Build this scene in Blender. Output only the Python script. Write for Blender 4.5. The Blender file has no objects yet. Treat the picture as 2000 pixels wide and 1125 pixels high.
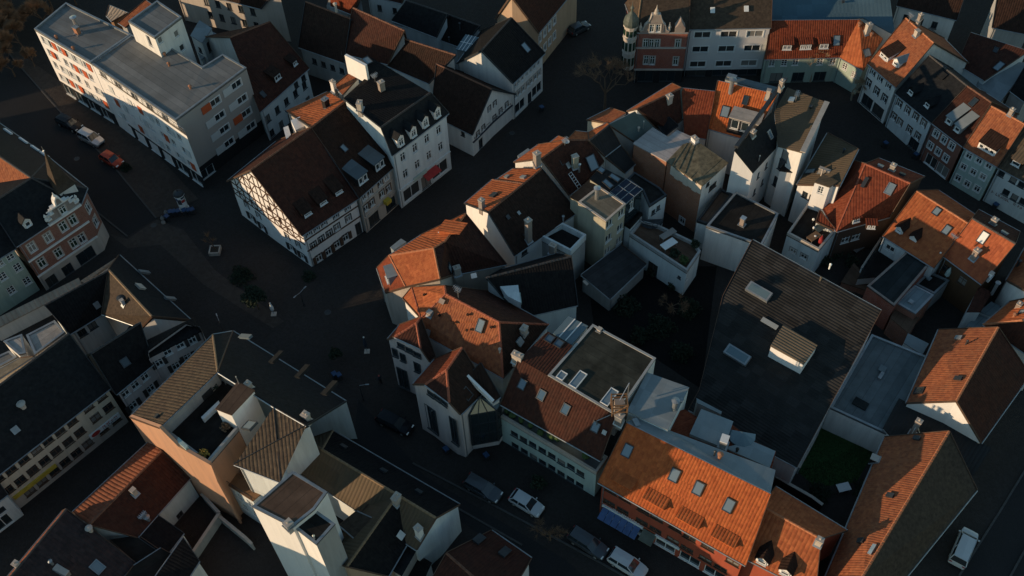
import bpy, bmesh, math, random
from mathutils import Vector, Matrix
random.seed(7)
SC = bpy.context.scene
COL = SC.collection
# ------------------------------------------------------------------ camera (drone 105 m above the market place)
CAM_H = 105.0
EX = Vector((0.999107548, -0.0422386931, 0.0))
EY = Vector((-0.0331573861, -0.784299710, 0.619495402))
EZ = Vector((-0.0261666762, -0.618942532, -0.785000285))
# rows of cam->world: X=(EX.x*cx+...) ; columns below are the camera axes in the world
AX_R = Vector((EX[0], EY[0], EZ[0])); AX_D = Vector((EX[1], EY[1], EZ[1])); AX_F = Vector((EX[2], EY[2], EZ[2]))
cam = bpy.data.cameras.new("camera"); camo = bpy.data.objects.new("camera", cam); COL.objects.link(camo)
cam.sensor_width = 36.0; cam.lens = 36.0 * 1950.0 / 2000.0; cam.clip_start = 1.0; cam.clip_end = 3000.0
camo.matrix_world = Matrix(((AX_R.x, -AX_D.x, -AX_F.x, 0), (AX_R.y, -AX_D.y, -AX_F.y, 0), (AX_R.z, -AX_D.z, -AX_F.z, CAM_H), (0, 0, 0, 1)))
SC.camera = camo
SC.render.resolution_x = 1024; SC.render.resolution_y = 576
# ------------------------------------------------------------------ low winter sun and sky
SUN_AZ = math.radians(15.0)      # direction in which the shadows run, from +x towards +y
SUN_EL = math.radians(9.5)
w = bpy.data.worlds.new("World"); SC.world = w; w.use_nodes = True
nt = w.node_tree; bg = nt.nodes["Background"]
sky = nt.nodes.new("ShaderNodeTexSky"); sky.sky_type = 'NISHITA'; sky.sun_disc = False
sky.sun_elevation = SUN_EL; sky.sun_rotation = math.atan2(-math.cos(SUN_AZ), -math.sin(SUN_AZ))
sky.altitude = 300; sky.air_density = 1.2; sky.dust_density = 0.0; sky.ozone_density = 1.6
tint = nt.nodes.new("ShaderNodeMix"); tint.data_type = 'RGBA'; tint.blend_type = 'MULTIPLY'; tint.inputs[0].default_value = 1.0; tint.inputs[7].default_value = (0.92, 1.0, 0.98, 1)
nt.links.new(sky.outputs[0], tint.inputs[6]); nt.links.new(tint.outputs[2], bg.inputs[0]); bg.inputs[1].default_value = 0.14
sl = bpy.data.lights.new("sun", 'SUN'); slo = bpy.data.objects.new("sun", sl); COL.objects.link(slo)
sl.energy = 4.0; sl.angle = math.radians(0.5); sl.color = (1.0, 0.72, 0.45)
sd = Vector((math.cos(SUN_AZ) * math.cos(SUN_EL), math.sin(SUN_AZ) * math.cos(SUN_EL), -math.sin(SUN_EL)))
slo.rotation_euler = sd.to_track_quat('-Z', 'Y').to_euler(); slo.location = (-60, 40, 90)
SC.view_settings.view_transform = 'Standard'; SC.view_settings.look = 'None'
SC.view_settings.exposure = 0.2; SC.view_settings.gamma = 1.0; SC.view_settings.use_curve_mapping = False

# ------------------------------------------------------------------ materials
MATS = {}
def _mat(name):
    m = bpy.data.materials.new(name); m.use_nodes = True; MATS[name] = m
    return m, m.node_tree, m.node_tree.nodes["Principled BSDF"]
def N(t, kind, **kw):
    n = t.nodes.new(kind)
    for k, v in kw.items(): setattr(n, k, v)
    return n
def math_(t, op, a, b=None):
    n = t.nodes.new("ShaderNodeMath"); n.operation = op
    for i, v in enumerate((a, b)):
        if v is None: continue
        if isinstance(v, (int, float)): n.inputs[i].default_value = v
        else: t.links.new(v, n.inputs[i])
    return n.outputs[0]
def mixc(t, fac, a, b, mode='MIX'):
    n = t.nodes.new("ShaderNodeMix"); n.data_type = 'RGBA'; n.blend_type = mode
    for s, v in ((n.inputs[0], fac), (n.inputs[6], a), (n.inputs[7], b)):
        if isinstance(v, (int, float)): s.default_value = v
        elif isinstance(v, tuple): s.default_value = (*v, 1) if len(v) == 3 else v
        else: t.links.new(v, s)
    return n.outputs[2]
def ramp(t, v, a, b):
    n = t.nodes.new("ShaderNodeMapRange"); n.inputs[1].default_value = a; n.inputs[2].default_value = b
    t.links.new(v, n.inputs[0]); return n.outputs[0]
def noise(t, vec, scale, detail=4, rough=0.6):
    n = t.nodes.new("ShaderNodeTexNoise"); n.inputs["Scale"].default_value = scale
    n.inputs["Detail"].default_value = detail; n.inputs["Roughness"].default_value = rough
    t.links.new(vec, n.inputs["Vector"]); return n.outputs["Fac"]
def flat(name, col, rough=0.7, metal=0.0, var=0.25, spec=0.3, scale=1.2):
    m, t, b = _mat(name)
    tc = N(t, "ShaderNodeTexCoord").outputs["Object"]
    f = ramp(t, noise(t, tc, scale, 5, 0.65), 0.3, 0.7)
    d = tuple(c * (1 - var) for c in col); l = tuple(min(1, c * (1 + var * 0.5)) for c in col)
    t.links.new(mixc(t, f, d, l), b.inputs["Base Color"])
    b.inputs["Roughness"].default_value = rough; b.inputs["Metallic"].default_value = metal
    b.inputs["Specular IOR Level"].default_value = spec
    return m
def felt(name, col, var=0.3, scale=0.6, seam=1.0, rough=0.9):
    """roofing felt: overlapped strips, dried puddles, patches of lichen"""
    m, t, b = _mat(name); tc = N(t, "ShaderNodeTexCoord").outputs["Object"]; uv = N(t, "ShaderNodeUVMap").outputs[0]
    sep = N(t, "ShaderNodeSeparateXYZ"); t.links.new(uv, sep.inputs[0])
    fr = math_(t, 'FRACT', math_(t, 'DIVIDE', sep.outputs[1], seam)); line = math_(t, 'LESS_THAN', fr, 0.07)
    strip = N(t, "ShaderNodeTexWhiteNoise", noise_dimensions='1D'); t.links.new(math_(t, 'FLOOR', math_(t, 'DIVIDE', sep.outputs[1], seam)), strip.inputs["W"])
    f = ramp(t, noise(t, tc, scale, 6, 0.65), 0.35, 0.7); f2 = ramp(t, noise(t, tc, 0.22, 3, 0.5), 0.48, 0.56); f3 = ramp(t, noise(t, tc, 6.0, 4, 0.8), 0.55, 0.75)
    c = mixc(t, f, tuple(x * (1 - var) for x in col), tuple(min(1, x * (1 + var * 0.5)) for x in col))
    c = mixc(t, math_(t, 'MULTIPLY', f2, 0.28), c, tuple(x * 0.55 for x in col)); c = mixc(t, math_(t, 'MULTIPLY', f3, 0.3), c, tuple(min(1, x * 1.5) for x in col))
    c = mixc(t, math_(t, 'MULTIPLY', line, 0.45), c, tuple(x * 0.4 for x in col))
    mul = N(t, "ShaderNodeVectorMath", operation='SCALE'); t.links.new(c, mul.inputs[0]); t.links.new(math_(t, 'ADD', 0.85, math_(t, 'MULTIPLY', strip.outputs[0], 0.3)), mul.inputs[3])
    t.links.new(mul.outputs[0], b.inputs["Base Color"]); b.inputs["Roughness"].default_value = rough; b.inputs["Specular IOR Level"].default_value = 0.1
    bp = N(t, "ShaderNodeBump"); bp.inputs["Strength"].default_value = 0.4; bp.inputs["Distance"].default_value = 0.05
    t.links.new(math_(t, 'ADD', noise(t, tc, 1.5, 4), math_(t, 'MULTIPLY', fr, 0.4)), bp.inputs["Height"]); t.links.new(bp.outputs[0], b.inputs["Normal"])
    return m
def tiles(name, col, col2, tu=0.28, tv=0.36, bump=0.6, moss=(0.09, 0.085, 0.05), mossamt=0.35, wave=True, rough=0.75, vary=0.85):
    """roof covering: courses across the slope, ribs down it, each tile its own tone, lichen in patches"""
    m, t, b = _mat(name)
    uv = N(t, "ShaderNodeUVMap").outputs[0]
    sep = N(t, "ShaderNodeSeparateXYZ"); t.links.new(uv, sep.inputs[0])
    tc = N(t, "ShaderNodeTexCoord").outputs["Object"]
    wob = math_(t, 'MULTIPLY', math_(t, 'SUBTRACT', noise(t, tc, 0.9, 3), 0.5), 0.22)
    u = math_(t, 'DIVIDE', math_(t, 'ADD', sep.outputs[0], math_(t, 'MULTIPLY', wob, 0.6)), tu); v = math_(t, 'DIVIDE', math_(t, 'ADD', sep.outputs[1], wob), tv)
    fu = math_(t, 'FRACT', u); fv = math_(t, 'FRACT', v)
    comb = N(t, "ShaderNodeCombineXYZ")
    t.links.new(math_(t, 'FLOOR', u), comb.inputs[0]); t.links.new(math_(t, 'FLOOR', v), comb.inputs[1])
    wn = N(t, "ShaderNodeTexWhiteNoise", noise_dimensions='2D'); t.links.new(comb.outputs[0], wn.inputs[0])
    big = ramp(t, noise(t, tc, 0.35, 5, 0.6), 0.35, 0.68)
    fine = ramp(t, noise(t, tc, 2.2, 5, 0.7), 0.35, 0.7)
    rnd = N(t, "ShaderNodeObjectInfo").outputs["Random"]
    c = mixc(t, math_(t, 'MULTIPLY', wn.outputs[0], vary), col, col2)
    c = mixc(t, math_(t, 'MULTIPLY', math_(t, 'MULTIPLY', big, fine), mossamt * 1.6), c, moss)
    dirt = math_(t, 'ADD', 0.72, math_(t, 'MULTIPLY', fine, 0.35))
    c = mixc(t, 1.0, c, mixc(t, 0.0, (1, 1, 1), (1, 1, 1)), 'MULTIPLY')
    mul = N(t, "ShaderNodeVectorMath", operation='SCALE'); t.links.new(c, mul.inputs[0]); t.links.new(dirt, mul.inputs[3])
    t.links.new(mul.outputs[0], b.inputs["Base Color"])
    b.inputs["Roughness"].default_value = rough; b.inputs["Specular IOR Level"].default_value = 0.08
    if wave:
        hu = math_(t, 'ABSOLUTE', math_(t, 'SINE', math_(t, 'MULTIPLY', u, math.pi)))
    else:
        hu = math_(t, 'MINIMUM', math_(t, 'MULTIPLY', math_(t, 'MINIMUM', fu, math_(t, 'SUBTRACT', 1.0, fu)), 12.0), 1.0)
    hv = math_(t, 'SUBTRACT', 1.0, fv)
    hh = math_(t, 'ADD', math_(t, 'MULTIPLY', hu, 0.07 if wave else 0.02), math_(t, 'MULTIPLY', hv, 0.045))
    hh = math_(t, 'ADD', hh, math_(t, 'MULTIPLY', wn.outputs[0], 0.02))
    bp = N(t, "ShaderNodeBump"); bp.inputs["Strength"].default_value = bump; bp.inputs["Distance"].default_value = 1.0
    t.links.new(hh, bp.inputs["Height"]); t.links.new(bp.outputs[0], b.inputs["Normal"])
    return m
def corr(name, col, period=0.35, bump=0.7, along='u', moss=0.4, mosscol=(0.10, 0.09, 0.06), amp=0.06, panel=2.4, pv=0.22):
    """corrugated or standing-seam sheet"""
    m, t, b = _mat(name)
    uv = N(t, "ShaderNodeUVMap").outputs[0]
    sep = N(t, "ShaderNodeSeparateXYZ"); t.links.new(uv, sep.inputs[0])
    a = sep.outputs[0 if along == 'u' else 1]
    hu = math_(t, 'ABSOLUTE', math_(t, 'SINE', math_(t, 'MULTIPLY', a, math.pi / period)))
    comb = N(t, "ShaderNodeCombineXYZ")
    t.links.new(math_(t, 'FLOOR', math_(t, 'DIVIDE', sep.outputs[0], panel)), comb.inputs[0])
    t.links.new(math_(t, 'FLOOR', math_(t, 'DIVIDE', sep.outputs[1], panel * 0.8)), comb.inputs[1])
    wn = N(t, "ShaderNodeTexWhiteNoise", noise_dimensions='2D'); t.links.new(comb.outputs[0], wn.inputs[0])
    tc = N(t, "ShaderNodeTexCoord").outputs["Object"]
    f = ramp(t, noise(t, tc, 0.6, 6, 0.7), 0.38, 0.68)
    c = mixc(t, math_(t, 'MULTIPLY', f, moss), col, mosscol)
    sp = ramp(t, noise(t, tc, 7.0, 3, 0.75), 0.62, 0.72); c = mixc(t, math_(t, 'MULTIPLY', math_(t, 'MULTIPLY', sp, ramp(t, noise(t, tc, 0.25, 3), 0.4, 0.65)), 0.55), c, tuple(min(0.6, x * 3.2 + 0.02) for x in col))
    mul = N(t, "ShaderNodeVectorMath", operation='SCALE'); t.links.new(c, mul.inputs[0])
    t.links.new(math_(t, 'ADD', 1.0 - pv / 2, math_(t, 'MULTIPLY', wn.outputs[0], pv)), mul.inputs[3])
    t.links.new(mul.outputs[0], b.inputs["Base Color"]); b.inputs["Roughness"].default_value = 0.8; b.inputs["Specular IOR Level"].default_value = 0.12
    bp = N(t, "ShaderNodeBump"); bp.inputs["Strength"].default_value = bump; bp.inputs["Distance"].default_value = 1.0
    t.links.new(math_(t, 'MULTIPLY', hu, amp), bp.inputs["Height"]); t.links.new(bp.outputs[0], b.inputs["Normal"])
    return m
def plaster(name, col, stain=0.55, staincol=None):
    m, t, b = _mat(name)
    tc = N(t, "ShaderNodeTexCoord").outputs["Object"]
    mp = N(t, "ShaderNodeMapping"); mp.inputs["Scale"].default_value = (1.6, 1.6, 0.16); t.links.new(tc, mp.inputs[0])
    f = ramp(t, noise(t, mp.outputs[0], 0.7, 6, 0.7), 0.42, 0.75)
    f2 = ramp(t, noise(t, tc, 5.0, 4, 0.7), 0.3, 0.8)
    sc = staincol or tuple(c * 0.55 for c in col)
    c = mixc(t, math_(t, 'MULTIPLY', f, stain), col, sc)
    c = mixc(t, math_(t, 'MULTIPLY', f2, 0.12), c, tuple(c_ * 0.7 for c_ in col))
    t.links.new(c, b.inputs["Base Color"]); b.inputs["Roughness"].default_value = 0.9; b.inputs["Specular IOR Level"].default_value = 0.15
    bp = N(t, "ShaderNodeBump"); bp.inputs["Strength"].default_value = 0.3; bp.inputs["Distance"].default_value = 0.02
    t.links.new(noise(t, tc, 14, 3), bp.inputs["Height"]); t.links.new(bp.outputs[0], b.inputs["Normal"])
    return m
def brick(name, c1, c2, mortar=(0.3, 0.27, 0.24)):
    m, t, b = _mat(name)
    uv = N(t, "ShaderNodeUVMap").outputs[0]
    br = N(t, "ShaderNodeTexBrick"); t.links.new(uv, br.inputs["Vector"])
    br.inputs["Color1"].default_value = (*c1, 1); br.inputs["Color2"].default_value = (*c2, 1); br.inputs["Mortar"].default_value = (*mortar, 1)
    br.inputs["Scale"].default_value = 1.0; br.inputs["Brick Width"].default_value = 0.26; br.inputs["Row Height"].default_value = 0.085
    br.inputs["Mortar Size"].default_value = 0.008
    tc = N(t, "ShaderNodeTexCoord").outputs["Object"]
    f = ramp(t, noise(t, tc, 0.8, 6, 0.7), 0.35, 0.7)
    c = mixc(t, math_(t, 'MULTIPLY', f, 0.45), br.outputs[0], tuple(x * 0.5 for x in c1))
    t.links.new(c, b.inputs["Base Color"]); b.inputs["Roughness"].default_value = 0.9; b.inputs["Specular IOR Level"].default_value = 0.15
    return m
def glass(name, col=(0.02, 0.03, 0.035), rough=0.06, spec=0.8):
    m, t, b = _mat(name)
    b.inputs["Base Color"].default_value = (*col, 1); b.inputs["Roughness"].default_value = rough
    b.inputs["Specular IOR Level"].default_value = spec; b.inputs["IOR"].default_value = 1.52
    return m

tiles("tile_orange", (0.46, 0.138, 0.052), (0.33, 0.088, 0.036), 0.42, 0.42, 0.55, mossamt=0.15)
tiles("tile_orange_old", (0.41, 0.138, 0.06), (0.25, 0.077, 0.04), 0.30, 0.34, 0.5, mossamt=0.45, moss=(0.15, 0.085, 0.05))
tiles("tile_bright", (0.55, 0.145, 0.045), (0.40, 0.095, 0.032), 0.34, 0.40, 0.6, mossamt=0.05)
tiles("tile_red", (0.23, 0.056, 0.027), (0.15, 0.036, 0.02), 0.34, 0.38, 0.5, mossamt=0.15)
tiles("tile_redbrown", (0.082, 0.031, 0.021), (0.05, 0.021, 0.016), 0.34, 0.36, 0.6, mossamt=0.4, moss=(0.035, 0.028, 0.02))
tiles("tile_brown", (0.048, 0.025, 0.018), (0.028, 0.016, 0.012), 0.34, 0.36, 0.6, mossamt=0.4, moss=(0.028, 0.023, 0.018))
tiles("tile_tan", (0.115, 0.085, 0.06), (0.07, 0.052, 0.04), 0.40, 0.40, 0.7, mossamt=0.3, moss=(0.10, 0.085, 0.05))
tiles("tile_dark", (0.018, 0.016, 0.016), (0.011, 0.01, 0.011), 0.34, 0.36, 0.5, mossamt=0.3, moss=(0.022, 0.02, 0.016))
tiles("slate", (0.021, 0.022, 0.024), (0.013, 0.014, 0.016), 0.3, 0.26, 0.25, wave=False, mossamt=0.25, moss=(0.03, 0.03, 0.026), rough=0.6)
tiles("slate_brown", (0.085, 0.062, 0.046), (0.055, 0.042, 0.032), 0.3, 0.28, 0.3, wave=False, mossamt=0.4, moss=(0.09, 0.07, 0.045))
corr("corr_grey", (0.03, 0.03, 0.03), 0.42, 0.8, 'u', 0.5, (0.022, 0.02, 0.018))
corr("corr_brown", (0.115, 0.085, 0.058), 0.42, 0.8, 'u', 0.5, (0.09, 0.075, 0.045))
corr("corr_light", (0.34, 0.28, 0.22), 0.62, 0.9, 'u', 0.3, (0.16, 0.13, 0.09), amp=0.12)
corr("zinc", (0.23, 0.26, 0.27), 1.1, 0.25, 'u', 0.35, (0.15, 0.17, 0.18), amp=0.03)
corr("sheet_blue", (0.075, 0.13, 0.165), 0.6, 0.3, 'u', 0.3, (0.06, 0.10, 0.12), amp=0.03)
felt("felt_grey", (0.19, 0.19, 0.183), 0.18, 0.35)
felt("felt_dark", (0.024, 0.022, 0.02), 0.4, 0.8)
felt("felt_brown", (0.12, 0.075, 0.052), 0.3, 0.6)
felt("felt_tan", (0.21, 0.18, 0.135), 0.35, 0.9)
felt("felt_light", (0.36, 0.33, 0.30), 0.2, 0.7)
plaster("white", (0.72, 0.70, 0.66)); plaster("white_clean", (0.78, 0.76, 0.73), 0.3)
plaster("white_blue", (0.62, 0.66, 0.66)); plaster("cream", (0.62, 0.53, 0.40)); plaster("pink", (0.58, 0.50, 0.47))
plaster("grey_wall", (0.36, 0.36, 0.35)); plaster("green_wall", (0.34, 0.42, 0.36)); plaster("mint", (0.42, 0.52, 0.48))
plaster("taupe", (0.37, 0.34, 0.31), 0.1); plaster("tan_wall", (0.45, 0.32, 0.22)); plaster("salmon", (0.52, 0.29, 0.18), 0.45, (0.24, 0.17, 0.14))
plaster("yellow_grey", (0.40, 0.37, 0.28)); plaster("brown_wall", (0.09, 0.055, 0.04)); plaster("red_wall", (0.34, 0.08, 0.045))
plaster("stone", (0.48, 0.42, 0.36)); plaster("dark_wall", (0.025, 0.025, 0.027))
brick("brick", (0.30, 0.11, 0.065), (0.22, 0.08, 0.05)); brick("brick_red", (0.36, 0.09, 0.05), (0.28, 0.065, 0.04)); brick("brick_orange", (0.42, 0.17, 0.085), (0.32, 0.12, 0.06))
flat("frame_white", (0.72, 0.72, 0.70), 0.5, var=0.08); flat("frame_brown", (0.10, 0.06, 0.04), 0.6); flat("frame_dark", (0.05, 0.055, 0.06), 0.5)
flat("timber", (0.085, 0.045, 0.028), 0.8); flat("wood", (0.22, 0.12, 0.06), 0.7); flat("shutter_orange", (0.50, 0.10, 0.035), 0.6, var=0.1)
flat("shutter_dark", (0.045, 0.04, 0.038), 0.7); flat("shutter_grey", (0.55, 0.57, 0.56), 0.6, var=0.1)
flat("metal", (0.32, 0.34, 0.35), 0.45, 0.6); flat("metal_dark", (0.06, 0.065, 0.07), 0.5, 0.5); flat("metal_bright", (0.62, 0.62, 0.60), 0.35, 0.8)
flat("copper_green", (0.085, 0.10, 0.085), 0.6); flat("blue_cloth", (0.06, 0.11, 0.24), 0.8); flat("red_cloth", (0.40, 0.04, 0.035), 0.8)
flat("yellow", (0.55, 0.40, 0.05), 0.7); flat("black", (0.015, 0.015, 0.016), 0.6); flat("rubber", (0.02, 0.02, 0.02), 0.9)
flat("bark", (0.13, 0.085, 0.055), 0.95); flat("twig", (0.20, 0.12, 0.07), 0.95); flat("leaf_green", (0.055, 0.09, 0.03), 0.9); flat("leaf_yellow", (0.32, 0.22, 0.05), 0.9)
flat("pot", (0.35, 0.16, 0.09), 0.8); flat("plastic_blue", (0.035, 0.075, 0.16), 0.5); flat("skin", (0.55, 0.36, 0.27), 0.6); flat("cloth_dark", (0.04, 0.045, 0.06), 0.9)
glass("glass"); glass("glass_roof", (0.10, 0.15, 0.17), 0.12, 1.0); glass("glass_green", (0.02, 0.045, 0.03)); glass("solar", (0.012, 0.018, 0.035), 0.2, 0.3)
glass("glass_curtain", (0.22, 0.21, 0.19), 0.15, 0.6); glass("glass_dim", (0.05, 0.05, 0.048), 0.1, 0.6)
glass("skylight_glass", (0.16, 0.21, 0.24), 0.15, 1.0)
flat("car_black", (0.012, 0.013, 0.016), 0.25, 0.2, 0.05); flat("car_silver", (0.50, 0.51, 0.52), 0.28, 0.6, 0.05); flat("car_red", (0.40, 0.06, 0.03), 0.25, 0.2, 0.05)
flat("car_white", (0.50, 0.52, 0.53), 0.25, 0.0, 0.05); flat("car_grey", (0.10, 0.11, 0.12), 0.28, 0.5, 0.05)
flat("lamp_white", (0.8, 0.8, 0.76), 0.3, var=0.05); flat("lamp_red", (0.35, 0.02, 0.02), 0.3, var=0.05)

# ------------------------------------------------------------------ geometry helpers
S1 = 2.8125; S2 = 3.214286
C1 = (0, 0, S1); C2 = (440, 0, S1); C3 = (900, 0, S1); C4 = (1440, 0, S1); C5 = (0, 300, S1); C6 = (440, 250, S1); C7 = (900, 250, S1); C8 = (1440, 300, S1)
D1 = (0, 600, S2); D2 = (0, 775, S2); D3 = (400, 775, S2); D4 = (400, 600, S2); D5 = (740, 560, S2); D6 = (950, 775, S2); D7 = (1200, 600, S2); D8 = (1510, 775, S2)
K3 = (740, 180, 4.6875); PX = (0, 0, 1.0)
CUR = PX
def crop(c):
    """survey sheet the next plan points were read from"""
    global CUR; CUR = c
def ray(x, y):
    px = CUR[0] + x / CUR[2]; py = CUR[1] + y / CUR[2]
    return AX_R * (px - 1000) + AX_D * (py - 562.5) + AX_F * 1950.0
EYE = Vector((0, 0, CAM_H))
def at(x, y, z=0.0):
    v = ray(x, y); return EYE + v * ((z - CAM_H) / v.z)
def onplane(x, y, p, n):
    v = ray(x, y); return EYE + v * ((p - EYE).dot(n) / v.dot(n))

def mesh_obj(name, verts, faces, mat, parent=None, uvs=None, mats=None, fm=None, loc=None, smooth=False):
    me = bpy.data.meshes.new(name); me.from_pydata([tuple(v) for v in verts], [], faces)
    for m in (mats or [mat]): me.materials.append(MATS[m])
    if fm:
        for p, i in zip(me.polygons, fm): p.material_index = i
    if uvs:
        ul = me.uv_layers.new(name="UVMap")
        flatuv = [c for f in uvs for uvp in f for c in uvp]
        ul.data.foreach_set("uv", flatuv)
    if smooth:
        for p in me.polygons: p.use_smooth = True
    me.update()
    o = bpy.data.objects.new(name, me); COL.objects.link(o)
    if parent: o.parent = parent
    if loc is not None: o.location = loc
    return o
def inst(name, me, parent, loc, rot=None, scale=None):
    o = bpy.data.objects.new(name, me); COL.objects.link(o); o.parent = parent
    if rot is not None:
        o.matrix_local = Matrix.Translation(loc) @ rot.to_4x4() @ (Matrix.Diagonal((*scale, 1)) if scale is not None else Matrix())
    else:
        o.location = loc
        if scale is not None: o.scale = scale
    return o
class MB:
    """collects simple solids; build() links them as one mesh"""
    def __init__(s): s.v = []; s.f = []; s.m = []
    def quadbox(s, pts8, m=0):
        o = len(s.v); s.v += [Vector(p) for p in pts8]
        for f in ((0, 3, 2, 1), (4, 5, 6, 7), (0, 1, 5, 4), (1, 2, 6, 5), (2, 3, 7, 6), (3, 0, 4, 7)):
            s.f.append([o + i for i in f]); s.m.append(m)
    def box(s, c, hx, hy, hz, X=Vector((1, 0, 0)), Y=Vector((0, 1, 0)), Z=Vector((0, 0, 1)), m=0):
        c = Vector(c); pts = []
        for k in (-1, 1):
            for i, j in ((-1, -1), (1, -1), (1, 1), (-1, 1)):
                pts.append(c + X * (i * hx) + Y * (j * hy) + Z * (k * hz))
        s.quadbox(pts, m)
    def bar(s, a, b, w, h, up=Vector((0, 0, 1)), m=0):
        a = Vector(a); b = Vector(b); d = (b - a); L = d.length
        if L < 1e-5: return
        d /= L; sd_ = d.cross(up)
        if sd_.length < 1e-4: sd_ = d.cross(Vector((1, 0, 0)))
        sd_.normalize(); u2 = sd_.cross(d)
        s.box((a + b) / 2, L / 2, w / 2, h / 2, d, sd_, u2, m)
    def tube(s, a, b, r0, r1=None, n=8, m=0, cap=True):
        a = Vector(a); b = Vector(b); r1 = r0 if r1 is None else r1
        d = (b - a).normalized(); x = d.orthogonal().normalized(); y = d.cross(x)
        o = len(s.v)
        for p, r in ((a, r0), (b, r1)):
            for i in range(n):
                t = 2 * math.pi * i / n; s.v.append(p + x * (math.cos(t) * r) + y * (math.sin(t) * r))
        for i in range(n):
            j = (i + 1) % n; s.f.append([o + i, o + j, o + n + j, o + n + i]); s.m.append(m)
        if cap:
            s.f.append([o + i for i in range(n)][::-1]); s.m.append(m); s.f.append([o + n + i for i in range(n)]); s.m.append(m)
    def lathe(s, c, prof, n=12, m=0):
        o = len(s.v); c = Vector(c)
        for r, z in prof:
            for i in range(n):
                t = 2 * math.pi * i / n; s.v.append(c + Vector((math.cos(t) * r, math.sin(t) * r, z)))
        for k in range(len(prof) - 1):
            for i in range(n):
                j = (i + 1) % n; s.f.append([o + k * n + i, o + k * n + j, o + (k + 1) * n + j, o + (k + 1) * n + i]); s.m.append(m)
    def poly(s, pts, m=0):
        o = len(s.v); s.v += [Vector(p) for p in pts]; s.f.append(list(range(o, o + len(pts)))); s.m.append(m)
    def prism(s, pts, d, m=0):
        """closed prism: polygon pts swept by vector d"""
        n = len(pts); o = len(s.v); s.v += [Vector(p) for p in pts] + [Vector(p) + d for p in pts]
        s.f.append(list(range(o, o + n))[::-1]); s.m.append(m); s.f.append(list(range(o + n, o + 2 * n))); s.m.append(m)
        for i in range(n):
            j = (i + 1) % n; s.f.append([o + i, o + j, o + n + j, o + n + i]); s.m.append(m)
    def build(s, name, mats, parent=None, origin=None, smooth=False):
        mats = [mats] if isinstance(mats, str) else mats
        vs = s.v if origin is None else [v - origin for v in s.v]
        o = mesh_obj(name, vs, s.f, None, parent, mats=mats, fm=s.m, smooth=smooth)
        return o
def tag(o, label, cat, group=None, kind=None):
    if label: o["label"] = label
    if cat: o["category"] = cat
    if group: o["group"] = group
    if kind: o["kind"] = kind
    return o
def structure(o): o["kind"] = "structure"; return o
def empty(name, loc, label, cat, group=None, rz=0.0):
    o = bpy.data.objects.new(name, None); COL.objects.link(o); o.location = loc; o.rotation_euler = (0, 0, rz); o.empty_display_size = 0.5
    return tag(o, label, cat, group)
UNIT = None
def unit_cube():
    global UNIT
    if UNIT is None:
        UNIT = {}
    return UNIT
def cube_mesh(mat):
    d = unit_cube()
    if mat not in d:
        b = MB(); b.box((0, 0, 0), 0.5, 0.5, 0.5); me = bpy.data.meshes.new("beam_" + mat)
        me.from_pydata([tuple(v) for v in b.v], [], b.f); me.materials.append(MATS[mat]); d[mat] = me
    return d[mat]

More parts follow.
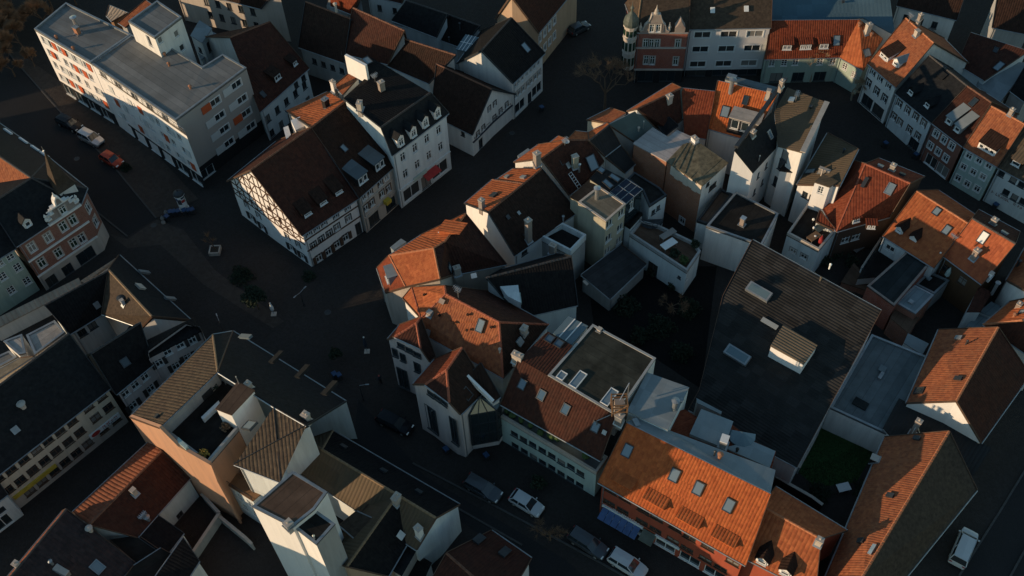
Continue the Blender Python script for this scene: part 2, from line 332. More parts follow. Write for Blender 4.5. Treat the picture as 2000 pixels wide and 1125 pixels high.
# window leaf meshes are shared between alike windows
WINM = {}; PANEV = {}; PRG = random.Random(99)
def pane_of(pm):
    r = PRG.random(); return PANEV[(pm.name, 0)] if r < 0.16 else PANEV[(pm.name, 1)] if r < 0.4 else pm
def window_mesh(w, h, style):
    """frame with glazing bars and sill, local x = along wall, y = up, z = out of wall; origin at centre of opening"""
    key = (round(w, 2), round(h, 2), style)
    if key in WINM: return WINM[key]
    fmat, bars, sur = {'white': ('frame_white', 'T', 0), 'two': ('frame_white', '2', 0), 'cross': ('frame_white', 'X', 0), 'plain': ('frame_white', '1', 0),
        'brown': ('frame_brown', 'T', 0), 'dark': ('frame_dark', '2', 0), 'darkplain': ('frame_dark', '1', 0), 'shop': ('frame_dark', '3', 0), 'shopw': ('frame_white', '3', 0),
        'stone': ('frame_white', 'T', 'stone'), 'trim': ('frame_white', 'T', 'frame_white'), 'darktrim': ('frame_white', 'T', 'shutter_dark'),
        'browntrim': ('frame_white', 'T', 'frame_brown'), 'palecasing': ('frame_white', '2', 'frame_white'), 'greytrim': ('frame_white', 'T', 'grey_wall')}[style]
    b = MB(); t = 0.09 if w < 1.6 else 0.08
    d0, d1 = -0.16, -0.06
    hw, hh = w / 2, h / 2
    def bx(x0, x1, y0, y1, z0, z1, m=0):
        b.quadbox([(x0, y0, z0), (x1, y0, z0), (x1, y1, z0), (x0, y1, z0), (x0, y0, z1), (x1, y0, z1), (x1, y1, z1), (x0, y1, z1)], m)
    bx(-hw, -hw + t, -hh, hh, d0, d1); bx(hw - t, hw, -hh, hh, d0, d1)
    bx(-hw + t, hw - t, -hh, -hh + t, d0, d1); bx(-hw + t, hw - t, hh - t, hh, d0, d1)
    if bars in 'T2X':
        bx(-t / 2, t / 2, -hh + t, hh - t, d0, d1 - 0.01)
    if bars == 'T': bx(-hw + t, -t / 2, hh * 0.3, hh * 0.3 + t * 0.8, d0, d1 - 0.01); bx(t / 2, hw - t, hh * 0.3, hh * 0.3 + t * 0.8, d0, d1 - 0.01)
    if bars == 'X':
        for y in (-hh * 0.33, hh * 0.33):
            bx(-hw + t, -t / 2, y - t * 0.3, y + t * 0.3, d0, d1 - 0.01); bx(t / 2, hw - t, y - t * 0.3, y + t * 0.3, d0, d1 - 0.01)
    if bars == '3':
        n = max(2, int(w / 1.3))
        for i in range(1, n):
            x = -hw + w * i / n; bx(x - t / 2, x + t / 2, -hh + t, hh - t, d0, d1 - 0.01)
    bx(-hw - 0.08, hw + 0.08, -hh - 0.07, -hh, -0.05, 0.10)      # sill
    mats = [fmat]
    if sur:
        mats.append(sur); k = 0.14
        bx(-hw - k, -hw, -hh, hh + k, -0.02, 0.045, 1); bx(hw, hw + k, -hh, hh + k, -0.02, 0.045, 1); bx(-hw, hw, hh, hh + k, -0.02, 0.045, 1)
    me = bpy.data.meshes.new("window"); me.from_pydata([tuple(v) for v in b.v], [], b.f)
    for m in mats: me.materials.append(MATS[m])
    for p, i in zip(me.polygons, b.m): p.material_index = i
    pm = bpy.data.meshes.new("pane"); pm.from_pydata([(-hw + t, -hh + t, -0.12), (hw - t, -hh + t, -0.12), (hw - t, hh - t, -0.12), (-hw + t, hh - t, -0.12)], [], [[0, 1, 2, 3]])
    pm.materials.append(MATS["glass_green" if style in ('stone',) else "glass"])
    WINM[key] = (me, pm)
    for k, mt in enumerate(("glass_curtain", "glass_dim")):
        p2 = pm.copy(); p2.materials.clear(); p2.materials.append(MATS[mt]); PANEV[(pm.name, k)] = p2
    return WINM[key]

HOUSES = []
class House:
    def __init__(s, name, label, cat, group=None):
        s.name = name; s.masses = []; s.label = label; s.cat = cat; s.group = group; s.root = None; s.extra = []; HOUSES.append(s)
    def mass(s, V, F, wall='white', roof='tile_dark', base=0.0, over=0.25, parapet=0.0, gutter=True, ridge=True, split=(), thick=0.16, skip=(), pmat=None, rname='roof', wname='wall', wmats=None):
        P = {}
        for k, t in V.items():
            if isinstance(t, Vector): P[k] = t
            elif t[0] == 'm':     # mirrored over the ridge in plan
                a, r0, r1 = P[t[1]], P[t[2]], P[t[3]]; d = (r1 - r0); d.z = 0; d.normalize()
                q = a - r0; q.z = 0; al = d * q.dot(d); P[k] = Vector((r0.x, r0.y, 0)) + al * 2 - q; P[k].z = t[4] if len(t) > 4 else a.z
            elif t[0] == 'p': P[k] = P[t[1]] + P[t[3]] - P[t[2]]
            elif t[0] == 'z': P[k] = Vector((P[t[1]].x, P[t[1]].y, t[2]))
            elif t[0] == 't': P[k] = P[t[1]].lerp(P[t[2]], t[3])
            elif t[0] == 'w': P[k] = Vector(t[1:])
            else: P[k] = at(*t)
        faces = []
        for f in F.split():
            mt = roof
            if ':' in f: f, mt = f.split(':')
            ks = list(f); n = Vector()
            for i in range(len(ks)):
                a, b = P[ks[i]], P[ks[(i + 1) % len(ks)]]
                n += Vector(((a.y - b.y) * (a.z + b.z), (a.z - b.z) * (a.x + b.x), (a.x - b.x) * (a.y + b.y)))
            if n.z < 0: ks.reverse(); n = -n
            faces.append((ks, mt, n.normalized()))
        M = dict(P=P, faces=faces, wall=wall, roof=roof, base=base, over=over, parapet=parapet, gutter=gutter, ridge=ridge, split=list(split), thick=thick,
                 skip=skip, pmat=pmat, open={}, wins=[], rname=rname, wname=wname, wmats=wmats or {})
        # boundary loops, counter-clockwise seen from above
        ed = {}
        for ks, mt, n in faces:
            for i in range(len(ks)): ed[(ks[i], ks[(i + 1) % len(ks)])] = (ks, n)
        bd = {a: b for (a, b) in ed if (b, a) not in ed}
        loops = []; seen = set()
        for a in list(bd):
            if a in seen: continue
            lp = []; k = a
            while k in bd and k not in seen: lp.append(k); seen.add(k); k = bd[k]
            loops.append(lp)
        M['ed'] = ed; M['loops'] = loops
        IN = {}
        for lp in loops:
            n = len(lp)
            for i in range(n):
                p0, p1, p2 = P[lp[i - 1]], P[lp[i]], P[lp[(i + 1) % n]]
                d0 = (p1 - p0).to_2d(); d1 = (p2 - p1).to_2d()
                if d0.length < 1e-4 or d1.length < 1e-4: IN[lp[i]] = p1.copy(); continue
                d0.normalize(); d1.normalize(); n0 = Vector((-d0.y, d0.x)); n1 = Vector((-d1.y, d1.x))
                bs = n0 + n1; den = 1 + n0.dot(n1)
                off = bs / den * over if den > 0.25 else n0 * over
                IN[lp[i]] = Vector((p1.x + off.x, p1.y + off.y, p1.z))
        for lp in loops:                       # a wall never rises through its own roof
            for i in range(len(lp)):
                k = lp[i]
                for ks, mt, n in faces:
                    if k in ks and n.z > 0.2:
                        zp = P[k].z - ((IN[k].x - P[k].x) * n.x + (IN[k].y - P[k].y) * n.y) / n.z
                        if zp < IN[k].z: IN[k].z = zp
        M['IN'] = IN
        s.masses.append(M)
        if s.root is None:
            c = Vector()
            for p in P.values(): c += p
            c /= len(P); s.org = Vector((c.x, c.y, 0)); s.root = empty(s.name, s.org, s.label, s.cat, s.group)
        return s
    # ---- facade placing
    def edge(s, e, mi=-1):
        M = s.masses[mi]; bdir = None
        for lp in M['loops']:
            for i in range(len(lp)):
                a, b = lp[i], lp[(i + 1) % len(lp)]
                if {a, b} == set(e): bdir = (a, b)
        if bdir is None: raise KeyError(s.name + ' edge ' + e)
        A, B = M['IN'][bdir[0]], M['IN'][bdir[1]]
        d = (B - A); d.z = 0; L = d.length; d /= L
        return bdir, A, B, d, L, Vector((d.y, -d.x, 0))
    def wpt(s, e, x, y, mi=-1):
        bdir, A, B, d, L, n = s.edge(e, mi); p = onplane(x, y, A, n); return (p - A).dot(d), p.z
    def win(s, e, pts=None, grid=None, us=None, zs=None, w=0.9, h=1.3, style='white', shut=None, mi=-1, name='window', pane=True):
        """windows in the wall under roof edge e; by survey points, by a grid of survey points, or by metres"""
        bdir, A, B, d, L, n = s.edge(e, mi); M = s.masses[mi]; lst = []
        if pts: lst = [s.wpt(e, x, y, mi) for x, y in pts]
        if grid:
            tl, tr, bl, nx, ny = grid
            u0, z0 = s.wpt(e, *tl, mi); u1, z1 = s.wpt(e, *tr, mi)
            u2, z2 = s.wpt(e, *bl, mi) if bl else (u0, z0)
            zz0 = (z0 + z1) / 2
            for j in range(ny):
                for i in range(nx):
                    lst.append((u0 + (u1 - u0) * (i / (nx - 1) if nx > 1 else 0), zz0 + (z2 - z0) * (j / (ny - 1) if ny > 1 else 0)))
        if us: lst = [(u * L, z) for z in zs for u in us]
        for (u, z) in lst:
            zt = A.z + (B.z - A.z) * u / L if M['parapet'] == 0 else 99
            if u - w / 2 < 0.12 or u + w / 2 > L - 0.12: continue
            zlow = min(A.z + (B.z - A.z) * (u - w / 2) / L, A.z + (B.z - A.z) * (u + w / 2) / L) - 0.22
            if z + h / 2 > zlow: z = zlow - h / 2
            if z - h / 2 < M['base'] + 0.02: z = M['base'] + 0.02 + h / 2
            ok = True
            for (a0, a1, b0, b1) in M['open'].get(bdir, []):
                if a0 < u + w / 2 + 0.05 and a1 > u - w / 2 - 0.05 and b0 < z + h / 2 + 0.05 and b1 > z - h / 2 - 0.05: ok = False
            if not ok: continue
            M['open'].setdefault(bdir, []).append((u - w / 2, u + w / 2, z - h / 2, z + h / 2))
            M['wins'].append((A + d * u, z, d, n, w, h, style, shut, name, pane))
        return s
    def winset(s, e, pts, w, h, style, mi=-1, name='window'):
        """windows with proud casings on a wall made of several roof edges"""
        bdir, A, B, d, L, n = s.edge(e, mi); me, pm = window_mesh(w, h, style); rot = Matrix((d, Vector((0, 0, 1)), n)).transposed()
        for x, y in pts:
            p = onplane(x, y, A, n); wo = inst(name, me, s.root, p + n * 0.17 - s.org, rot); o = bpy.data.objects.new('pane', pm); COL.objects.link(o); o.parent = wo
        return s
    def hit(s, x, y):
        v = ray(x, y).normalized(); best = None
        for M in s.masses:
            for ks, mt, n in M['faces']:
                pts = [M['P'][k] for k in ks]
                for i in range(1, len(pts) - 1):
                    a, b, c = pts[0], pts[i], pts[i + 1]
                    nn = (b - a).cross(c - a)
                    if nn.length < 1e-6: continue
                    den = v.dot(nn)
                    if abs(den) < 1e-9: continue
                    t = (a - EYE).dot(nn) / den
                    if t <= 0: continue
                    p = EYE + v * t
                    c1 = (b - a).cross(p - a).dot(nn); c2 = (c - b).cross(p - b).dot(nn); c3 = (a - c).cross(p - c).dot(nn)
                    tol = -0.02 * nn.length
                    if c1 >= tol and c2 >= tol and c3 >= tol and (best is None or t < best[0]): best = (t, p, nn.normalized() if nn.z > 0 else -nn.normalized(), ks, M)
        if best is None:
            # nearest face plane
            print('MISS', s.name, x, y)
            M = s.masses[0]; ks, mt, n = M['faces'][0]
            p = onplane(x, y, M['P'][ks[0]], n); best = (0, p, n, ks, M)
        t, p, n, ks, M = best
        hz = Vector((0, 0, 1)).cross(n)
        if hz.length < 0.05:
            L = 0
            for i in range(len(ks)):
                q = M['P'][ks[(i + 1) % len(ks)]] - M['P'][ks[i]]; q.z = 0
                if q.length > L: L = q.length; hz = q
        hz.normalize(); up = n.cross(hz)
        return p, hz, up, n
    def put(s, b, name, mats, parent=None):
        return b.build(name, mats, parent or s.root, s.org if parent is None else None)
    def chim(s, x, y, w=0.7, d=0.55, h=1.6, mat='brick', pots=1, cap='stone'):
        p, hz, up, n = s.hit(x, y); Y = Vector((0, 0, 1)).cross(hz); Z = Vector((0, 0, 1))
        b = MB(); b.box(p + Z * (h / 2 - 0.5), w / 2, d / 2, h / 2 + 0.5, hz, Y)
        b.box(p + Z * (h - 0.28), w / 2 + 0.04, d / 2 + 0.04, 0.05, hz, Y)
        o = s.put(b, 'chimney', mat)
        b = MB(); b.box(p + Z * (h + 0.04), w / 2 + 0.07, d / 2 + 0.07, 0.045, hz, Y)
        for i in range(pots):
            c = p + Z * (h + 0.06) + hz * ((i - (pots - 1) / 2) * w / max(1, pots))
            b.tube(c, c + Z * 0.28, 0.12, 0.10, 8)
        c_ = b.build('chimney_cap', [cap], o, s.org)
        b = MB(); b.box(p + n * 0.05, w / 2 + 0.14, d / 2 + 0.2, 0.05, hz, up, n)
        b.build('flashing', ['metal'], o, s.org)
        return s
    def flue(s, x, y, r=0.14, h=1.6, mat='metal_bright', base=0.0):
        p, hz, up, n = s.hit(x, y); Z = Vector((0, 0, 1)); b = MB()
        b.tube(p - Z * 0.2, p + Z * h, r, r, 10); b.tube(p + Z * h, p + Z * (h + 0.06), r * 1.5, r * 1.5, 10); b.tube(p + Z * (h + 0.16), p + Z * (h + 0.3), r * 1.7, r * 0.3, 10)
        b.tube(p + Z * h, p + Z * (h + 0.2), r * 0.7, r * 0.7, 6)
        if base: b.box(p + Z * base * 0.4, base, base, base * 0.5, hz, Z.cross(hz))
        s.put(b, 'flue_pipe', mat); return s
    def sky(s, x, y, w=0.8, l=1.2, mat='metal_dark', g='skylight_glass', tilt=0.0):
        p, hz, up, n = s.hit(x, y); b = MB(); t = 0.09; hh = 0.12
        b.box(p + n * 0.04 - hz * (w / 2), t / 2, l / 2 + t / 2, hh, hz, up, n); b.box(p + n * 0.04 + hz * (w / 2), t / 2, l / 2 + t / 2, hh, hz, up, n)
        b.box(p + n * 0.04 - up * (l / 2), w / 2 - t / 2, t / 2, hh, hz, up, n); b.box(p + n * 0.04 + up * (l / 2), w / 2 - t / 2, t / 2, hh, hz, up, n)
        o = s.put(b, 'roof_window', mat)
        b = MB(); b.poly([p + n * 0.11 + hz * i + up * j for i, j in ((-w / 2, -l / 2), (w / 2, -l / 2), (w / 2, l / 2), (-w / 2, l / 2))])
        b.build('pane', [g], o, s.org); return s
    def hatch(s, x, y, w=0.7, l=0.9, mat='metal'):
        p, hz, up, n = s.hit(x, y); b = MB(); b.box(p + n * 0.1, w / 2, l / 2, 0.12, hz, up, n); b.box(p + n * 0.24, w / 2 + 0.05, l / 2 + 0.05, 0.03, hz, up, n)
        s.put(b, 'roof_hatch', mat); return s
    def antenna(s, x, y, h=2.2, dish=False):
        p, hz, up, n = s.hit(x, y); Z = Vector((0, 0, 1)); b = MB()
        b.tube(p - Z * 0.2, p + Z * h, 0.045, 0.035, 6)
        for k, L in ((0.95, 1.1), (0.82, 0.9), (0.66, 0.7)):
            q = p + Z * (h * k); b.bar(q - hz * L / 2, q + hz * L / 2, 0.05, 0.05)
            for i in (-0.4, -0.2, 0.0, 0.2, 0.4): b.bar(q + hz * (L * i) - Z.cross(hz) * 0.3, q + hz * (L * i) + Z.cross(hz) * 0.3, 0.03, 0.03)
        if dish: b.lathe(p + Z * (h * 0.45) + hz * 0.3, [(0.02, 0), (0.25, 0.04), (0.42, 0.13)], 12)
        s.put(b, 'antenna', 'metal_bright'); return s
    def ladder(s, x0, y0, x1, y1):
        p, hz, up, n = s.hit(x0, y0); q, _, _, _ = s.hit(x1, y1); b = MB(); d = (q - p); L = d.length; d /= L; sd_ = d.cross(n).normalized()
        for k in (-0.25, 0.25): b.bar(p + sd_ * k + n * 0.12, q + sd_ * k + n * 0.12, 0.07, 0.07, n)
        for i in range(int(L / 0.4) + 1): b.bar(p + d * (i * 0.4) - sd_ * 0.25 + n * 0.12, p + d * (i * 0.4) + sd_ * 0.25 + n * 0.12, 0.06, 0.05, n)
        s.put(b, 'roof_ladder', 'frame_white'); return s
    def dormer(s, x, y, w=1.4, h=1.4, kind='gable', wall='white', roof='tile_redbrown', rise=0.25, nwin=1, style='two', flip=False):
        """x, y: foot of the dormer front, at its middle"""
        p, hz, up, n = s.hit(x, y); Z = Vector((0, 0, 1)); out = Vector((n.x, n.y, 0)).normalized(); tanp = math.sqrt(n.x ** 2 + n.y ** 2) / n.z
        H = Z.cross(out)                       # left-right
        p = p - Z * 0.05; b = MB(); hw = w / 2
        if kind == 'gable':
            rz = h + hw * 0.9; dr = rz / max(0.25, tanp); de = h / max(0.25, tanp)
            b.poly([p - H * hw, p + H * hw, p + H * hw + Z * h, p + Z * rz, p - H * hw + Z * h])
            b.poly([p + H * hw, p + H * hw - out * de + Z * h, p + H * hw + Z * h]); b.poly([p - H * hw, p - H * hw + Z * h, p - H * hw - out * de + Z * h])
        else:
            tr = -rise if kind == 'out' else rise
            de = min(6.0, h / max(0.2, tanp - rise))
            b.poly([p - H * hw, p + H * hw, p + H * hw + Z * h, p - H * hw + Z * h])
            b.poly([p + H * hw, p + H * hw - out * de + Z * (h + rise * de), p + H * hw + Z * h]); b.poly([p - H * hw, p - H * hw + Z * h, p - H * hw - out * de + Z * (h + rise * de)])
        d = s.put(b, 'dormer', wall)
        vs = []; fs = []; uvs = []; o_ = 0.18
        def slab(pts):
            nn = (pts[1] - pts[0]).cross(pts[2] - pts[0]).normalized()
            if nn.z < 0: pts = pts[::-1]; nn = -nn
            k = len(vs); m = len(pts); vs.extend([q + nn * 0.05 for q in pts] + [q - nn * 0.05 for q in pts])
            hz_ = Z.cross(nn); hz_ = hz_.normalized() if hz_.length > 0.05 else H; up_ = nn.cross(hz_)
            fl = [list(range(k, k + m)), list(range(k + m, k + 2 * m))[::-1]] + [[k + (i + 1) % m, k + i, k + m + i, k + m + (i + 1) % m] for i in range(m)]
            for f in fl: fs.append(f); uvs.append([(vs[i].dot(hz_), vs[i].dot(up_)) for i in f])
        if kind == 'gable':
            for sg in (-1, 1):
                slab([p + out * o_ + Z * rz, p - out * dr + Z * rz, p + H * sg * (hw + 0.14) - out * de + Z * (h - 0.12), p + H * sg * (hw + 0.14) + out * o_ + Z * (h - 0.12)])
        else:
            slab([p + out * o_ - H * (hw + 0.12) + Z * (h + 0.04 - rise * o_), p + out * o_ + H * (hw + 0.12) + Z * (h + 0.04 - rise * o_), p - out * de + H * (hw + 0.12) + Z * (h + 0.04 + rise * de), p - out * de - H * (hw + 0.12) + Z * (h + 0.04 + rise * de)])
        mesh_obj('dormer_roof', [v - s.org for v in vs], fs, roof, d, uvs)
        rot = Matrix((H, Z, out)).transposed()
        ww = min((w - 0.3) / nwin - 0.1, 1.3); wh = h - 0.45
        if ww > 0.3 and wh > 0.3:
            me, pm = window_mesh(ww, wh, style)
            for i in range(nwin):
                c = p + H * ((i - (nwin - 1) / 2) * (w - 0.2) / nwin) + Z * (0.22 + wh / 2) + out * 0.17 - s.org
                inst('window', me, d, c, rot); inst('pane', pm, d, c, rot)
        return s
    def box(s, pts, z0, z1, name, mat, over=None):
        b = MB(); q = [at(x, y, z1) for x, y in pts]
        b.prism([Vector((p.x, p.y, z0)) for p in q], Vector((0, 0, z1 - z0))); s.put(b, name, mat); return s
    def rail(s, e, h=1.0, mi=-1, mat='metal_dark', post=1.2, glassy=False, off=0.05, z=0.0):
        M = s.masses[mi]; bdir, A, B, d, L, n = s.edge(e, mi); A = A + Vector((0, 0, M['parapet'] + z)); B = B + Vector((0, 0, M['parapet'] + z)); b = MB(); Z = Vector((0, 0, 1))
        b.bar(A + Z * h, B + Z * h, 0.06, 0.05); b.bar(A + Z * h * 0.5, B + Z * h * 0.5, 0.03, 0.03); b.bar(A + Z * 0.1, B + Z * 0.1, 0.03, 0.03)
        k = max(1, int(L / post))
        for i in range(k + 1): q = A.lerp(B, i / k); b.bar(q, q + Z * h, 0.05, 0.05)
        s.put(b, 'railing', mat); return s
    def pipe(s, M, a, b, d):
        if d.length < 4 or M['base'] > 0.1 or a not in M['IN']: return
        n = Vector((d.y, -d.x, 0)).normalized(); q = M['IN'][a] + d.normalized() * 0.25 + n * 0.07; top = M['P'][a].lerp(M['P'][b], 0.04)
        pb = MB(); pb.tube(Vector((q.x, q.y, 0)), Vector((q.x, q.y, top.z - 0.5)), 0.05, 0.05, 6); pb.tube(Vector((q.x, q.y, top.z - 0.5)), top + n * 0.09 - Vector((0, 0, 0.1)), 0.05, 0.05, 6)
        pb.build('downpipe', ['metal'], s.root, s.org)
    # ---- mesh building
    def finish(s):
        for M in s.masses:
            P, IN, base = M['P'], M['IN'], M['base']
            vs, fs, uvs, fm = [], [], [], []; wm = [M['wall']] + [m for _, m in M['split']]
            extra = {}
            for e, m in M['wmats'].items():
                if m not in wm: wm.append(m)
                extra[frozenset(e)] = wm.index(m)
            def quad(pts, uv, mi):
                k = len(vs); vs.extend(pts); fs.append(list(range(k, k + len(pts)))); uvs.append(uv); fm.append(mi)
            for lp in M['loops']:
                for i in range(len(lp)):
                    a, b = lp[i], lp[(i + 1) % len(lp)]
                    if a + b in M['skip'] or b + a in M['skip']: continue
                    A, B = IN[a], IN[b]; d = B - A; d.z = 0; L = d.length
                    if L < 0.02: continue
                    d /= L; n = Vector((d.y, -d.x, 0)); top = lambda u: A.z + (B.z - A.z) * u / L - 0.06
                    ops = M['open'].get((a, b), [])
                    us = sorted({0.0, L, *[o[0] for o in ops], *[o[1] for o in ops]})
                    emi = extra.get(frozenset((a, b)))
                    for u0, u1 in zip(us, us[1:]):
                        if u1 - u0 < 1e-4: continue
                        col = sorted([(o[2], o[3]) for o in ops if o[0] <= u0 + 1e-4 and o[1] >= u1 - 1e-4])
                        z = base; segs = []
                        for z0, z1 in col: segs.append((z, z0)); z = z1
                        segs.append((z, None))
                        for z0, z1 in segs:
                            t0, t1 = (top(u0), top(u1)) if z1 is None else (z1, z1)
                            cuts = [c for c, _ in M['split'] if z0 < c < min(t0, t1)]
                            zs = [z0] + sorted(cuts)
                            for j, za in enumerate(zs):
                                if j + 1 < len(zs): b0 = b1 = zs[j + 1]
                                else: b0, b1 = t0, t1
                                mi = 0
                                for q, (c, _) in enumerate(M['split']):
                                    if za < c - 1e-4: mi = q + 1; break
                                if emi is not None: mi = emi
                                if b0 - za < 1e-4 and b1 - za < 1e-4: continue
                                pts = [A + d * u0, A + d * u1, A + d * u1, A + d * u0]; zz = [za, za, b1, b0]
                                pts = [Vector((p.x, p.y, q)) for p, q in zip(pts, zz)]
                                quad(pts, [(u0, za), (u1, za), (u1, b1), (u0, b0)], mi)
                    for (u0, u1, z0, z1) in ops:           # reveals
                        r = [A + d * u for u in (u0, u1)]; k = -n * 0.2
                        c = [Vector((r[0].x, r[0].y, z0)), Vector((r[1].x, r[1].y, z0)), Vector((r[1].x, r[1].y, z1)), Vector((r[0].x, r[0].y, z1))]
                        mi = 0
                        for q, (cc, _) in enumerate(M['split']):
                            if z0 < cc - 1e-4: mi = q + 1; break
                        for q in range(4):
                            quad([c[q], c[(q + 1) % 4], c[(q + 1) % 4] + k, c[q] + k], [(0, 0), (1, 0), (1, 0.2), (0, 0.2)], mi)
            if fs: mesh_obj(M['wname'], [v - s.org for v in vs], fs, None, s.root, uvs, wm, fm)
            # windows
            for (q, z, d, n, w_, h_, style, shut, nm, pane) in M['wins']:
                me, pm = window_mesh(w_, h_, style); rot = Matrix((d, Vector((0, 0, 1)), n)).transposed()
                c = Vector((q.x, q.y, z)) - s.org; wo = inst(nm, me, s.root, c, rot)
                o = bpy.data.objects.new('pane', pane_of(pm)); COL.objects.link(o); o.parent = wo
                if shut:
                    sides, m = shut
                    for sg in sides:
                        sw = w_ * (0.5 if len(sides) == 2 else 0.95)
                        o = bpy.data.objects.new('shutter', cube_mesh(m)); COL.objects.link(o); o.parent = wo
                        o.location = (sg * (w_ / 2 + sw / 2 + 0.05), 0, 0.06); o.scale = (sw, h_ + 0.1, 0.06)
            # roof
            vs, fs, uvs, fm, rm = [], [], [], [], []
            for ks, mt, n in M['faces']:
                if mt not in rm: rm.append(mt)
                hz = Vector((0, 0, 1)).cross(n)
                if hz.length < 0.06:
                    L = 0
                    for i in range(len(ks)):
                        q = P[ks[(i + 1) % len(ks)]] - P[ks[i]]; q.z = 0
                        if q.length > L: L = q.length; hz = q
                hz.normalize(); up = n.cross(hz)
                k = len(vs); pts = [P[c] for c in ks]; vs.extend(pts); vs.extend([p - Vector((0, 0, M['thick'])) for p in pts])
                m = len(ks); fs.append(list(range(k, k + m))); uvs.append([(p.dot(hz), p.dot(up)) for p in pts]); fm.append(rm.index(mt))
                fs.append(list(range(k + m, k + 2 * m))[::-1]); uvs.append([(p.dot(hz), p.dot(up)) for p in pts][::-1]); fm.append(rm.index(mt))
                for i in range(m):
                    a, b = ks[i], ks[(i + 1) % m]
                    if (b, a) not in M['ed']:
                        j = (i + 1) % m; fs.append([k + j, k + i, k + m + i, k + m + j]); fm.append(rm.index(mt))
                        q = [vs[k + j], vs[k + i], vs[k + m + i], vs[k + m + j]]; dd = (vs[k + j] - vs[k + i]).normalized()
                        uvs.append([(x.dot(dd), x.z) for x in q])
            ro = mesh_obj(M['rname'], [v - s.org for v in vs], fs, None, s.root, uvs, rm, fm)
            # ridge and hip tiles, gutters, verges
            rb = MB(); gb = MB(); Z = Vector((0, 0, 1))
            for (a, b), (ks, n) in M['ed'].items():
                pa, pb = P[a], P[b]
                if (b, a) in M['ed']:
                    if a > b or not M['ridge']: continue
                    ks2, n2 = M['ed'][(b, a)]; mid = (pa + pb) / 2; e = (pb - pa).normalized()
                    c2 = sum((P[k] for k in ks2), Vector()) / len(ks2) - mid
                    if c2.dot(n) > -0.05: continue           # valley or flat joint
                    L = (pb - pa).length; nn = (n + n2).normalized(); k = max(1, int(L / 0.42))
                    for i in range(k):
                        q0 = pa.lerp(pb, i / k); q1 = pa.lerp(pb, (i + 1) / k); sd_ = e.cross(nn).normalized()
                        jt = random.uniform(-0.025, 0.025); b0 = 0.13; b1 = 0.16; hh = 0.10 + jt
                        rb.quadbox([q0 - sd_ * b1 - nn * 0.06, q0 + sd_ * b1 - nn * 0.06, q1 + sd_ * b0 - nn * 0.06, q1 - sd_ * b0 - nn * 0.06,
                                    q0 - sd_ * b1 * 0.45 + nn * hh, q0 + sd_ * b1 * 0.45 + nn * hh, q1 + sd_ * b0 * 0.45 + nn * (hh - 0.03), q1 - sd_ * b0 * 0.45 + nn * (hh - 0.03)])
                elif M['parapet'] == 0:
                    d = pb - pa
                    if d.length < 0.3: continue
                    if abs(d.z) / d.length < 0.12:
                        if M['gutter'] and n.z < 0.995:
                            o_ = Vector((d.y, -d.x, 0)).normalized() * 0.09 - Z * 0.08
                            gb = MB(); gb.tube(pa + o_, pb + o_, 0.075, 0.075, 6); gb.build('gutter', ['metal'], s.root, s.org); s.pipe(M, a, b, d)
                    elif M['gutter']:
                        o_ = Vector((d.y, -d.x, 0)).normalized() * 0.035
                        vb = MB(); vb.bar(pa + o_ - Z * 0.03, pb + o_ - Z * 0.03, 0.06, 0.26); vb.build('verge_board', ['metal_dark' if M['roof'] in ('slate', 'tile_dark', 'tile_brown') else 'frame_brown'], s.root, s.org)
            if rb.f: 
                rmn = M['roof']; rb_m = {'tile_orange': 'ridge_orange', 'tile_orange_old': 'ridge_orange', 'tile_bright': 'ridge_orange', 'tile_red': 'ridge_red', 'tile_redbrown': 'ridge_brown', 'tile_tan': 'ridge_tan', 'tile_brown': 'ridge_brown', 'slate_brown': 'ridge_tan', 'corr_brown': 'ridge_tan'}.get(rmn, 'ridge_dark')
                rb.build('ridge_tiles', [rb_m], s.root, s.org)
            if M['parapet'] > 0:
                pb_ = MB(); h = M['parapet']; T = 0.28
                for lp in M['loops']:
                    k = len(lp)
                    outp = [P[c] for c in lp]; IN2 = []
                    for i in range(k):
                        p0, p1, p2 = outp[i - 1], outp[i], outp[(i + 1) % k]; d0 = (p1 - p0).to_2d().normalized(); d1 = (p2 - p1).to_2d().normalized()
                        n0 = Vector((-d0.y, d0.x)); n1 = Vector((-d1.y, d1.x)); den = 1 + n0.dot(n1); off = (n0 + n1) / den * T if den > 0.25 else n0 * T
                        IN2.append(Vector((p1.x + off.x, p1.y + off.y, p1.z)))
                    for i in range(k):
                        j = (i + 1) % k
                        if lp[i] + lp[j] in M['skip'] or lp[j] + lp[i] in M['skip']: continue
                        lo = -Z * 0.12; hi = Z * h
                        pb_.quadbox([outp[i] + lo, outp[j] + lo, IN2[j] + lo, IN2[i] + lo, outp[i] + hi, outp[j] + hi, IN2[j] + hi, IN2[i] + hi])
                if pb_.f: pb_.build('parapet', [M['pmat'] or 'metal'], s.root, s.org)
flat("ridge_orange", (0.44, 0.17, 0.08), 0.8, var=0.3, scale=3); flat("ridge_red", (0.33, 0.10, 0.055), 0.8, var=0.3, scale=3); flat("ridge_brown", (0.17, 0.08, 0.05), 0.8, var=0.4, scale=3)
flat("ridge_tan", (0.25, 0.17, 0.10), 0.8, var=0.3, scale=3); flat("ridge_dark", (0.065, 0.06, 0.058), 0.8, var=0.3, scale=3)
def gable(h, e0, e1, r0, r1, ze, zr, z2=None, **kw):
    """gabled volume from one surveyed eave (a-b) and its ridge (d-c); the far eave f-e mirrors the near one"""
    V = dict(a=(*e0, ze), b=(*e1, ze), d=(*r0, zr), c=(*r1, zr), f=('m', 'a', 'd', 'c', z2 or ze), e=('m', 'b', 'd', 'c', z2 or ze))
    F = kw.pop('F', None)
    fm = kw.pop('faces', None) or "abcd dcef"
    return h.mass(V, fm, **kw)
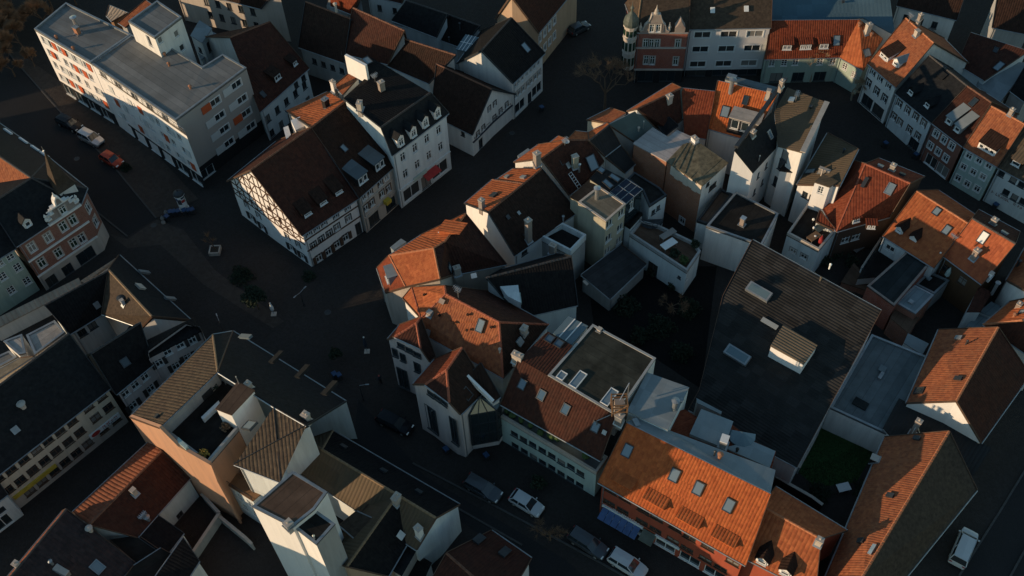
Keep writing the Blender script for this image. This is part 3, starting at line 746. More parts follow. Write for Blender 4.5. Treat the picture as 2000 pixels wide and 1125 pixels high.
tiles("tile_rib", (0.30, 0.11, 0.06), (0.22, 0.08, 0.045), 0.42, 0.5, 0.9, mossamt=0.2)
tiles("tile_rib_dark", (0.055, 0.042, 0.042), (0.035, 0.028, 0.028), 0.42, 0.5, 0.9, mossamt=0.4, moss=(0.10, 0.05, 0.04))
corr("corr_dark", (0.028, 0.027, 0.028), 0.5, 0.9, 'u', 0.5, (0.018, 0.016, 0.015))
corr("sheet_green", (0.10, 0.13, 0.12), 0.9, 0.25, 'u', 0.4, (0.075, 0.085, 0.075), amp=0.03)
flat("moss_panel", (0.15, 0.13, 0.085), 0.95, var=0.6, scale=1.8); felt("felt_pale", (0.42, 0.38, 0.36), 0.18, 0.6); plaster("cream_panel", (0.60, 0.52, 0.42), 0.35)
felt("felt_patch", (0.05, 0.05, 0.04), 0.5, 0.4); felt("felt_grey2", (0.05, 0.05, 0.052), 0.3, 0.7); felt("felt_blue2", (0.22, 0.27, 0.29), 0.15, 0.6)
plaster("white_grey", (0.60, 0.58, 0.57), 0.1); plaster("brown_red", (0.24, 0.11, 0.08)); plaster("timber_wall", (0.1, 0.055, 0.03), 0.5)
tiles("tile_orange_lines", (0.44, 0.12, 0.05), (0.33, 0.085, 0.04), 0.45, 0.75, 0.5, mossamt=0.1)
glass("skylight_blue", (0.05, 0.09, 0.13), 0.12, 0.9)
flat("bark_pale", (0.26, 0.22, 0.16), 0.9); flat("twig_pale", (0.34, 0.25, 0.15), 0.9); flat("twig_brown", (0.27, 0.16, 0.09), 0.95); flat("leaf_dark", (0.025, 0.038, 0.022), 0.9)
corr("corr_hall", (0.03, 0.029, 0.028), 0.36, 0.9, 'v', 0.6, (0.018, 0.017, 0.015), panel=1.3, pv=0.5); corr("corr_hall_brown", (0.15, 0.115, 0.08), 0.36, 0.9, 'v', 0.4, (0.08, 0.07, 0.045)); corr("zinc_dark", (0.10, 0.125, 0.14), 1.1, 0.25, 'u', 0.35, (0.08, 0.09, 0.1), amp=0.03)
# ================================================================== ground
def sheet(name, pts, z, mat, kind="structure"):
    o = mesh_obj(name, [Vector((x, y, z)) for x, y in pts], [list(range(len(pts)))], mat)
    if kind: o["kind"] = kind
    return o
def paving(name, col, scale, bump=0.4, var=0.35):
    m, t, b = _mat(name)
    tc = N(t, "ShaderNodeTexCoord").outputs["Object"]
    vo = N(t, "ShaderNodeTexVoronoi"); vo.inputs["Scale"].default_value = scale; t.links.new(tc, vo.inputs["Vector"])
    ed = N(t, "ShaderNodeTexVoronoi", feature='DISTANCE_TO_EDGE'); ed.inputs["Scale"].default_value = scale; t.links.new(tc, ed.inputs["Vector"])
    f = ramp(t, noise(t, tc, 0.12, 6, 0.65), 0.35, 0.7)
    sp = N(t, "ShaderNodeSeparateColor"); t.links.new(vo.outputs["Color"], sp.inputs[0])
    c = mixc(t, math_(t, 'MULTIPLY', sp.outputs[0], 0.6), col, tuple(x * 0.6 for x in col))
    c = mixc(t, math_(t, 'MULTIPLY', f, var), c, tuple(x * 0.45 for x in col))
    t.links.new(c, b.inputs["Base Color"]); b.inputs["Roughness"].default_value = 0.85; b.inputs["Specular IOR Level"].default_value = 0.08
    bp = N(t, "ShaderNodeBump"); bp.inputs["Strength"].default_value = bump; bp.inputs["Distance"].default_value = 0.05
    t.links.new(ramp(t, ed.outputs[0], 0.0, 0.12), bp.inputs["Height"]); t.links.new(bp.outputs[0], b.inputs["Normal"])
paving("cobbles", (0.05, 0.043, 0.039), 4.5); paving("paving_light", (0.078, 0.062, 0.052), 2.2, 0.3); paving("asphalt", (0.036, 0.034, 0.034), 14, 0.2)
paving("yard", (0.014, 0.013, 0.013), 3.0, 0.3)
flat("kerb_stone", (0.075, 0.07, 0.066), 0.85); flat("lawn", (0.03, 0.075, 0.02), 0.95, var=0.4, scale=2); flat("soil", (0.05, 0.04, 0.03), 0.95)
sheet("ground", [(-400, -150), (400, -150), (400, 500), (-400, 500)], 0.0, "cobbles")

# ================================================================== west side: apartment block and its neighbours
h = House('apartment_block', 'cream and taupe flat roofed apartment block with orange shutter panels and a roof-top stair tower', 'apartment block')
crop(C1)
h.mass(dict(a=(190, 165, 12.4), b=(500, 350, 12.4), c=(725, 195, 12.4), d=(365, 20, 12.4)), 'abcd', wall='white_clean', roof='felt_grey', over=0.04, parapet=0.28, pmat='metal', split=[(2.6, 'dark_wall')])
for u, sh in ((0.10, 0), (0.23, 1), (0.40, 1), (0.52, 0), (0.68, 0), (0.85, 1)):
    for k, z in enumerate((11.2, 8.8, 6.4, 4.0)):
        h.win('ab', us=[u], zs=[z], w=1.0, h=1.25, style='two', shut=(((1,), 'shutter_orange') if (sh + k) % 3 == 1 else ((1,), 'shutter_grey') if (sh + k) % 3 == 0 else None))
h.win('ab', us=[0.12, 0.35, 0.58, 0.82], zs=[1.2], w=2.4, h=2.0, style='shopw', name='shop_window')
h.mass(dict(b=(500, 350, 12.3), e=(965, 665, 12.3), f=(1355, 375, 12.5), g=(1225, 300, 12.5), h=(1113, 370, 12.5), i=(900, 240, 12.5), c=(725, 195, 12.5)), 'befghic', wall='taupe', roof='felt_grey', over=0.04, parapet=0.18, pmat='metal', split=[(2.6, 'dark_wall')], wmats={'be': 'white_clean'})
h.win('be', us=[0.12, 0.3, 0.5, 0.68, 0.86], zs=[11.3], w=1.6, h=1.4, style='two')
crop((320, 200, 6.25))
wl = [((620, 205), 0), ((690, 150), 9)]
for (x, y), sh in (((655, 185), 2), ((712, 345), 2), ((770, 510), 2), ((600, 10), 1), ((980, 145), 1), ((1035, 310), 2), ((928, -20), 2)):
    h.win('ef', pts=[(x + 30, y - 18)], w=1.75, h=1.15, style='palecasing', shut=((-1,), 'shutter_orange' if sh == 1 else 'shutter_grey'))
crop(C1)
h.win('ef', pts=[(1300, 465)], w=1.75, h=1.15, style='palecasing', shut=((-1,), 'shutter_grey'))
h.win('ef', pts=[(1160, 1000), (1230, 955)], w=2.6, h=1.7, style='shopw', name='shop_window')
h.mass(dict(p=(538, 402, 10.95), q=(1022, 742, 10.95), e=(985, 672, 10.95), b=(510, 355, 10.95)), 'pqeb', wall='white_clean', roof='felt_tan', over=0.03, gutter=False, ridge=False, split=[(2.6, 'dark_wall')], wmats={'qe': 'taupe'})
for i, u in enumerate((0.06, 0.16, 0.28, 0.40, 0.52, 0.64, 0.76, 0.88)):
    for k, z in enumerate((9.0, 6.5, 3.9)):
        h.win('pq', us=[u], zs=[z], w=1.0, h=1.25, style='two', shut=(((1,), 'shutter_orange') if (i * 2 + k) % 5 == 1 else ((1,), 'shutter_grey') if (i + k) % 2 == 0 else None))
h.win('pq', us=[0.1, 0.26, 0.42, 0.58, 0.74, 0.9], zs=[1.2], w=2.4, h=2.0, style='shopw', name='shop_window')
h.rail('pq', 1.0, mat='metal_bright', z=0.05)
h.mass(dict(j=(705, 122, 15.9), k=(850, 212, 15.9), l=(1000, 97, 15.9), m=(865, 7, 15.9)), 'jklm', wall='white', roof='felt_grey', over=0.04, parapet=0.22, pmat='metal')
h.win('kl', pts=[(880, 220), (970, 185), (1000, 262)], w=0.9, h=1.1, style='plain')
h.win('jk', pts=[(820, 225)], w=0.9, h=1.9, style='plain', name='roof_door')
for x, y in ((314, 213), (407, 275), (908, 308), (931, 363), (1048, 488)): h.flue(x, y, 0.16, 0.42, 'pot')
h.flue(425, 150, 0.32, 1.7, 'metal_bright'); h.chim(430, 185, 0.8, 0.6, 1.2, 'pot', 0, 'metal')

h = House('house', 'white house with brown hipped roof tucked behind the apartment block', 'house'); crop(C2)
h.mass(dict(a=(190, 615, 6.3), b=(460, 375, 6.3), c=(243, 118, 12.2), d=(25, 205, 12.2), e=('m', 'b', 'd', 'c'), f=('m', 'a', 'd', 'c')), 'abcd dcef', wall='white_blue', roof='tile_redbrown')
h.win('ab', grid=((235, 650), (435, 470), (258, 730), 5, 2), w=0.95, h=1.35, style='dark'); h.win('ab', pts=[(232, 618), (295, 560), (335, 525), (390, 467), (430, 430)], w=0.95, h=1.1, style='dark')
h.dormer(290, 440, 1.6, 1.2, 'shed', 'tile_brown', 'tile_brown', 0.2); h.dormer(385, 360, 1.2, 1.0, 'shed', 'tile_brown', 'tile_brown', 0.2); h.hatch(205, 520, 0.6, 0.9, 'metal_dark')

h = House('house', 'pale terrace house with two rows of dark windows cut by the top edge', 'house'); crop(C1)
gable(h, (960, -70), (1432, 48), (1050, -190), (1525, -60), 6.5, 10.5, wall='stone', roof='tile_brown')
h.win('ab', grid=((1130, 0), (1390, 72), (1150, 75), 5, 2), w=0.95, h=1.4, style='dark')
h = House('garden_house', 'low grey annexe with orange lit roof behind the stair tower', 'annexe'); crop(C1)
h.mass(dict(a=(650, 125, 6.0), b=(690, 150, 6.0), c=(835, 25, 7.6), d=(800, 0, 7.6)), 'abcd', wall='grey_wall', roof='tile_orange_old')
h = House('shed', 'weathered grey shed roof at the back of the apartment block', 'shed'); crop(C1)
h.mass(dict(a=(585, 85, 5.0), b=(615, 118, 5.0), c=(702, 70, 5.8), d=(600, 28, 5.8)), 'abcd', wall='wood', roof='corr_light')
h = House('annexe', 'teal glazed annexe with white rear wall right of the stair tower', 'annexe'); crop(C1)
h.mass(dict(a=(1045, 195, 7.2), b=(1110, 235, 7.2), c=(1165, 155, 7.2), d=(1095, 110, 7.2)), 'abcd', wall='white_blue', roof='zinc', over=0.1)
h.win('bc', us=[0.5], zs=[5.2], w=1.6, h=1.8, style='shop'); h.win('ab', us=[0.5], zs=[5.0], w=0.8, h=1.0, style='dark')
h.mass(dict(a=(1075, 265, 4.0), b=(1105, 330, 4.0), c=(1230, 205, 4.0), d=(1170, 175, 4.0)), 'abcd', wall='white_blue', roof='zinc', over=0.1)

h = House('house', 'dark brown roofed house with grey wall, left of the orange lit ridge', 'house'); crop(C2)
gable(h, (402, 258), (652, 345), (440, 8), (688, 102), 5.5, 11.0, wall='grey_wall', roof='tile_brown')
h.win('ab', grid=((440, 320), (640, 388), None, 5, 1), w=0.9, h=1.1, style='dark'); h.flue(610, 60, 0.2, 1.2, 'stone')
h = House('house', 'brown roofed house whose ridge catches an orange strip of sun', 'house')
gable(h, (640, 292), (893, 352), (702, 42), (985, 168), 6.5, 12.0, wall='grey_wall', roof='tile_redbrown')
h = House('house', 'low dark brown roofed house with pale gable in front of the glass canopy', 'house')
gable(h, (893, 362), (1118, 458), (968, 208), (1266, 302), 6.0, 10.0, wall='white', roof='tile_brown')
h.win('bc', us=[0.4], zs=[5.8], w=0.8, h=1.2, style='dark')
h = House('house', 'dark slate roofed house in the shaded courtyard near the top edge', 'house')
gable(h, (915, 112), (1160, 205), (998, 2), (1222, 76), 6.5, 10.0, wall='white_blue', roof='slate'); h.flue(1230, 225, 0.1, 0.6, 'metal_dark')
h = House('house', 'white walled house with brown roof at the top edge left of the slate roof', 'house')
gable(h, (785, -28), (968, 18), (830, -110), (1010, -70), 7.0, 10.0, wall='white_blue', roof='tile_redbrown'); h.win('ab', us=[0.3, 0.75], zs=[5.0], w=0.8, h=1.2, style='dark')
h = House('house', 'red roofed house peeping over the brown ridges at the top edge', 'house')
gable(h, (560, 25), (700, 80), (590, -60), (740, -5), 6.0, 9.5, wall='grey_wall', roof='tile_red')
h = House('house', 'low dark roofed outbuilding right of the slate roof', 'house')
gable(h, (1160, 210), (1300, 262), (1222, 78), (1400, 140), 5.5, 9.0, wall='white_blue', roof='tile_dark')
h.flue(1290, 160, 0.12, 1.0, 'metal_dark')
h = House('glass_canopy', 'pale glass canopy roof beside the white gable', 'canopy')
h.mass(dict(a=(1265, 270, 7.6), b=(1355, 290, 7.6), c=(1412, 210, 8.2), d=(1320, 188, 8.2)), 'abcd', wall='grey_wall', roof='glass_roof', over=0.15, gutter=False)
for k in (0.2, 0.4, 0.6, 0.8): 
    M = h.masses[0]; b = MB(); b.bar(M['P']['a'].lerp(M['P']['b'], k), M['P']['d'].lerp(M['P']['c'], k), 0.1, 0.12); h.put(b, 'glazing_bar', 'frame_white')
b = MB(); b.bar(M['P']['a'].lerp(M['P']['d'], .5), M['P']['b'].lerp(M['P']['c'], .5), 0.1, 0.12); h.put(b, 'glazing_bar', 'frame_white')

h = House('house', 'tall house with sunlit tan gable wall left of the dark street, top edge', 'house'); crop(C3)
gable(h, (428, 182), (655, -95), (275, -22), (500, -270), 7.5, 14.0, wall='tan_wall', roof='tile_redbrown')
h.win('ab', us=[.05, .11, .17, .23, .29, .35, .41, .47], zs=[5.8, 2.9], w=0.9, h=1.4, style='trim'); h.win('da', pts=[(235, 12)], w=0.7, h=0.9, style='dark')
h = House('house', 'white gabled house with black roof and rows of shuttered windows on the street', 'house')
gable(h, (287, 458), (462, 292), (112, 278), (277, 97), 7.4, 12.0, wall='white', roof='tile_dark')
h.win('ab', us=[.08, .2, .32, .47, .6, .72, .86], zs=[6.4], w=0.75, h=1.05, style='trim'); h.win('ab', us=[.1, .22, .34, .5, .62, .75, .88], zs=[4.3], w=0.8, h=1.2, style='stone')
h.win('ab', us=[.22, .8], zs=[1.5], w=2.6, h=1.9, style='shopw', name='shop_window'); h.win('ab', us=[.55], zs=[1.2], w=1.0, h=2.1, style='dark', name='door')
h.win('da', pts=[(112, 350), (130, 358)], w=0.7, h=1.2, style='darkplain'); h.sky(356, 262, 0.9, 1.5)
h = House('inn', 'white gabled inn with steep brown roof and painted lettering on its front', 'inn'); crop(C2)
h.mass(dict(a=(1357, 742, 4.7), b=(1130, 628, 4.7), c=(1160, 350, 9.4), d=(1465, 490, 9.4), f=('m', 'a', 'd', 'c'), e=('m', 'b', 'd', 'c')), 'abcd dcef', wall='white', roof='tile_brown', over=0.3)
h.win('da', pts=[(1450, 598), (1387, 735), (1417, 702)], w=0.6, h=0.95, style='darktrim'); h.win('df', pts=[(1480, 570), (1512, 610), (1545, 575)], w=0.6, h=0.95, style='darktrim')
h.win('da', pts=[(1372, 830)], w=0.9, h=1.3, style='dark'); h.win('df', pts=[(1478, 648)], w=0.6, h=0.95, style='darktrim'); h.win('da', pts=[(1405, 800)], w=1.0, h=2.0, style='dark', name='door')
h.win('ab', pts=[(1305, 735)], w=0.7, h=0.9, style='dark')
INN = h

# four-storey white house with mansard, house in the middle, half-timbered house
h = House('house', 'white four-storey house with slate mansard, four gabled dormers and shop front', 'house'); crop(K3)
V = dict(a=(122, 582, 10.8), b=(638, 192, 10.8), c=(470, 5, 13.9), d=(18, 322, 13.9))
crop(C2); V2 = dict(n=at(890, 368, 14.6), o=at(775, 300, 14.9), p=at(768, 430, 14.6), q=at(648, 540, 14.9))
crop(K3); V.update(V2)
h.mass(V, 'abcd:slate dcnopq', wall='white_blue', roof='tile_dark', over=0.2)
h.win('ab', grid=((222, 600), (548, 340), (245, 752), 4, 2), w=0.95, h=1.55, style='white')
h.win('ab', us=[0.22, 0.78], zs=[1.7], w=3.2, h=2.3, style='shopw', name='shop_window'); h.win('ab', us=[0.5], zs=[1.5], w=1.8, h=2.4, style='shop', name='shop_door')
for x, y in ((205, 490), (320, 410), (430, 318), (540, 232)): h.dormer(x, y, 1.25, 1.65, 'gable', 'white_clean', 'slate', style='white')
b = MB(); _, A, B, d, L, n = h.edge('ab'); Z = Vector((0, 0, 1))
for z, t in ((3.6, 0.16), (10.45, 0.22)): b.bar(Vector((A.x, A.y, z)) + n * 0.06, Vector((B.x, B.y, z)) + n * 0.06, 0.2, t)
h.put(b, 'cornice', 'white_blue')
b = MB(); q = A + d * (L * 0.58); q.z = 3.1; b.quadbox([q - d * 1.4, q + d * 1.4, q + d * 1.4 + n * 1.1 - Z * 0.5, q - d * 1.4 + n * 1.1 - Z * 0.5, q - d * 1.4 + Z * .05, q + d * 1.4 + Z * .05, q + d * 1.4 + n * 1.1 - Z * 0.45, q - d * 1.4 + n * 1.1 - Z * 0.45]); h.put(b, 'awning', 'red_cloth')
b = MB(); q = A + d * (L * 0.4) + n * 0.1; q.z = 3.55; b.box(q, 1.3, 0.07, 0.35, d, n, Z); h.put(b, 'shop_sign', 'mint')
crop(C2); h.chim(742, 600, 0.9, 0.6, 1.2, 'stone', 1); h.chim(862, 500, 0.8, 0.6, 1.6, 'brick_orange', 1); h.antenna(825, 455, 1.6); h.sky(780, 335, 1.0, 1.4)
fa, fb = at(655, 303, 17.2), at(768, 362, 17.2); b = MB(); dd = (fb - fa); dd.z = 0; dd.normalize(); nn_ = Vector((-dd.y, dd.x, 0))
b.prism([fa - Z * 3.2, fb - Z * 3.2, fb, fa], nn_ * 0.4); h.put(b, 'firewall', 'white_clean')
h = House('annexe', 'small red pent roof in front of the sunlit white firewall', 'annexe')
h.mass(dict(a=(600, 470, 11.0), b=(645, 520, 11.0), c=(742, 412, 12.2), d=(690, 395, 12.2)), 'abcd', wall='white', roof='tile_orange_old')
h.chim(600, 500, 0.7, 0.5, 1.8, 'white', 1)

h = House('house', 'grey and yellow house between the half-timbered house and the white mansard house', 'house'); crop(C6)
h.mass(dict(a=(735, 385, 7.5), b=(938, 203, 7.7), c=(655, -145, 13.6), d=(470, -3, 13.9), f=(330, -95, 8.8), e=(560, -200, 8.8)), 'abcd dcef:tile_orange', wall='stone', roof='tile_brown')
h.win('ab', grid=((758, 352), (885, 262), (785, 435), 2, 1), w=0.8, h=1.25, style='trim')
h.win('ab', pts=[(758, 352), (790, 328), (848, 285), (880, 262), (773, 437), (806, 410), (860, 360), (896, 332)], w=0.85, h=1.3, style='browntrim')
h.win('ab', us=[0.25, 0.75], zs=[1.4], w=2.0, h=2.0, style='shop', name='shop_window')
h.dormer(758, 300, 1.9, 1.5, 'shed', 'slate', 'zinc_dark', 0.12, 2, 'plain'); h.dormer(850, 222, 1.9, 1.5, 'shed', 'slate', 'zinc_dark', 0.12, 2, 'plain'); h.sky(652, 112, 0.7, 1.0)
crop(C2); h.chim(557, 590, 0.8, 0.7, 1.5, 'black', 1, 'metal'); h.flue(612, 520, 0.12, 0.7, 'metal_dark')
h.box([(360, 660), (410, 640), (440, 690), (385, 715)], 6.0, 11.3, 'roof_stair_head', 'white_clean'); h.box([(318, 700), (345, 690), (360, 740), (335, 765)], 4.0, 10.5, 'chimney_stack', 'white_clean')
crop(C6); b = MB(); _, A, B, d, L, n = h.edge('ab'); q = A + d * (L * 0.62) + n * 0.45; q.z = 3.0; b.box(q, 0.5, 0.35, 0.32, d, n); h.put(b, 'sign_box', 'yellow')
for z in (3.0, 5.6): b = MB(); b.bar(Vector((A.x, A.y, z)) + n * 0.05, Vector((B.x, B.y, z)) + n * 0.05, 0.16, 0.2); h.put(b, 'cornice', 'stone')

h = House('half_timbered_house', 'half-timbered gabled house with steep brown roof and three long shed dormers', 'house')
h.mass(dict(a=(420, 592, 7.0), b=(738, 382, 7.0), c=(470, -3, 14.2), d=(138, 231, 14.2), e=('m', 'b', 'd', 'c', 7.0), f=('m', 'a', 'd', 'c', 7.0)), 'abcd dcef', wall='white_clean', roof='tile_redbrown', over=0.35)
h.win('ab', us=[0.1, 0.24, 0.38, 0.60, 0.82], zs=[6.15], w=0.75, h=0.85, style='darktrim')
h.win('ab', pts=[(485, 645), (528, 612), (572, 580), (614, 545), (676, 497)], w=0.85, h=1.2, style='darktrim')
h.win('ab', pts=[(518, 722), (568, 682), (615, 640), (662, 602)], w=0.95, h=1.35, style='darktrim', shut=((-1, 1), 'frame_brown'))
h.win('ab', us=[0.93], zs=[1.2], w=1.0, h=2.3, style='dark', name='door')
GT = [(145, 490), (205, 545), (262, 590), (365, 660), (425, 705)]
h.win('fd', pts=[(x, y) for x, y in GT], w=0.95, h=1.3, style='darktrim', shut=((-1, 1), 'shutter_dark')); h.win('da', pts=[(x, y) for x, y in GT], w=0.95, h=1.3, style='darktrim', shut=((-1, 1), 'shutter_dark'))
GU = [(118, 425), (182, 480), (240, 520), (340, 595), (400, 640)]
h.win('fd', pts=GU, w=0.8, h=1.1, style='darktrim'); h.win('da', pts=GU, w=0.8, h=1.1, style='darktrim')
h.win('da', pts=[(240, 440), (300, 500), (160, 370), (205, 420), (185, 310), (138, 280)], w=0.65, h=0.85, style='brown')
for x, y in ((455, 482), (540, 420), (625, 362)): h.dormer(x, y, 1.5, 0.85, 'shed', 'tile_brown', 'tile_brown', 0.42, 1, 'plain')
HT = h
# timber framing on the gable (posts, rails, braces) and along the eaves wall
def framing(h, e_list, z0, levels, step, mat='timber', tops=None):
    for e in e_list:
        bdir, A, B, d, L, n = h.edge(e); rot = Matrix((d, Vector((0, 0, 1)), n)).transposed()
        top = lambda u: A.z + (B.z - A.z) * u / L - 0.15
        def beam(u0, z0_, u1, z1_, wd=0.16):
            u0 = max(0.05, min(L - 0.05, u0)); u1 = max(0.05, min(L - 0.05, u1)); z1_ = min(z1_, top(u1)) ; z0_ = min(z0_, top(u0))
            a = Vector((u0, z0_)); b = Vector((u1, z1_)); v = b - a
            if v.length < 0.25: return
            ang = math.atan2(v.y, v.x); c = A + d * ((u0 + u1) / 2); c = Vector((c.x, c.y, (z0_ + z1_) / 2)) + n * (0.012 + random.random() * 0.02)
            R = rot.to_4x4() @ Matrix.Rotation(ang, 4, 'Z')
            o = bpy.data.objects.new('timber_beam', cube_mesh(mat)); COL.objects.link(o); o.parent = h.root
            o.matrix_local = Matrix.Translation(c - h.org) @ R @ Matrix.Diagonal((v.length, wd, 0.07, 1))
        lv = [z0] + levels
        for z in lv:
            # rail clipped by the slope
            ua, ub = 0.0, L
            if abs(B.z - A.z) > 0.5:
                k = (z + 0.15 - A.z) / (B.z - A.z) * L
                if B.z > A.z: ua = max(0, k)
                else: ub = min(L, k)
            beam(ua, z, ub, z, 0.2)
        u = 0.15; i = 0
        while u < L:
            for a, b in zip(lv, lv[1:]):
                if top(u) > a + 0.3: beam(u, a, u, b)
                if (i + int(a)) % 2 == 0 and top(u + step) > a + 0.5 and u + step < L: beam(u, a, u + step, b if top(u + step) > b else top(u + step), 0.13)
                elif i % 2 == 1 and top(u) > a + 0.5 and u + step < L: beam(u + step, a, u, b, 0.13)
            u += step; i += 1
framing(HT, ['fd', 'da'], 4.6, [5.8, 7.0, 8.8, 10.6, 12.4], 1.3)
for z in (3.3, 5.4): b = MB(); _, A, B, d, L, n = HT.edge('ab'); b.bar(Vector((A.x, A.y, z)) + n * 0.05, Vector((B.x, B.y, z)) + n * 0.05, 0.14, 0.16); HT.put(b, 'rail_beam', 'timber')

# ================================================================== south-west block
h = House('corner_house', 'red brick corner house with stepped white gable, slate roof and pointed spire', 'house'); crop(C5)
h.mass(dict(a=(88, 512, 9.6), b=(445, 275, 9.6), c=(478, 190, 9.6), d=(272, 25, 9.6), i=(-165, -280, 9.6), g=(-200, -118, 14.2), w=(-200, 190, 9.4), q=(-60, 280, 13.4), r=(172, 132, 13.7)), 'abrq bcr cdr rdig rgw rwq', wall='brick', roof='slate', over=0.25, split=[(3.0, 'stone')])
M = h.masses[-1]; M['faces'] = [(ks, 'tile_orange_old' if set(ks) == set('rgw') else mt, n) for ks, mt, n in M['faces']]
for x, y in ((35, -125), (120, -75), (185, -32), (235, 2)): p, hz, up, nn_ = h.hit(x + 8, y + 6); b = MB(); b.box(p + nn_ * 0.1, 0.9, 0.18, 0.1, hz, up, nn_); h.put(b, 'snow_guard', 'frame_white')
h.win('ab', pts=[(175, 515), (265, 460), (230, 600), (322, 545)], w=1.0, h=1.6, style='stone'); h.win('ab', pts=[(348, 400), (400, 365), (405, 492), (450, 465)], w=1.0, h=1.6, style='stone')
h.win('bc', us=[0.5], zs=[7.4, 4.6], w=1.1, h=1.6, style='stone'); h.win('cd', us=[0.2], zs=[7.4, 4.6], w=0.9, h=1.5, style='stone')
h.win('ab', pts=[(285, 700), (378, 645)], w=1.5, h=1.8, style='shop', name='shop_window'); h.win('ab', pts=[(482, 575)], w=2.6, h=2.2, style='shop', name='shop_window')
h.dormer(160, 400, 1.1, 1.2, 'gable', 'white', 'slate', style='plain')
_, A, B, d, L, n = h.edge('ab'); Z = Vector((0, 0, 1))
b = MB(); pr = [(0.50, 0), (0.99, 0), (0.99, 0.7), (0.93, 0.7), (0.93, 1.3), (0.87, 1.3), (0.87, 2.0), (0.80, 2.0), (0.78, 2.9), (0.745, 3.3), (0.71, 2.9), (0.69, 2.0), (0.62, 2.0), (0.62, 1.3), (0.56, 1.3), (0.56, 0.7), (0.50, 0.7)]
b.prism([A + d * (L * u) + Z * (z - 0.1) + n * 0.3 for u, z in pr], -n * 0.55); h.put(b, 'stepped_gable', 'brick')
b = MB()
for (u0, z0), (u1, z1) in zip(pr[2:], pr[3:]):
    b.bar(A + d * (L * u0) + Z * z0 + n * 0.05, A + d * (L * u1) + Z * z1 + n * 0.05, 0.75, 0.2, n if abs(u1 - u0) < 0.001 else Z)
b.bar(A + d * (L * 0.48) + n * 0.25, A + d * L + n * 0.25, 0.5, 0.3); b.bar(A + d * (L * 0.53) + Z * 1.95 + n * 0.32, A + d * (L * 0.96) + Z * 1.95 + n * 0.32, 0.12, 0.12)
for z in (3.0, 6.1): b.bar(Vector((A.x, A.y, z)) + n * 0.08, Vector((B.x, B.y, z)) + n * 0.08, 0.2, 0.25)
for u in (0.745,): b.lathe(A + d * (L * u) + Z * 3.2, [(0.05, 0), (0.22, 0.15), (0.1, 0.45), (0.02, 0.8)], 8)
for u in (0.5, 0.99): b.lathe(A + d * (L * u) + Z * 0.6 + n * 0.1, [(0.25, 0), (0.25, 0.3), (0.12, 0.5), (0.2, 0.8), (0.02, 1.2)], 8)
h.put(b, 'gable_coping', 'white')
me, pm = window_mesh(0.9, 1.2, 'stone'); rot = Matrix((d, Z, n)).transposed(); wo = inst('window', me, h.root, A + d * (L * 0.745) + Z * 0.95 + n * 0.46 - h.org, rot); o = bpy.data.objects.new('pane', pm); COL.objects.link(o); o.parent = wo
# spire on a square turret at the corner
sp = at(345, 178, 11.3); b = MB(); X = d; Y = n; hw = 1.15
b.box(Vector((sp.x, sp.y, 9.9)), hw, hw, 1.9, X, Y); h.put(b, 'turret', 'white')
b = MB(); base = [Vector((sp.x, sp.y, 11.7)) + X * (i * 1.45) + Y * (j * 1.45) for i, j in ((-1, -1), (1, -1), (1, 1), (-1, 1))]; mid = [Vector((sp.x, sp.y, 12.5)) + X * (i * 1.0) + Y * (j * 1.0) for i, j in ((-1, -1), (1, -1), (1, 1), (-1, 1))]; apex = Vector((sp.x, sp.y, 17.6))
for i in range(4): j = (i + 1) % 4; b.poly([base[i], base[j], mid[j], mid[i]]); b.poly([mid[i], mid[j], apex])
b.poly(base[::-1]); h.put(b, 'spire', 'slate_brown')
b = MB(); b.tube(apex - Z * 0.2, apex + Z * 0.9, 0.05, 0.02, 6); b.lathe(apex, [(0.02, 0), (0.14, 0.12), (0.02, 0.25)], 8); h.put(b, 'finial', 'metal_bright')

h = House('house', 'pale green plastered house with white windows beside the brick corner house', 'house')
h.mass(dict(a=(-190, 690, 8.7), b=(86, 520, 8.7), c=(-55, 300, 12.6), d=(-330, 470, 12.6), e=('m', 'b', 'd', 'c'), f=('m', 'a', 'd', 'c')), 'abcd dcef', wall='green_wall', roof='slate')
h.win('ab', pts=[(45, 550), (97, 625), (148, 700), (15, 675), (62, 750), (-10, 590), (-35, 720)], w=1.0, h=1.35, style='cross')
h = House('canopy_roof', 'long ribbed pale canopy roof running below the green house', 'canopy')
h.mass(dict(a=(-60, 925, 3.2), b=(432, 682, 3.2), c=(452, 722, 2.7), d=(-60, 982, 2.7)), 'abcd', wall='white', roof='corr_light', over=0.3, gutter=False)
h = House('canopy_roof', 'short ribbed pale canopy roof pointing to the plaza', 'canopy')
h.mass(dict(a=(440, 700, 3.2), b=(636, 574, 3.2), c=(640, 586, 2.8), d=(470, 712, 2.8)), 'abcd', wall='white', roof='corr_light', over=0.1, gutter=False)

h = House('house', 'long low house with sunlit tan roof slope above the market place', 'house')
h.mass(dict(a=(655, 557, 5.6), b=(1045, 912, 5.6), r=(833, 893, 9.6), q=(596, 637, 9.6), c=(775, 955, 6.6), d=(560, 880, 6.0)), 'abrq brc qrcd', wall='white', roof='slate_brown')
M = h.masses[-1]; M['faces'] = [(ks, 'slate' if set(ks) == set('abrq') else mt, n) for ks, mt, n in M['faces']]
h.chim(680, 830, 0.35, 0.35, 0.9, 'white', 0); h.flue(668, 805, 0.3, 0.35, 'metal_dark'); h.hatch(768, 735, 1.1, 0.9, 'stone'); h.hatch(790, 655, 0.5, 1.6, 'metal'); h.hatch(932, 800, 0.5, 1.6, 'metal')
h = House('house', 'dark roofed courtyard wing with white wall and two windows', 'house')
h.mass(dict(a=(385, 990, 5.4), b=(597, 860, 5.4), c=(598, 640, 9.6), d=(245, 832, 9.0), e=('m', 'b', 'd', 'c'), f=('m', 'a', 'd', 'c')), 'abcd dcef', wall='white_blue', roof='tile_dark')
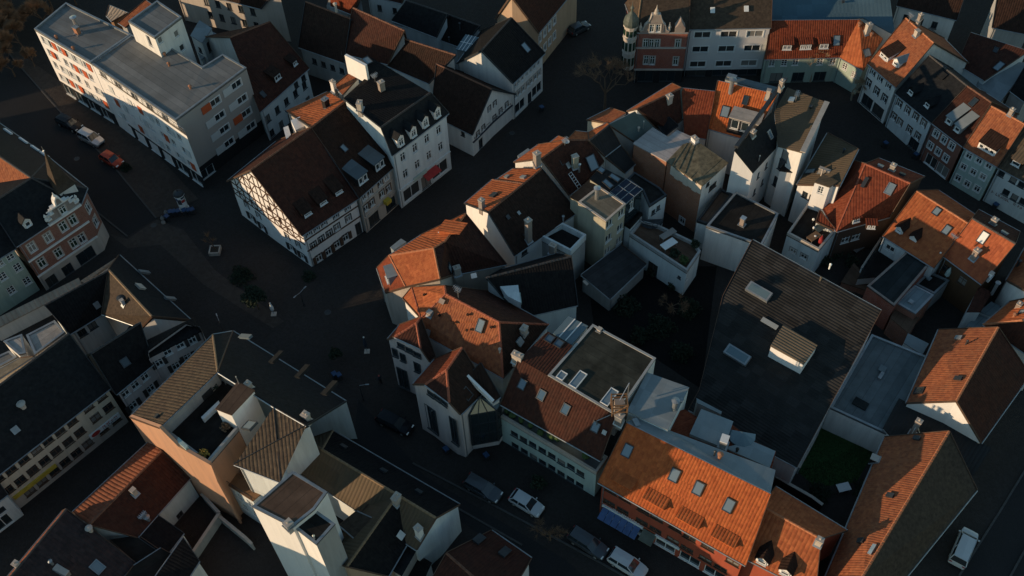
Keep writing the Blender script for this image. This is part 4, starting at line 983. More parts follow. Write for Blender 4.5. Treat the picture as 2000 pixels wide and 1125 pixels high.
h.win('ab', pts=[(452, 985), (508, 945)], w=1.1, h=1.3, style='dark'); h.hatch(530, 830, 0.6, 0.8, 'metal')
h = House('house', 'white house with dark shuttered windows, lower half of the pale pair', 'house'); crop(D1)
gable(h, (728, 548), (965, 355), (572, 290), (880, 95), 7.4, 11.5, wall='pink', roof='tile_dark')
h.win('ab', pts=[(788, 540), (850, 490), (910, 438)], w=1.0, h=1.2, style='white'); h.win('ab', pts=[(838, 618), (948, 512)], w=1.0, h=1.3, style='white', shut=((-1, 1), 'shutter_dark')); h.sky(785, 345, 0.9, 1.0, g='glass')
h = House('house', 'taller white house with chamfered end and rows of dark shutters', 'house')
h.mass(dict(a=(925, 318, 9.2), b=(930, 270, 9.6), c=(1165, 102, 9.6), d=(1245, 127, 9.2), e=(1275, 195, 8.8), f=(1225, 60, 8.0), g=(870, 230, 8.0)), 'abcdefg', wall='pink', roof='tile_dark', over=0.2, gutter=False)
h.mass(dict(a=(928, 322, 8.9), b=(1262, 150, 8.9), c=(1200, 80, 8.9), d=(880, 250, 8.9)), 'abcd', wall='pink', roof='tile_dark', over=0.1, gutter=False)
h.win('ab', pts=[(1020, 220), (1097, 172)], w=1.0, h=1.1, style='white'); h.win('ab', pts=[(1000, 350), (1072, 292), (1140, 248), (1205, 200)], w=0.9, h=1.3, style='white', shut=((-1, 1), 'shutter_dark')); h.win('ab', pts=[(1105, 370), (1180, 315)], w=0.9, h=1.3, style='white', shut=((-1, 1), 'shutter_dark'))

h = House('house', 'long cream house with three rows of square brown windows and huge slate roof', 'house')
h.mass(dict(a=(-330, 1300, 7.6), b=(692, 508, 7.6), c=(430, 166, 13.4), d=(-560, 900, 13.4), e=('m', 'b', 'd', 'c'), f=('m', 'a', 'd', 'c')), 'abcd dcef', wall='cream', roof='slate', split=[(2.2, 'stone')])
h.win('ab', pts=[(635, 563), (553, 630), (453, 722), (378, 785), (302, 842), (230, 900), (150, 962), (70, 1025), (-10, 1085)], w=1.25, h=0.95, style='brown')
h.win('ab', pts=[(680, 630), (600, 692), (500, 785), (428, 845), (352, 905), (280, 965), (205, 1025), (128, 1088), (50, 1150)], w=1.25, h=1.3, style='brown')
h.win('ab', pts=[(726, 705), (648, 768), (550, 855), (480, 915), (410, 972), (340, 1030), (262, 1092), (185, 1155)], w=1.25, h=1.3, style='brown')
_, A, B, d, L, n = h.edge('ab')
u, z = h.wpt('ab', 728, 850); h.win('ab', us=[u / L], zs=[1.15], w=3.6, h=1.7, style='shopw', name='shop_window')
u2, z2 = h.wpt('ab', 610, 925); h.win('ab', us=[u2 / L], zs=[1.1], w=1.6, h=1.6, style='shopw', name='shop_window')
q = A + d * u + n * 0.14; q.z = 2.5; b = MB(); b.box(q, 2.1, 0.08, 0.42, d, n); h.put(b, 'shop_sign', 'frame_white')
SIGN_R = (h, q + n * 0.09, d, n)
h.flue(145, 625, 0.3, 0.5, 'stone'); h.hatch(95, 770, 0.7, 0.7, 'metal')
crop(D2); u3, z3 = h.wpt('ab', 200, 690); u4, z4 = h.wpt('ab', 390, 550); crop(D1)
for uu, ww in ((u3, 1.6), ((u3 + u4) / 2, 2.4), (u4, 1.6)): h.win('ab', us=[uu / L], zs=[1.15], w=ww, h=1.6, style='shopw', name='shop_window')
b = MB(); q = A + d * ((u3 + u4) / 2) + n * 0.1; q.z = 2.35; b.box(q, abs(u4 - u3) / 2 + 0.8, 0.1, 0.28, d, n); h.put(b, 'shop_fascia', 'yellow')

h = House('annexe', 'flat pale roofed annexe behind the cream house', 'annexe')
h.mass(dict(a=(165, 178, 6.0), b=(220, 302, 6.0), c=(412, 158, 6.0), d=(345, 85, 6.0)), 'abcd', wall='white', roof='felt_light', over=0.04, parapet=0.15)
h = House('annexe', 'small flat annexe with mossy gutter left of the pale roof', 'annexe')
h.mass(dict(a=(20, 215, 5.6), b=(118, 300, 5.6), c=(165, 290, 5.6), d=(140, 170, 5.6)), 'abcd', wall='white', roof='felt_light', over=0.04, parapet=0.12)
h = House('annexe', 'brown roofed lean-to at the left edge below the canopy', 'annexe')
h.mass(dict(a=(-60, 420, 5.2), b=(125, 320, 5.2), c=(210, 310, 6.0), d=(-40, 470, 6.0)), 'abcd', wall='white', roof='felt_tan', over=0.1)
h.mass(dict(a=(-60, 330, 4.4), b=(60, 275, 4.4), c=(110, 315, 4.4), d=(-50, 400, 4.4)), 'abcd', wall='white', roof='felt_grey', over=0.04, parapet=0.12)
h = House('house', 'pale blue house with garage door at the bottom left edge of the street', 'house'); crop(D2)
h.mass(dict(a=(-260, 840, 5.2), b=(48, 612, 5.2), c=(-60, 470, 8.0), d=(-360, 690, 8.0)), 'abcd', wall='white_blue', roof='slate')
h.win('ab', pts=[(12, 715)], w=1.0, h=1.2, style='plain'); h.win('ab', us=[0.62, 0.9], zs=[1.2], w=1.8, h=2.0, style='shopw', name='garage_door')

# building with tan roof and roof terrace
h = House('house', 'large house with tan tiled wing, roof terrace and salmon firewall', 'house'); crop(D1)
V = dict(a=(815, 690, 10.0), b=(1335, 172, 10.0), c=(1462, 150, 10.0), r=(1366, 405, 15.2), q=(1000, 757, 15.2))
h.mass(V, 'abrq bcr', wall='grey_wall', roof='tile_tan', over=0.2)
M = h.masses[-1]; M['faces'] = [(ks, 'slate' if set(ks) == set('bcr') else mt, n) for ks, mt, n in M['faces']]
h.hatch(990, 690, 0.5, 0.5, 'metal_dark')
crop(D4)
h.mass(dict(r=(80, 405, 15.2), c=(176, 150, 10.0), d=(885, 590, 8.8), e=(638, 742, 15.2), s=(430, 622, 15.2), g=(475, 1098, 13.0), f=(185, 985, 13.0)), 'rcdes sefg', wall='white_blue', roof='slate', over=0.15)
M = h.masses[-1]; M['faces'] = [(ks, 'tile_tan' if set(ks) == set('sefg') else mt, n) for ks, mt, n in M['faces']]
h.sky(282, 745, 1.0, 1.6, 'frame_dark'); h.chim(640, 700, 0.7, 0.6, 0.9, 'stone', 2)
for x, y in ((455, 320), (620, 410), (790, 515)): h.hatch(x, y, 1.6, 0.8, 'slate')
h.hatch(260, 190, 0.5, 2.4, 'zinc_dark')
crop(D1)
h.mass(dict(a=(1000, 757, 12.7), b=(1366, 430, 12.7), c=(1500, 500, 12.7), d=(1500, 775, 12.7), e=(1312, 995, 12.7)), 'abcde', wall='salmon', roof='felt_dark', over=0.04, parapet=0.6, pmat='grey_wall', wmats={'ea': 'salmon'})
h.mass(dict(a=(1350, 637, 15.8), b=(1452, 677, 15.8), c=(1600, 520, 15.8), d=(1490, 467, 15.8)), 'abcd', wall='white_clean', roof='felt_brown', over=0.08, gutter=False)
h.chim(1565, 500, 0.6, 0.5, 0.7, 'stone', 1); h.flue(1500, 480, 0.05, 1.2, 'metal_bright')
# salmon firewall along the left party line
tops = [(815, 690, 10.0), (1000, 757, 15.3), (1120, 878, 13.7), (1312, 988, 13.4), (1352, 1090, 10.2)]
b = MB(); pts = [at(*t) for t in tops]
for p, q in zip(pts, pts[1:]):
    dd = (q - p); dd.z = 0; dd.normalize(); nn_ = Vector((-dd.y, dd.x, 0)) * 0.35
    b.prism([Vector((p.x, p.y, 0)), Vector((q.x, q.y, 0)), q + Z * 0.1, p + Z * 0.1], nn_)
h.put(b, 'firewall', 'salmon')
b = MB()
for x, y in ((1210, 610), (1290, 560), (1330, 500)): p = at(x, y, 12.7); b.box(p + Z * 0.5, 0.9, 0.35, 0.5, d, n)
h.put(b, 'terrace_planter', 'metal_dark')
h.box([(1262, 690), (1372, 585), (1380, 605), (1275, 705)], 12.7, 13.4, 'terrace_wall', 'white_blue'); h.box([(1120, 815), (1180, 870), (1165, 890), (1105, 840)], 12.7, 14.0, 'terrace_wall', 'mint')

h = House('house', 'low red tiled house with a ribbed sunlit slope in the lower left', 'house'); crop(D2)
h.mass(dict(a=(455, 722, 5.2), b=(932, 282, 5.2), c=(1014, 342, 7.4), d=(560, 802, 7.4), e=(1197, 505, 4.6), f=(862, 882, 4.6)), 'abcd dcef', wall='white_blue', roof='tile_redbrown', over=0.2)
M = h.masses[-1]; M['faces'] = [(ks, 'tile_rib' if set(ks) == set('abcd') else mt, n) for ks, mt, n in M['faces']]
h.win('ef', pts=[(1143, 762)], w=0.9, h=1.0, style='dark'); h.chim(850, 610, 0.5, 0.4, 1.0, 'stone', 0); h.flue(930, 770, 0.22, 0.5, 'metal'); h.antenna(905, 760, 0.8)
h = House('house', 'ribbed grey-brown roofed house in the bottom left corner with sunlit ridge', 'house')
h.mass(dict(a=(30, 1150, 6.6), b=(390, 720, 6.6), c=(416, 705, 8.2), d=(-10, 1220, 8.2), e=(850, 1042, 4.4), f=(380, 1560, 4.4)), 'abcd dcef', wall='white', roof='tile_rib_dark', over=0.15)
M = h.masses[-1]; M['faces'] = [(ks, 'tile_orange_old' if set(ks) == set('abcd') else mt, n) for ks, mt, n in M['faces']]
h.sky(612, 1070, 1.0, 1.3, 'metal'); h.chim(395, 1100, 0.5, 1.6, 0.5, 'brick', 0); h.flue(330, 1050, 0.15, 0.6, 'metal'); h.flue(570, 840, 0.25, 0.5, 'stone'); h.chim(115, 1065, 0.5, 0.5, 0.8, 'stone', 1)
h = House('annexe', 'dark lean-to roof between the two lower left houses', 'annexe')
h.mass(dict(a=(690, 895, 4.6), b=(865, 868, 4.6), c=(1035, 985, 3.9), d=(852, 1040, 3.9)), 'abcd', wall='white', roof='felt_dark', over=0.1)
h.mass(dict(a=(850, 870, 4.6), b=(985, 740, 4.6), c=(1152, 855, 3.8), d=(1040, 1000, 3.8)), 'abcd', wall='white', roof='tile_dark', over=0.1)
h = House('house', 'small white house with two windows at the bottom edge', 'house')
h.mass(dict(a=(975, 1130, 5.6), b=(1150, 885, 5.6), c=(1250, 1030, 5.0), d=(1120, 1230, 5.0)), 'abcd', wall='white', roof='tile_dark', over=0.1)
h = House('house', 'white end house with grey eaves below the dark lean-to at the bottom edge', 'house')
h.mass(dict(a=(975, 1125, 4.2), b=(1080, 990, 4.2), c=(1010, 950, 4.8), d=(840, 1060, 4.8), e=(780, 1140, 4.4)), 'abcde', wall='white_blue', roof='felt_dark', over=0.1)

h = House('house', 'tall white walled flat brown roofed house at the bottom', 'house'); crop(D3)
h.mass(dict(a=(295, 690, 17.8), b=(550, 820, 17.8), c=(690, 708, 17.8), d=(770, 597, 17.8), e=(552, 465, 17.8)), 'abcde', wall='white_clean', roof='felt_brown', over=0.04, parapet=0.06)
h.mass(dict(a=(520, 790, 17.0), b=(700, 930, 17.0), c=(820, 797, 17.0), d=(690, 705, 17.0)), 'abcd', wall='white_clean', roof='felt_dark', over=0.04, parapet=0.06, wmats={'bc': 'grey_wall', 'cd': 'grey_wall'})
h.chim(530, 810, 0.7, 0.6, 0.6, 'grey_wall', 1); h.flue(690, 890, 0.08, 0.5)
h = House('house', 'narrow white house with a covered balcony between the terrace house and the flat brown roof', 'house')
h.mass(dict(a=(60, 500, 6.8), b=(300, 655, 6.8), c=(388, 580, 7.0), d=(118, 440, 7.0)), 'abcd', wall='white_blue', roof='wood', over=0.05, gutter=False)
h.win('ab', us=[0.55, 0.85], zs=[5.2, 2.8], w=0.8, h=1.3, style='white')
h.rail('ab', 0.9, mat='metal_dark')
h = House('house', 'long tan tiled house with two chimneys and dark street slope at the bottom', 'house')
h.mass(dict(a=(640, 272, 7.2), b=(802, 212, 6.6), c=(1600, 676, 6.6), r=(1452, 760, 9.6), q=(735, 330, 9.6), e=(1330, 960, 6.6), f=(590, 475, 6.6)), 'qbcr abq qrefa', wall='white_blue', roof='corr_brown', over=0.15)
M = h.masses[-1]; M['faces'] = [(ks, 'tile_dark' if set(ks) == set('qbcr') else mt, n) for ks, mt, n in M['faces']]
h.mass(dict(a=(720, 1015, 6.4), r=(892, 1065, 9.2), q=(1205, 622, 9.5), b=(1060, 640, 7.6), c=(1345, 790, 6.6), d=(1150, 1125, 6.4)), 'arqb rdcq', wall='tan_wall', roof='corr_brown', over=0.12)
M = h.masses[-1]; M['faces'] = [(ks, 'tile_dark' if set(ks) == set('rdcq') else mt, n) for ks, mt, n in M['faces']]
h.chim(848, 448, 0.9, 0.6, 1.2, 'stone', 1); h.chim(1208, 660, 0.9, 0.6, 1.2, 'stone', 2); h.chim(1350, 870, 0.7, 0.6, 1.8, 'white', 1)
for x, y in ((868, 318), (1120, 470), (1340, 602)): h.hatch(x, y, 0.7, 0.5, 'metal_dark')
h.hatch(1225, 870, 0.7, 0.7, 'white'); h.hatch(890, 570, 0.5, 0.5, 'metal_dark')
h.mass(dict(a=(848, 805, 8.2), b=(948, 892, 8.2), c=(1046, 762, 8.6), d=(952, 720, 8.6)), 'abcd', wall='tan_wall', roof='slate_brown', over=0.08)
h = House('house', 'small grey flat roofed house right of the tan tiled house at the bottom', 'house')
h.mass(dict(a=(1165, 1080, 5.6), b=(1235, 1125, 5.6), c=(1330, 960, 5.6), d=(1255, 895, 5.6)), 'abcd', wall='stone', roof='slate', over=0.1, gutter=False)
h.mass(dict(a=(1265, 1125, 3.2), b=(1370, 1160, 3.2), c=(1425, 1040, 3.2), d=(1335, 985, 3.2)), 'abcd', wall='white', roof='tile_dark', over=0.1)
h = House('house', 'dark red roofed house with two roof hatches at the bottom edge beside the street', 'house'); crop(PX)
h.mass(dict(a=(960, 1036, 5.6), b=(1038, 1090, 5.6), c=(985, 1180, 8.5), d=(872, 1080, 8.5), e=('m', 'b', 'd', 'c'), f=('m', 'a', 'd', 'c')), 'abcd dcef', wall='white_blue', roof='tile_redbrown')
h.hatch(985, 1080, 0.8, 1.3, 'metal_dark'); h.hatch(935, 1055, 0.8, 1.3, 'metal_dark')

# ================================================================== unseen houses west of the view, added to cast shadows into it
for x0, y0, L_, D_, rz, ze, zr, lab, rf in ((-112, 100, 22, 12, -41, 8.5, 13.5, 'unseen shadow-casting row house added west of the brick corner house', 'tile_redbrown'), (-108, 68, 20, 12, 40, 9.0, 14.0, 'unseen shadow-casting row house added west of the cream house', 'tile_brown'),
        (-92, 40, 24, 12, 42, 8.0, 13.0, 'unseen shadow-casting row house added south-west of the cream house', 'tile_orange_old'), (-63, 27, 16, 14, 0, 16.0, 19.5, 'unseen tall shadow-casting house added below the lower left corner', 'tile_redbrown'), (-140, 126, 30, 13, -41, 9.0, 14.0, 'unseen shadow-casting row house added opposite the bare trees', 'tile_brown'), (-140, 84, 26, 13, 20, 9.0, 14.0, 'unseen shadow-casting house added farthest beyond the left edge', 'tile_redbrown')):
    h = House('house', lab, 'house'); c_, s_ = math.cos(math.radians(rz)), math.sin(math.radians(rz))
    q = lambda u, v, z: ('w', x0 + u * c_ - v * s_, y0 + u * s_ + v * c_, z)
    h.mass(dict(a=q(-L_ / 2, -D_ / 2, ze), b=q(L_ / 2, -D_ / 2, ze), c=q(L_ / 2, 0, zr), d=q(-L_ / 2, 0, zr), e=q(L_ / 2, D_ / 2, ze), f=q(-L_ / 2, D_ / 2, ze)), 'abcd dcef', wall='white', roof=rf)
    h.win('ab', us=[.08, .2, .32, .44, .56, .68, .8, .92], zs=[6.4, 3.6], w=1.0, h=1.4); h.win('ef', us=[.08, .2, .32, .44, .56, .68, .8, .92], zs=[6.4, 3.6], w=1.0, h=1.4)
# ================================================================== central block
SE = 5.625
E1 = (1000, 140, SE); E2 = (1200, 140, SE); E3 = (900, 300, SE); E4 = (1100, 320, SE); E5 = (1460, 240, SE); E6 = (1720, 420, SE); E7 = (1720, 600, SE); E8 = (1520, 400, SE)
K4 = (1320, 20, 7.03); K7 = (1300, 150, 3.409)
Z = Vector((0, 0, 1))
def remat(h, sets, mi=-1):
    M = h.masses[mi]; M['faces'] = [(ks, sets.get(''.join(sorted(ks)), mt), n) for ks, mt, n in M['faces']]
felt("felt_blue", (0.13, 0.155, 0.165), 0.25, 0.5); felt("felt_teal", (0.03, 0.036, 0.038), 0.3, 0.7)

h = House('corner_house', 'orange hipped mansard corner house with grey box dormer on the market place', 'house'); crop(C6)
h.mass(dict(A=(900, 700, 9.6), B=(1075, 588, 9.6), C=(1205, 622, 12.3), D=(1145, 660, 12.5), E=(1180, 830, 12.3), F=(990, 872, 9.6), G=(834, 768, 6.6), K=(880, 905, 6.6), M=(1320, 470, 12.3), N=(1545, 748, 8.0), O=(1255, 805, 8.4)), 'ABCD ADEF AFKG BMC CMNO DCOE', wall='stone', roof='tile_orange', over=0.12)
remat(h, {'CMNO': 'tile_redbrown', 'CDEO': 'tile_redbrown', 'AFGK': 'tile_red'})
h.dormer(895, 838, 1.9, 1.7, 'shed', 'zinc', 'zinc', 0.05, 1, 'plain'); h.sky(1232, 770, 0.9, 1.1); h.chim(1275, 800, 0.8, 0.6, 1.2, 'stone', 1)
h.mass(dict(a=(905, 655, 9.0), b=(925, 672, 9.0), c=(995, 625, 9.0), d=(965, 607, 9.0)), 'abcd', wall='zinc', roof='zinc', over=0.05, base=5, gutter=False)
h.dormer(1195, 560, 1.8, 0.9, 'shed', 'tile_orange', 'tile_orange', 0.3, 1, 'plain')
h.win('bc', us=[0.5], zs=[6.0], w=1, h=1)

# big corner building with chamfered cross gables and glass oriel
h = House('gabled_corner_building', 'large pale building with red roofs, two clipped cross gables and a glass oriel', 'building'); crop(D5)
s0, s1, t = at(420, 45, 13.4), at(755, 222, 13.4), at(780, 572, 9.3)
dr = (s1 - s0); dr.z = 0; dr.normalize(); pn = Vector((dr.y, -dr.x, 0)); Wd = (t - s1).dot(pn); print('church depth', Wd)
e0 = Vector((s0.x, s0.y, 9.3)) + pn * Wd - dr * 2.5
h.mass(dict(s=s0, r=s1, t=t, e=e0, u=(262, 198, 11.0), v=(205, 5, 10.2), w=(412, -6, 12.6), k=(150, 72, 9.2), y=(690, 30, 8.6), x=(1066, 236, 8.6), z=(850, 492, 8.8)), 'srteu suvw uvk swyxr rxzt', wall='white', roof='tile_red', over=0.15)
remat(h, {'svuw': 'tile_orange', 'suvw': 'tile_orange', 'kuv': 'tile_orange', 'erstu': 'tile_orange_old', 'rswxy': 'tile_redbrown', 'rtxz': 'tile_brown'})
h.mass(dict(l=(53, 330, 9.8), k=(98, 314, 11.5), m=(262, 388, 11.5), r=(318, 470, 9.8), f=(236, 228, 12.6), b=(262, 190, 12.6), q=(355, 440, 9.6), p=(130, 240, 9.8)), 'lkfbp kmf fmrqb', wall='pink', roof='tile_red', over=0.12)
remat(h, {'bfmqr': 'tile_brown', 'fkm': 'tile_redbrown'})
h.winset('km', [(140, 368), (193, 396), (243, 424)], 1.0, 0.8, 'darkplain'); h.winset('km', [(103, 412), (153, 442)], 0.8, 1.5, 'darkplain'); h.winset('km', [(243, 505)], 0.9, 1.9, 'darkplain'); h.winset('km', [(155, 575)], 1.5, 4.2, 'shop', name='tall_window')
h.mass(dict(l=(213, 612, 10.0), k=(290, 612, 11.7), m=(442, 727, 11.7), r=(512, 802, 10.0), f=(425, 522, 13.2), b=(522, 382, 13.2), q=(680, 640, 9.6), p=(350, 455, 9.8)), 'lkfbp kmf fmrqb', wall='pink', roof='tile_red', over=0.12)
remat(h, {'bfmqr': 'tile_brown', 'fkm': 'tile_redbrown'})
h.winset('km', [(328, 670), (370, 697), (412, 726)], 1.0, 0.8, 'darkplain'); h.winset('km', [(335, 830)], 1.7, 5.4, 'shop', name='tall_window'); h.winset('km', [(475, 905)], 1.1, 5.6, 'dark', name='tall_window')
h.sky(550, 672, 0.95, 1.3); h.sky(637, 245, 0.85, 1.5, 'metal_dark'); h.hatch(400, 92, 0.6, 0.5, 'brick_orange'); h.antenna(500, 75, 2.2); h.hatch(313, 285, 0.5, 0.7, 'metal'); h.chim(912, 290, 0.8, 0.6, 1.0, 'stone', 1); h.hatch(880, 345, 0.8, 0.8, 'zinc'); h.flue(760, 410, 0.12, 0.5, 'stone')
for x, y in ((385, 180), (468, 225), (562, 175), (710, 253), (557, 272), (290, 55)): h.hatch(x, y, 0.18, 0.22, 'tile_brown')
h.chim(872, 470, 1.2, 0.6, 1.4, 'stone', 2); h.chim(320, 175, 0.5, 0.5, 0.5, 'brick_orange', 0)
h.mass(dict(a=(555, 565, 11.0), b=(640, 478, 11.8), c=(762, 690, 9.6), d=(716, 726, 9.6)), 'abcd', wall='white', roof='tile_brown', over=0.1)
fa, fb = at(553, 562, 11.3), at(716, 722, 9.9); b = MB(); b.bar(fa, fb, 0.3, 0.7); h.put(b, 'gable_coping', 'white_clean')
# glass oriel
b = MB(); top = [at(x, y, 8.2) for x, y in ((545, 775), (568, 806), (738, 776), (765, 735))]; apex = at(632, 690, 10.0)
bot = [Vector((p.x, p.y, 1.4)) for p in top]
for i in range(3): b.poly([bot[i], bot[i + 1], top[i + 1], top[i]])
h.put(b, 'oriel_glass', 'glass')
b = MB()
for i in range(3): b.poly([top[i], top[i + 1], apex])
h.put(b, 'oriel_roof', 'glass_roof')
b = MB()
for p, q in zip(bot, top): b.bar(p, q, 0.22, 0.22)
for i in range(3):
    for zz in (1.4, 3.6, 5.9, 8.15): b.bar(Vector((bot[i].x, bot[i].y, zz)), Vector((bot[i + 1].x, bot[i + 1].y, zz)), 0.12, 0.14)
    for k in (0.33, 0.67): p = bot[i].lerp(bot[i + 1], k); b.bar(p, Vector((p.x, p.y, 8.2)), 0.08, 0.08)
for p in top + [top[1].lerp(top[2], 0.33), top[1].lerp(top[2], 0.66)]: b.bar(p, apex, 0.1, 0.1)
h.put(b, 'oriel_frame', 'metal_dark')
b = MB(); b.prism([Vector((p.x, p.y, 0.4)) for p in bot], Z * 1.0); h.put(b, 'oriel_base', 'pink')

# terrace row house
h = House('terrace_house', 'long brown tiled house with balcony, mint facade and rows of windows above the street', 'house')
h.mass(dict(a=(765, 738, 8.2), b=(1392, 1092, 8.2), c=(1492, 814, 12.2), d=(880, 452, 12.2)), 'abcd', wall='mint', roof='tile_redbrown', over=1.5)
crop(D6); h.win('ab', pts=[(205, 105), (262, 140), (320, 178), (380, 215), (440, 255), (500, 290), (560, 330), (620, 365)], w=0.9, h=1.5, style='white')
A, B = at(72, 120, 5.4), at(690, 490, 5.4); dd = (B - A).normalized(); nn_ = Vector((-dd.y, dd.x, 0))
h.mass(dict(a=A, b=B, c=B + nn_ * 2.4, d=A + nn_ * 2.4), 'abcd', wall='mint', roof='felt_grey', over=0.05, parapet=0.55, pmat='stone')
h.win('ab', pts=[(175, 235), (232, 268), (290, 300), (350, 335), (410, 370), (470, 410), (530, 440), (590, 480)], w=1.05, h=1.1, style='darkplain')
h.win('ab', pts=[(180, 315), (238, 352), (295, 380), (352, 415), (410, 445), (468, 485), (527, 520), (585, 558)], w=1.05, h=1.15, style='darkplain')
h.win('ab', us=[0.15, 0.38, 0.62, 0.85], zs=[0.75], w=2.4, h=1.3, style='shop', name='shop_window')
b = MB()
for i in range(14):
    u = random.uniform(0.05, 0.95); p = A.lerp(B, u) + nn_ * random.uniform(0.6, 1.2); r = random.uniform(0.18, 0.4); b.lathe(p, [(r * .6, 0), (r, 0.35), (r * 1.4, 0.6), (r * 1.1, 0.95), (0.05, 1.2)], 7)
h.put(b, 'balcony_plants', 'leaf_green')
crop(D5)
h.mass(dict(a=(880, 452, 12.25), b=(1062, 560, 12.25), c=(1215, 370, 12.6), d=(1060, 280, 12.6)), 'abcd', wall='white', roof='tile_redbrown', over=0.05)
for x, y in ((902, 612), (1022, 680), (1173, 768), (1362, 880)): h.sky(x, y, 0.85, 1.15, g='skylight_blue')
for x, y in ((1072, 328), (1130, 358)): h.sky(x, y, 0.9, 0.9, g='skylight_blue')
h.hatch(1420, 912, 0.4, 0.4, 'metal'); h.chim(1508, 850, 0.8, 0.7, 1.4, 'metal', 1)
h.mass(dict(a=(1060, 558, 12.35), b=(1492, 812, 12.35), c=(1740, 450, 12.35), d=(1342, 236, 12.35)), 'abcd', wall='white', roof='felt_patch', over=0.04, parapet=0.1, pmat='grey_wall', base=8)
for x, y in ((1148, 560), ): h.sky(x, y, 0.8, 1.0, 'frame_white')
for x, y in ((1250, 585), (1447, 694)): h.sky(x, y, 0.9, 2.2, 'frame_white')
h.chim(1385, 275, 0.4, 0.4, 0.3, 'stone', 0)
h.mass(dict(a=(1093, 293, 11.6), b=(1212, 364, 11.6), c=(1314, 246, 11.9), d=(1190, 184, 11.9)), 'abcd', wall='white', roof='glass_roof', over=0.05, gutter=False, rname='conservatory_roof')
M = h.masses[-1]
for k in (0.33, 0.66): b = MB(); b.bar(M['P']['a'].lerp(M['P']['b'], k) + Z * 0.03, M['P']['d'].lerp(M['P']['c'], k) + Z * 0.03, 0.12, 0.12); h.put(b, 'glazing_bar', 'frame_white')
# chimney under repair with wooden scaffold
p = at(1505, 775, 12.9); b = MB()
for i, j in ((-1, -1), (1, -1), (1, 1), (-1, 1)): b.bar(p + Vector((i * .8, j * .7, 0)), p + Vector((i * .8, j * .7, 2.2)), 0.12, 0.12)
for zz in (0.7, 1.5, 2.1):
    for (i, j), (k, l) in (((-1, -1), (1, -1)), ((1, -1), (1, 1)), ((1, 1), (-1, 1)), ((-1, 1), (-1, -1))): b.bar(p + Vector((i * .8, j * .7, zz)), p + Vector((k * .8, l * .7, zz)), 0.1, 0.12)
b.bar(p + Vector((-.8, -.7, .2)), p + Vector((.8, -.7, 2.0)), 0.08, 0.08); h.put(b, 'chimney_scaffold', 'wood')
b = MB(); b.box(p + Z * 0.8, 0.5, 0.4, 0.9); h.put(b, 'chimney', 'brick_orange')
p2 = at(1560, 700, 12.9); b = MB(); b.bar(p + Z * 2, p2 + Z * 3, 0.07, 0.07); b.bar(p2, p2 + Z * 3, 0.08, 0.08); b.bar(p + Z * 1.2, p2 + Z * 0.4, 0.06, 0.06); h.put(b, 'scaffold_pole', 'metal_bright')

# orange house on the street
h = House('house', 'bright orange tiled house with red facade, four roof windows and blue awning', 'house'); crop(D6)
h.mass(dict(a=(700, 535, 7.6), b=(1628, 1058, 7.6), c=(1784, 611, 11.8), d=(882, 165, 11.8)), 'abcd', wall='red_wall', roof='tile_bright', over=0.35)
for x, y in ((885, 338), (1180, 492), (1330, 575), (1522, 683)): h.sky(x, y, 0.95, 1.35, 'frame_dark')
for x, y in ((845, 560), (1048, 680), (1258, 800), (1480, 918)): h.dormer(x, y, 2.4, 0.62, 'shed', 'tile_bright', 'tile_bright', 0.15, 2, 'plain')
h.win('ab', pts=[(780, 590), (870, 640), (985, 715), (1070, 760), (1185, 825), (1275, 885), (1390, 945), (1470, 995), (1545, 1040)], w=1.5, h=0.95, style='brown')
h.win('ab', pts=[(770, 665), (855, 715), (975, 785), (1060, 835), (1170, 900), (1258, 955), (1375, 1020), (1470, 1075)], w=1.5, h=0.95, style='brown')
h.win('ab', us=[0.1, 0.26, 0.5, 0.68, 0.86], zs=[1.2], w=2.4, h=1.7, style='shopw', name='shop_window')
_, A, B, d, L, n = h.edge('ab')
for u0, u1 in ((0.02, 0.33), (0.42, 0.60)):
    b = MB(); p = A + d * (L * u0) + n * 0.06; q = A + d * (L * u1) + n * 0.06; b.bar(Vector((p.x, p.y, 2.35)), Vector((q.x, q.y, 2.35)), 0.2, 0.5); h.put(b, 'shop_fascia', 'white_blue')
SIGN_O = (h, A, d, n, L)
for k in range(6):
    u = 0.03 + k * 0.048; p = A + d * (L * u); q = A + d * (L * (u + 0.045)); b = MB()
    p.z = q.z = 2.2; b.quadbox([p + n * 0.1, q + n * 0.1, q + n * 1.5 - Z * 0.5, p + n * 1.5 - Z * 0.5, p + n * 0.1 + Z * 0.06, q + n * 0.1 + Z * 0.06, q + n * 1.5 - Z * 0.44, p + n * 1.5 - Z * 0.44]); h.put(b, 'awning_panel', 'blue_cloth')
b = MB(); p = A + d * (L * 0.335); q = A + d * (L * 0.43); p.z = q.z = 2.4; b.quadbox([p + n * .1, q + n * .1, q + n * 1.3 - Z * .6, p + n * 1.3 - Z * .6, p + n * .1 + Z * .08, q + n * .1 + Z * .08, q + n * 1.3 - Z * .5, p + n * 1.3 - Z * .5]); h.put(b, 'porch_roof', 'copper_green')
crop(D7)
h.mass(dict(a=(77, 722, 11.75), b=(980, 1170, 11.75), c=(1012, 1022, 11.2), d=(332, 768, 11.2), e=(160, 680, 11.5)), 'abcde', wall='grey_wall', roof='zinc', over=0.05, gutter=False)
h.hatch(135, 728, 0.9, 0.5, 'metal'); h.flue(660, 945, 0.2, 0.6, 'pot'); h.flue(628, 925, 0.1, 0.5, 'metal_dark')
h = House('annexe', 'blue-grey zinc flat roofed annexe with a steel flue behind the orange house', 'annexe')
h.mass(dict(a=(78, 652, 12.0), b=(335, 772, 12.0), c=(470, 503, 12.0), d=(205, 408, 12.0)), 'abcd', wall='white_blue', roof='zinc', over=0.04, gutter=False)
h.flue(375, 640, 0.28, 1.6, 'metal'); h.hatch(420, 590, 0.4, 0.3, 'metal')
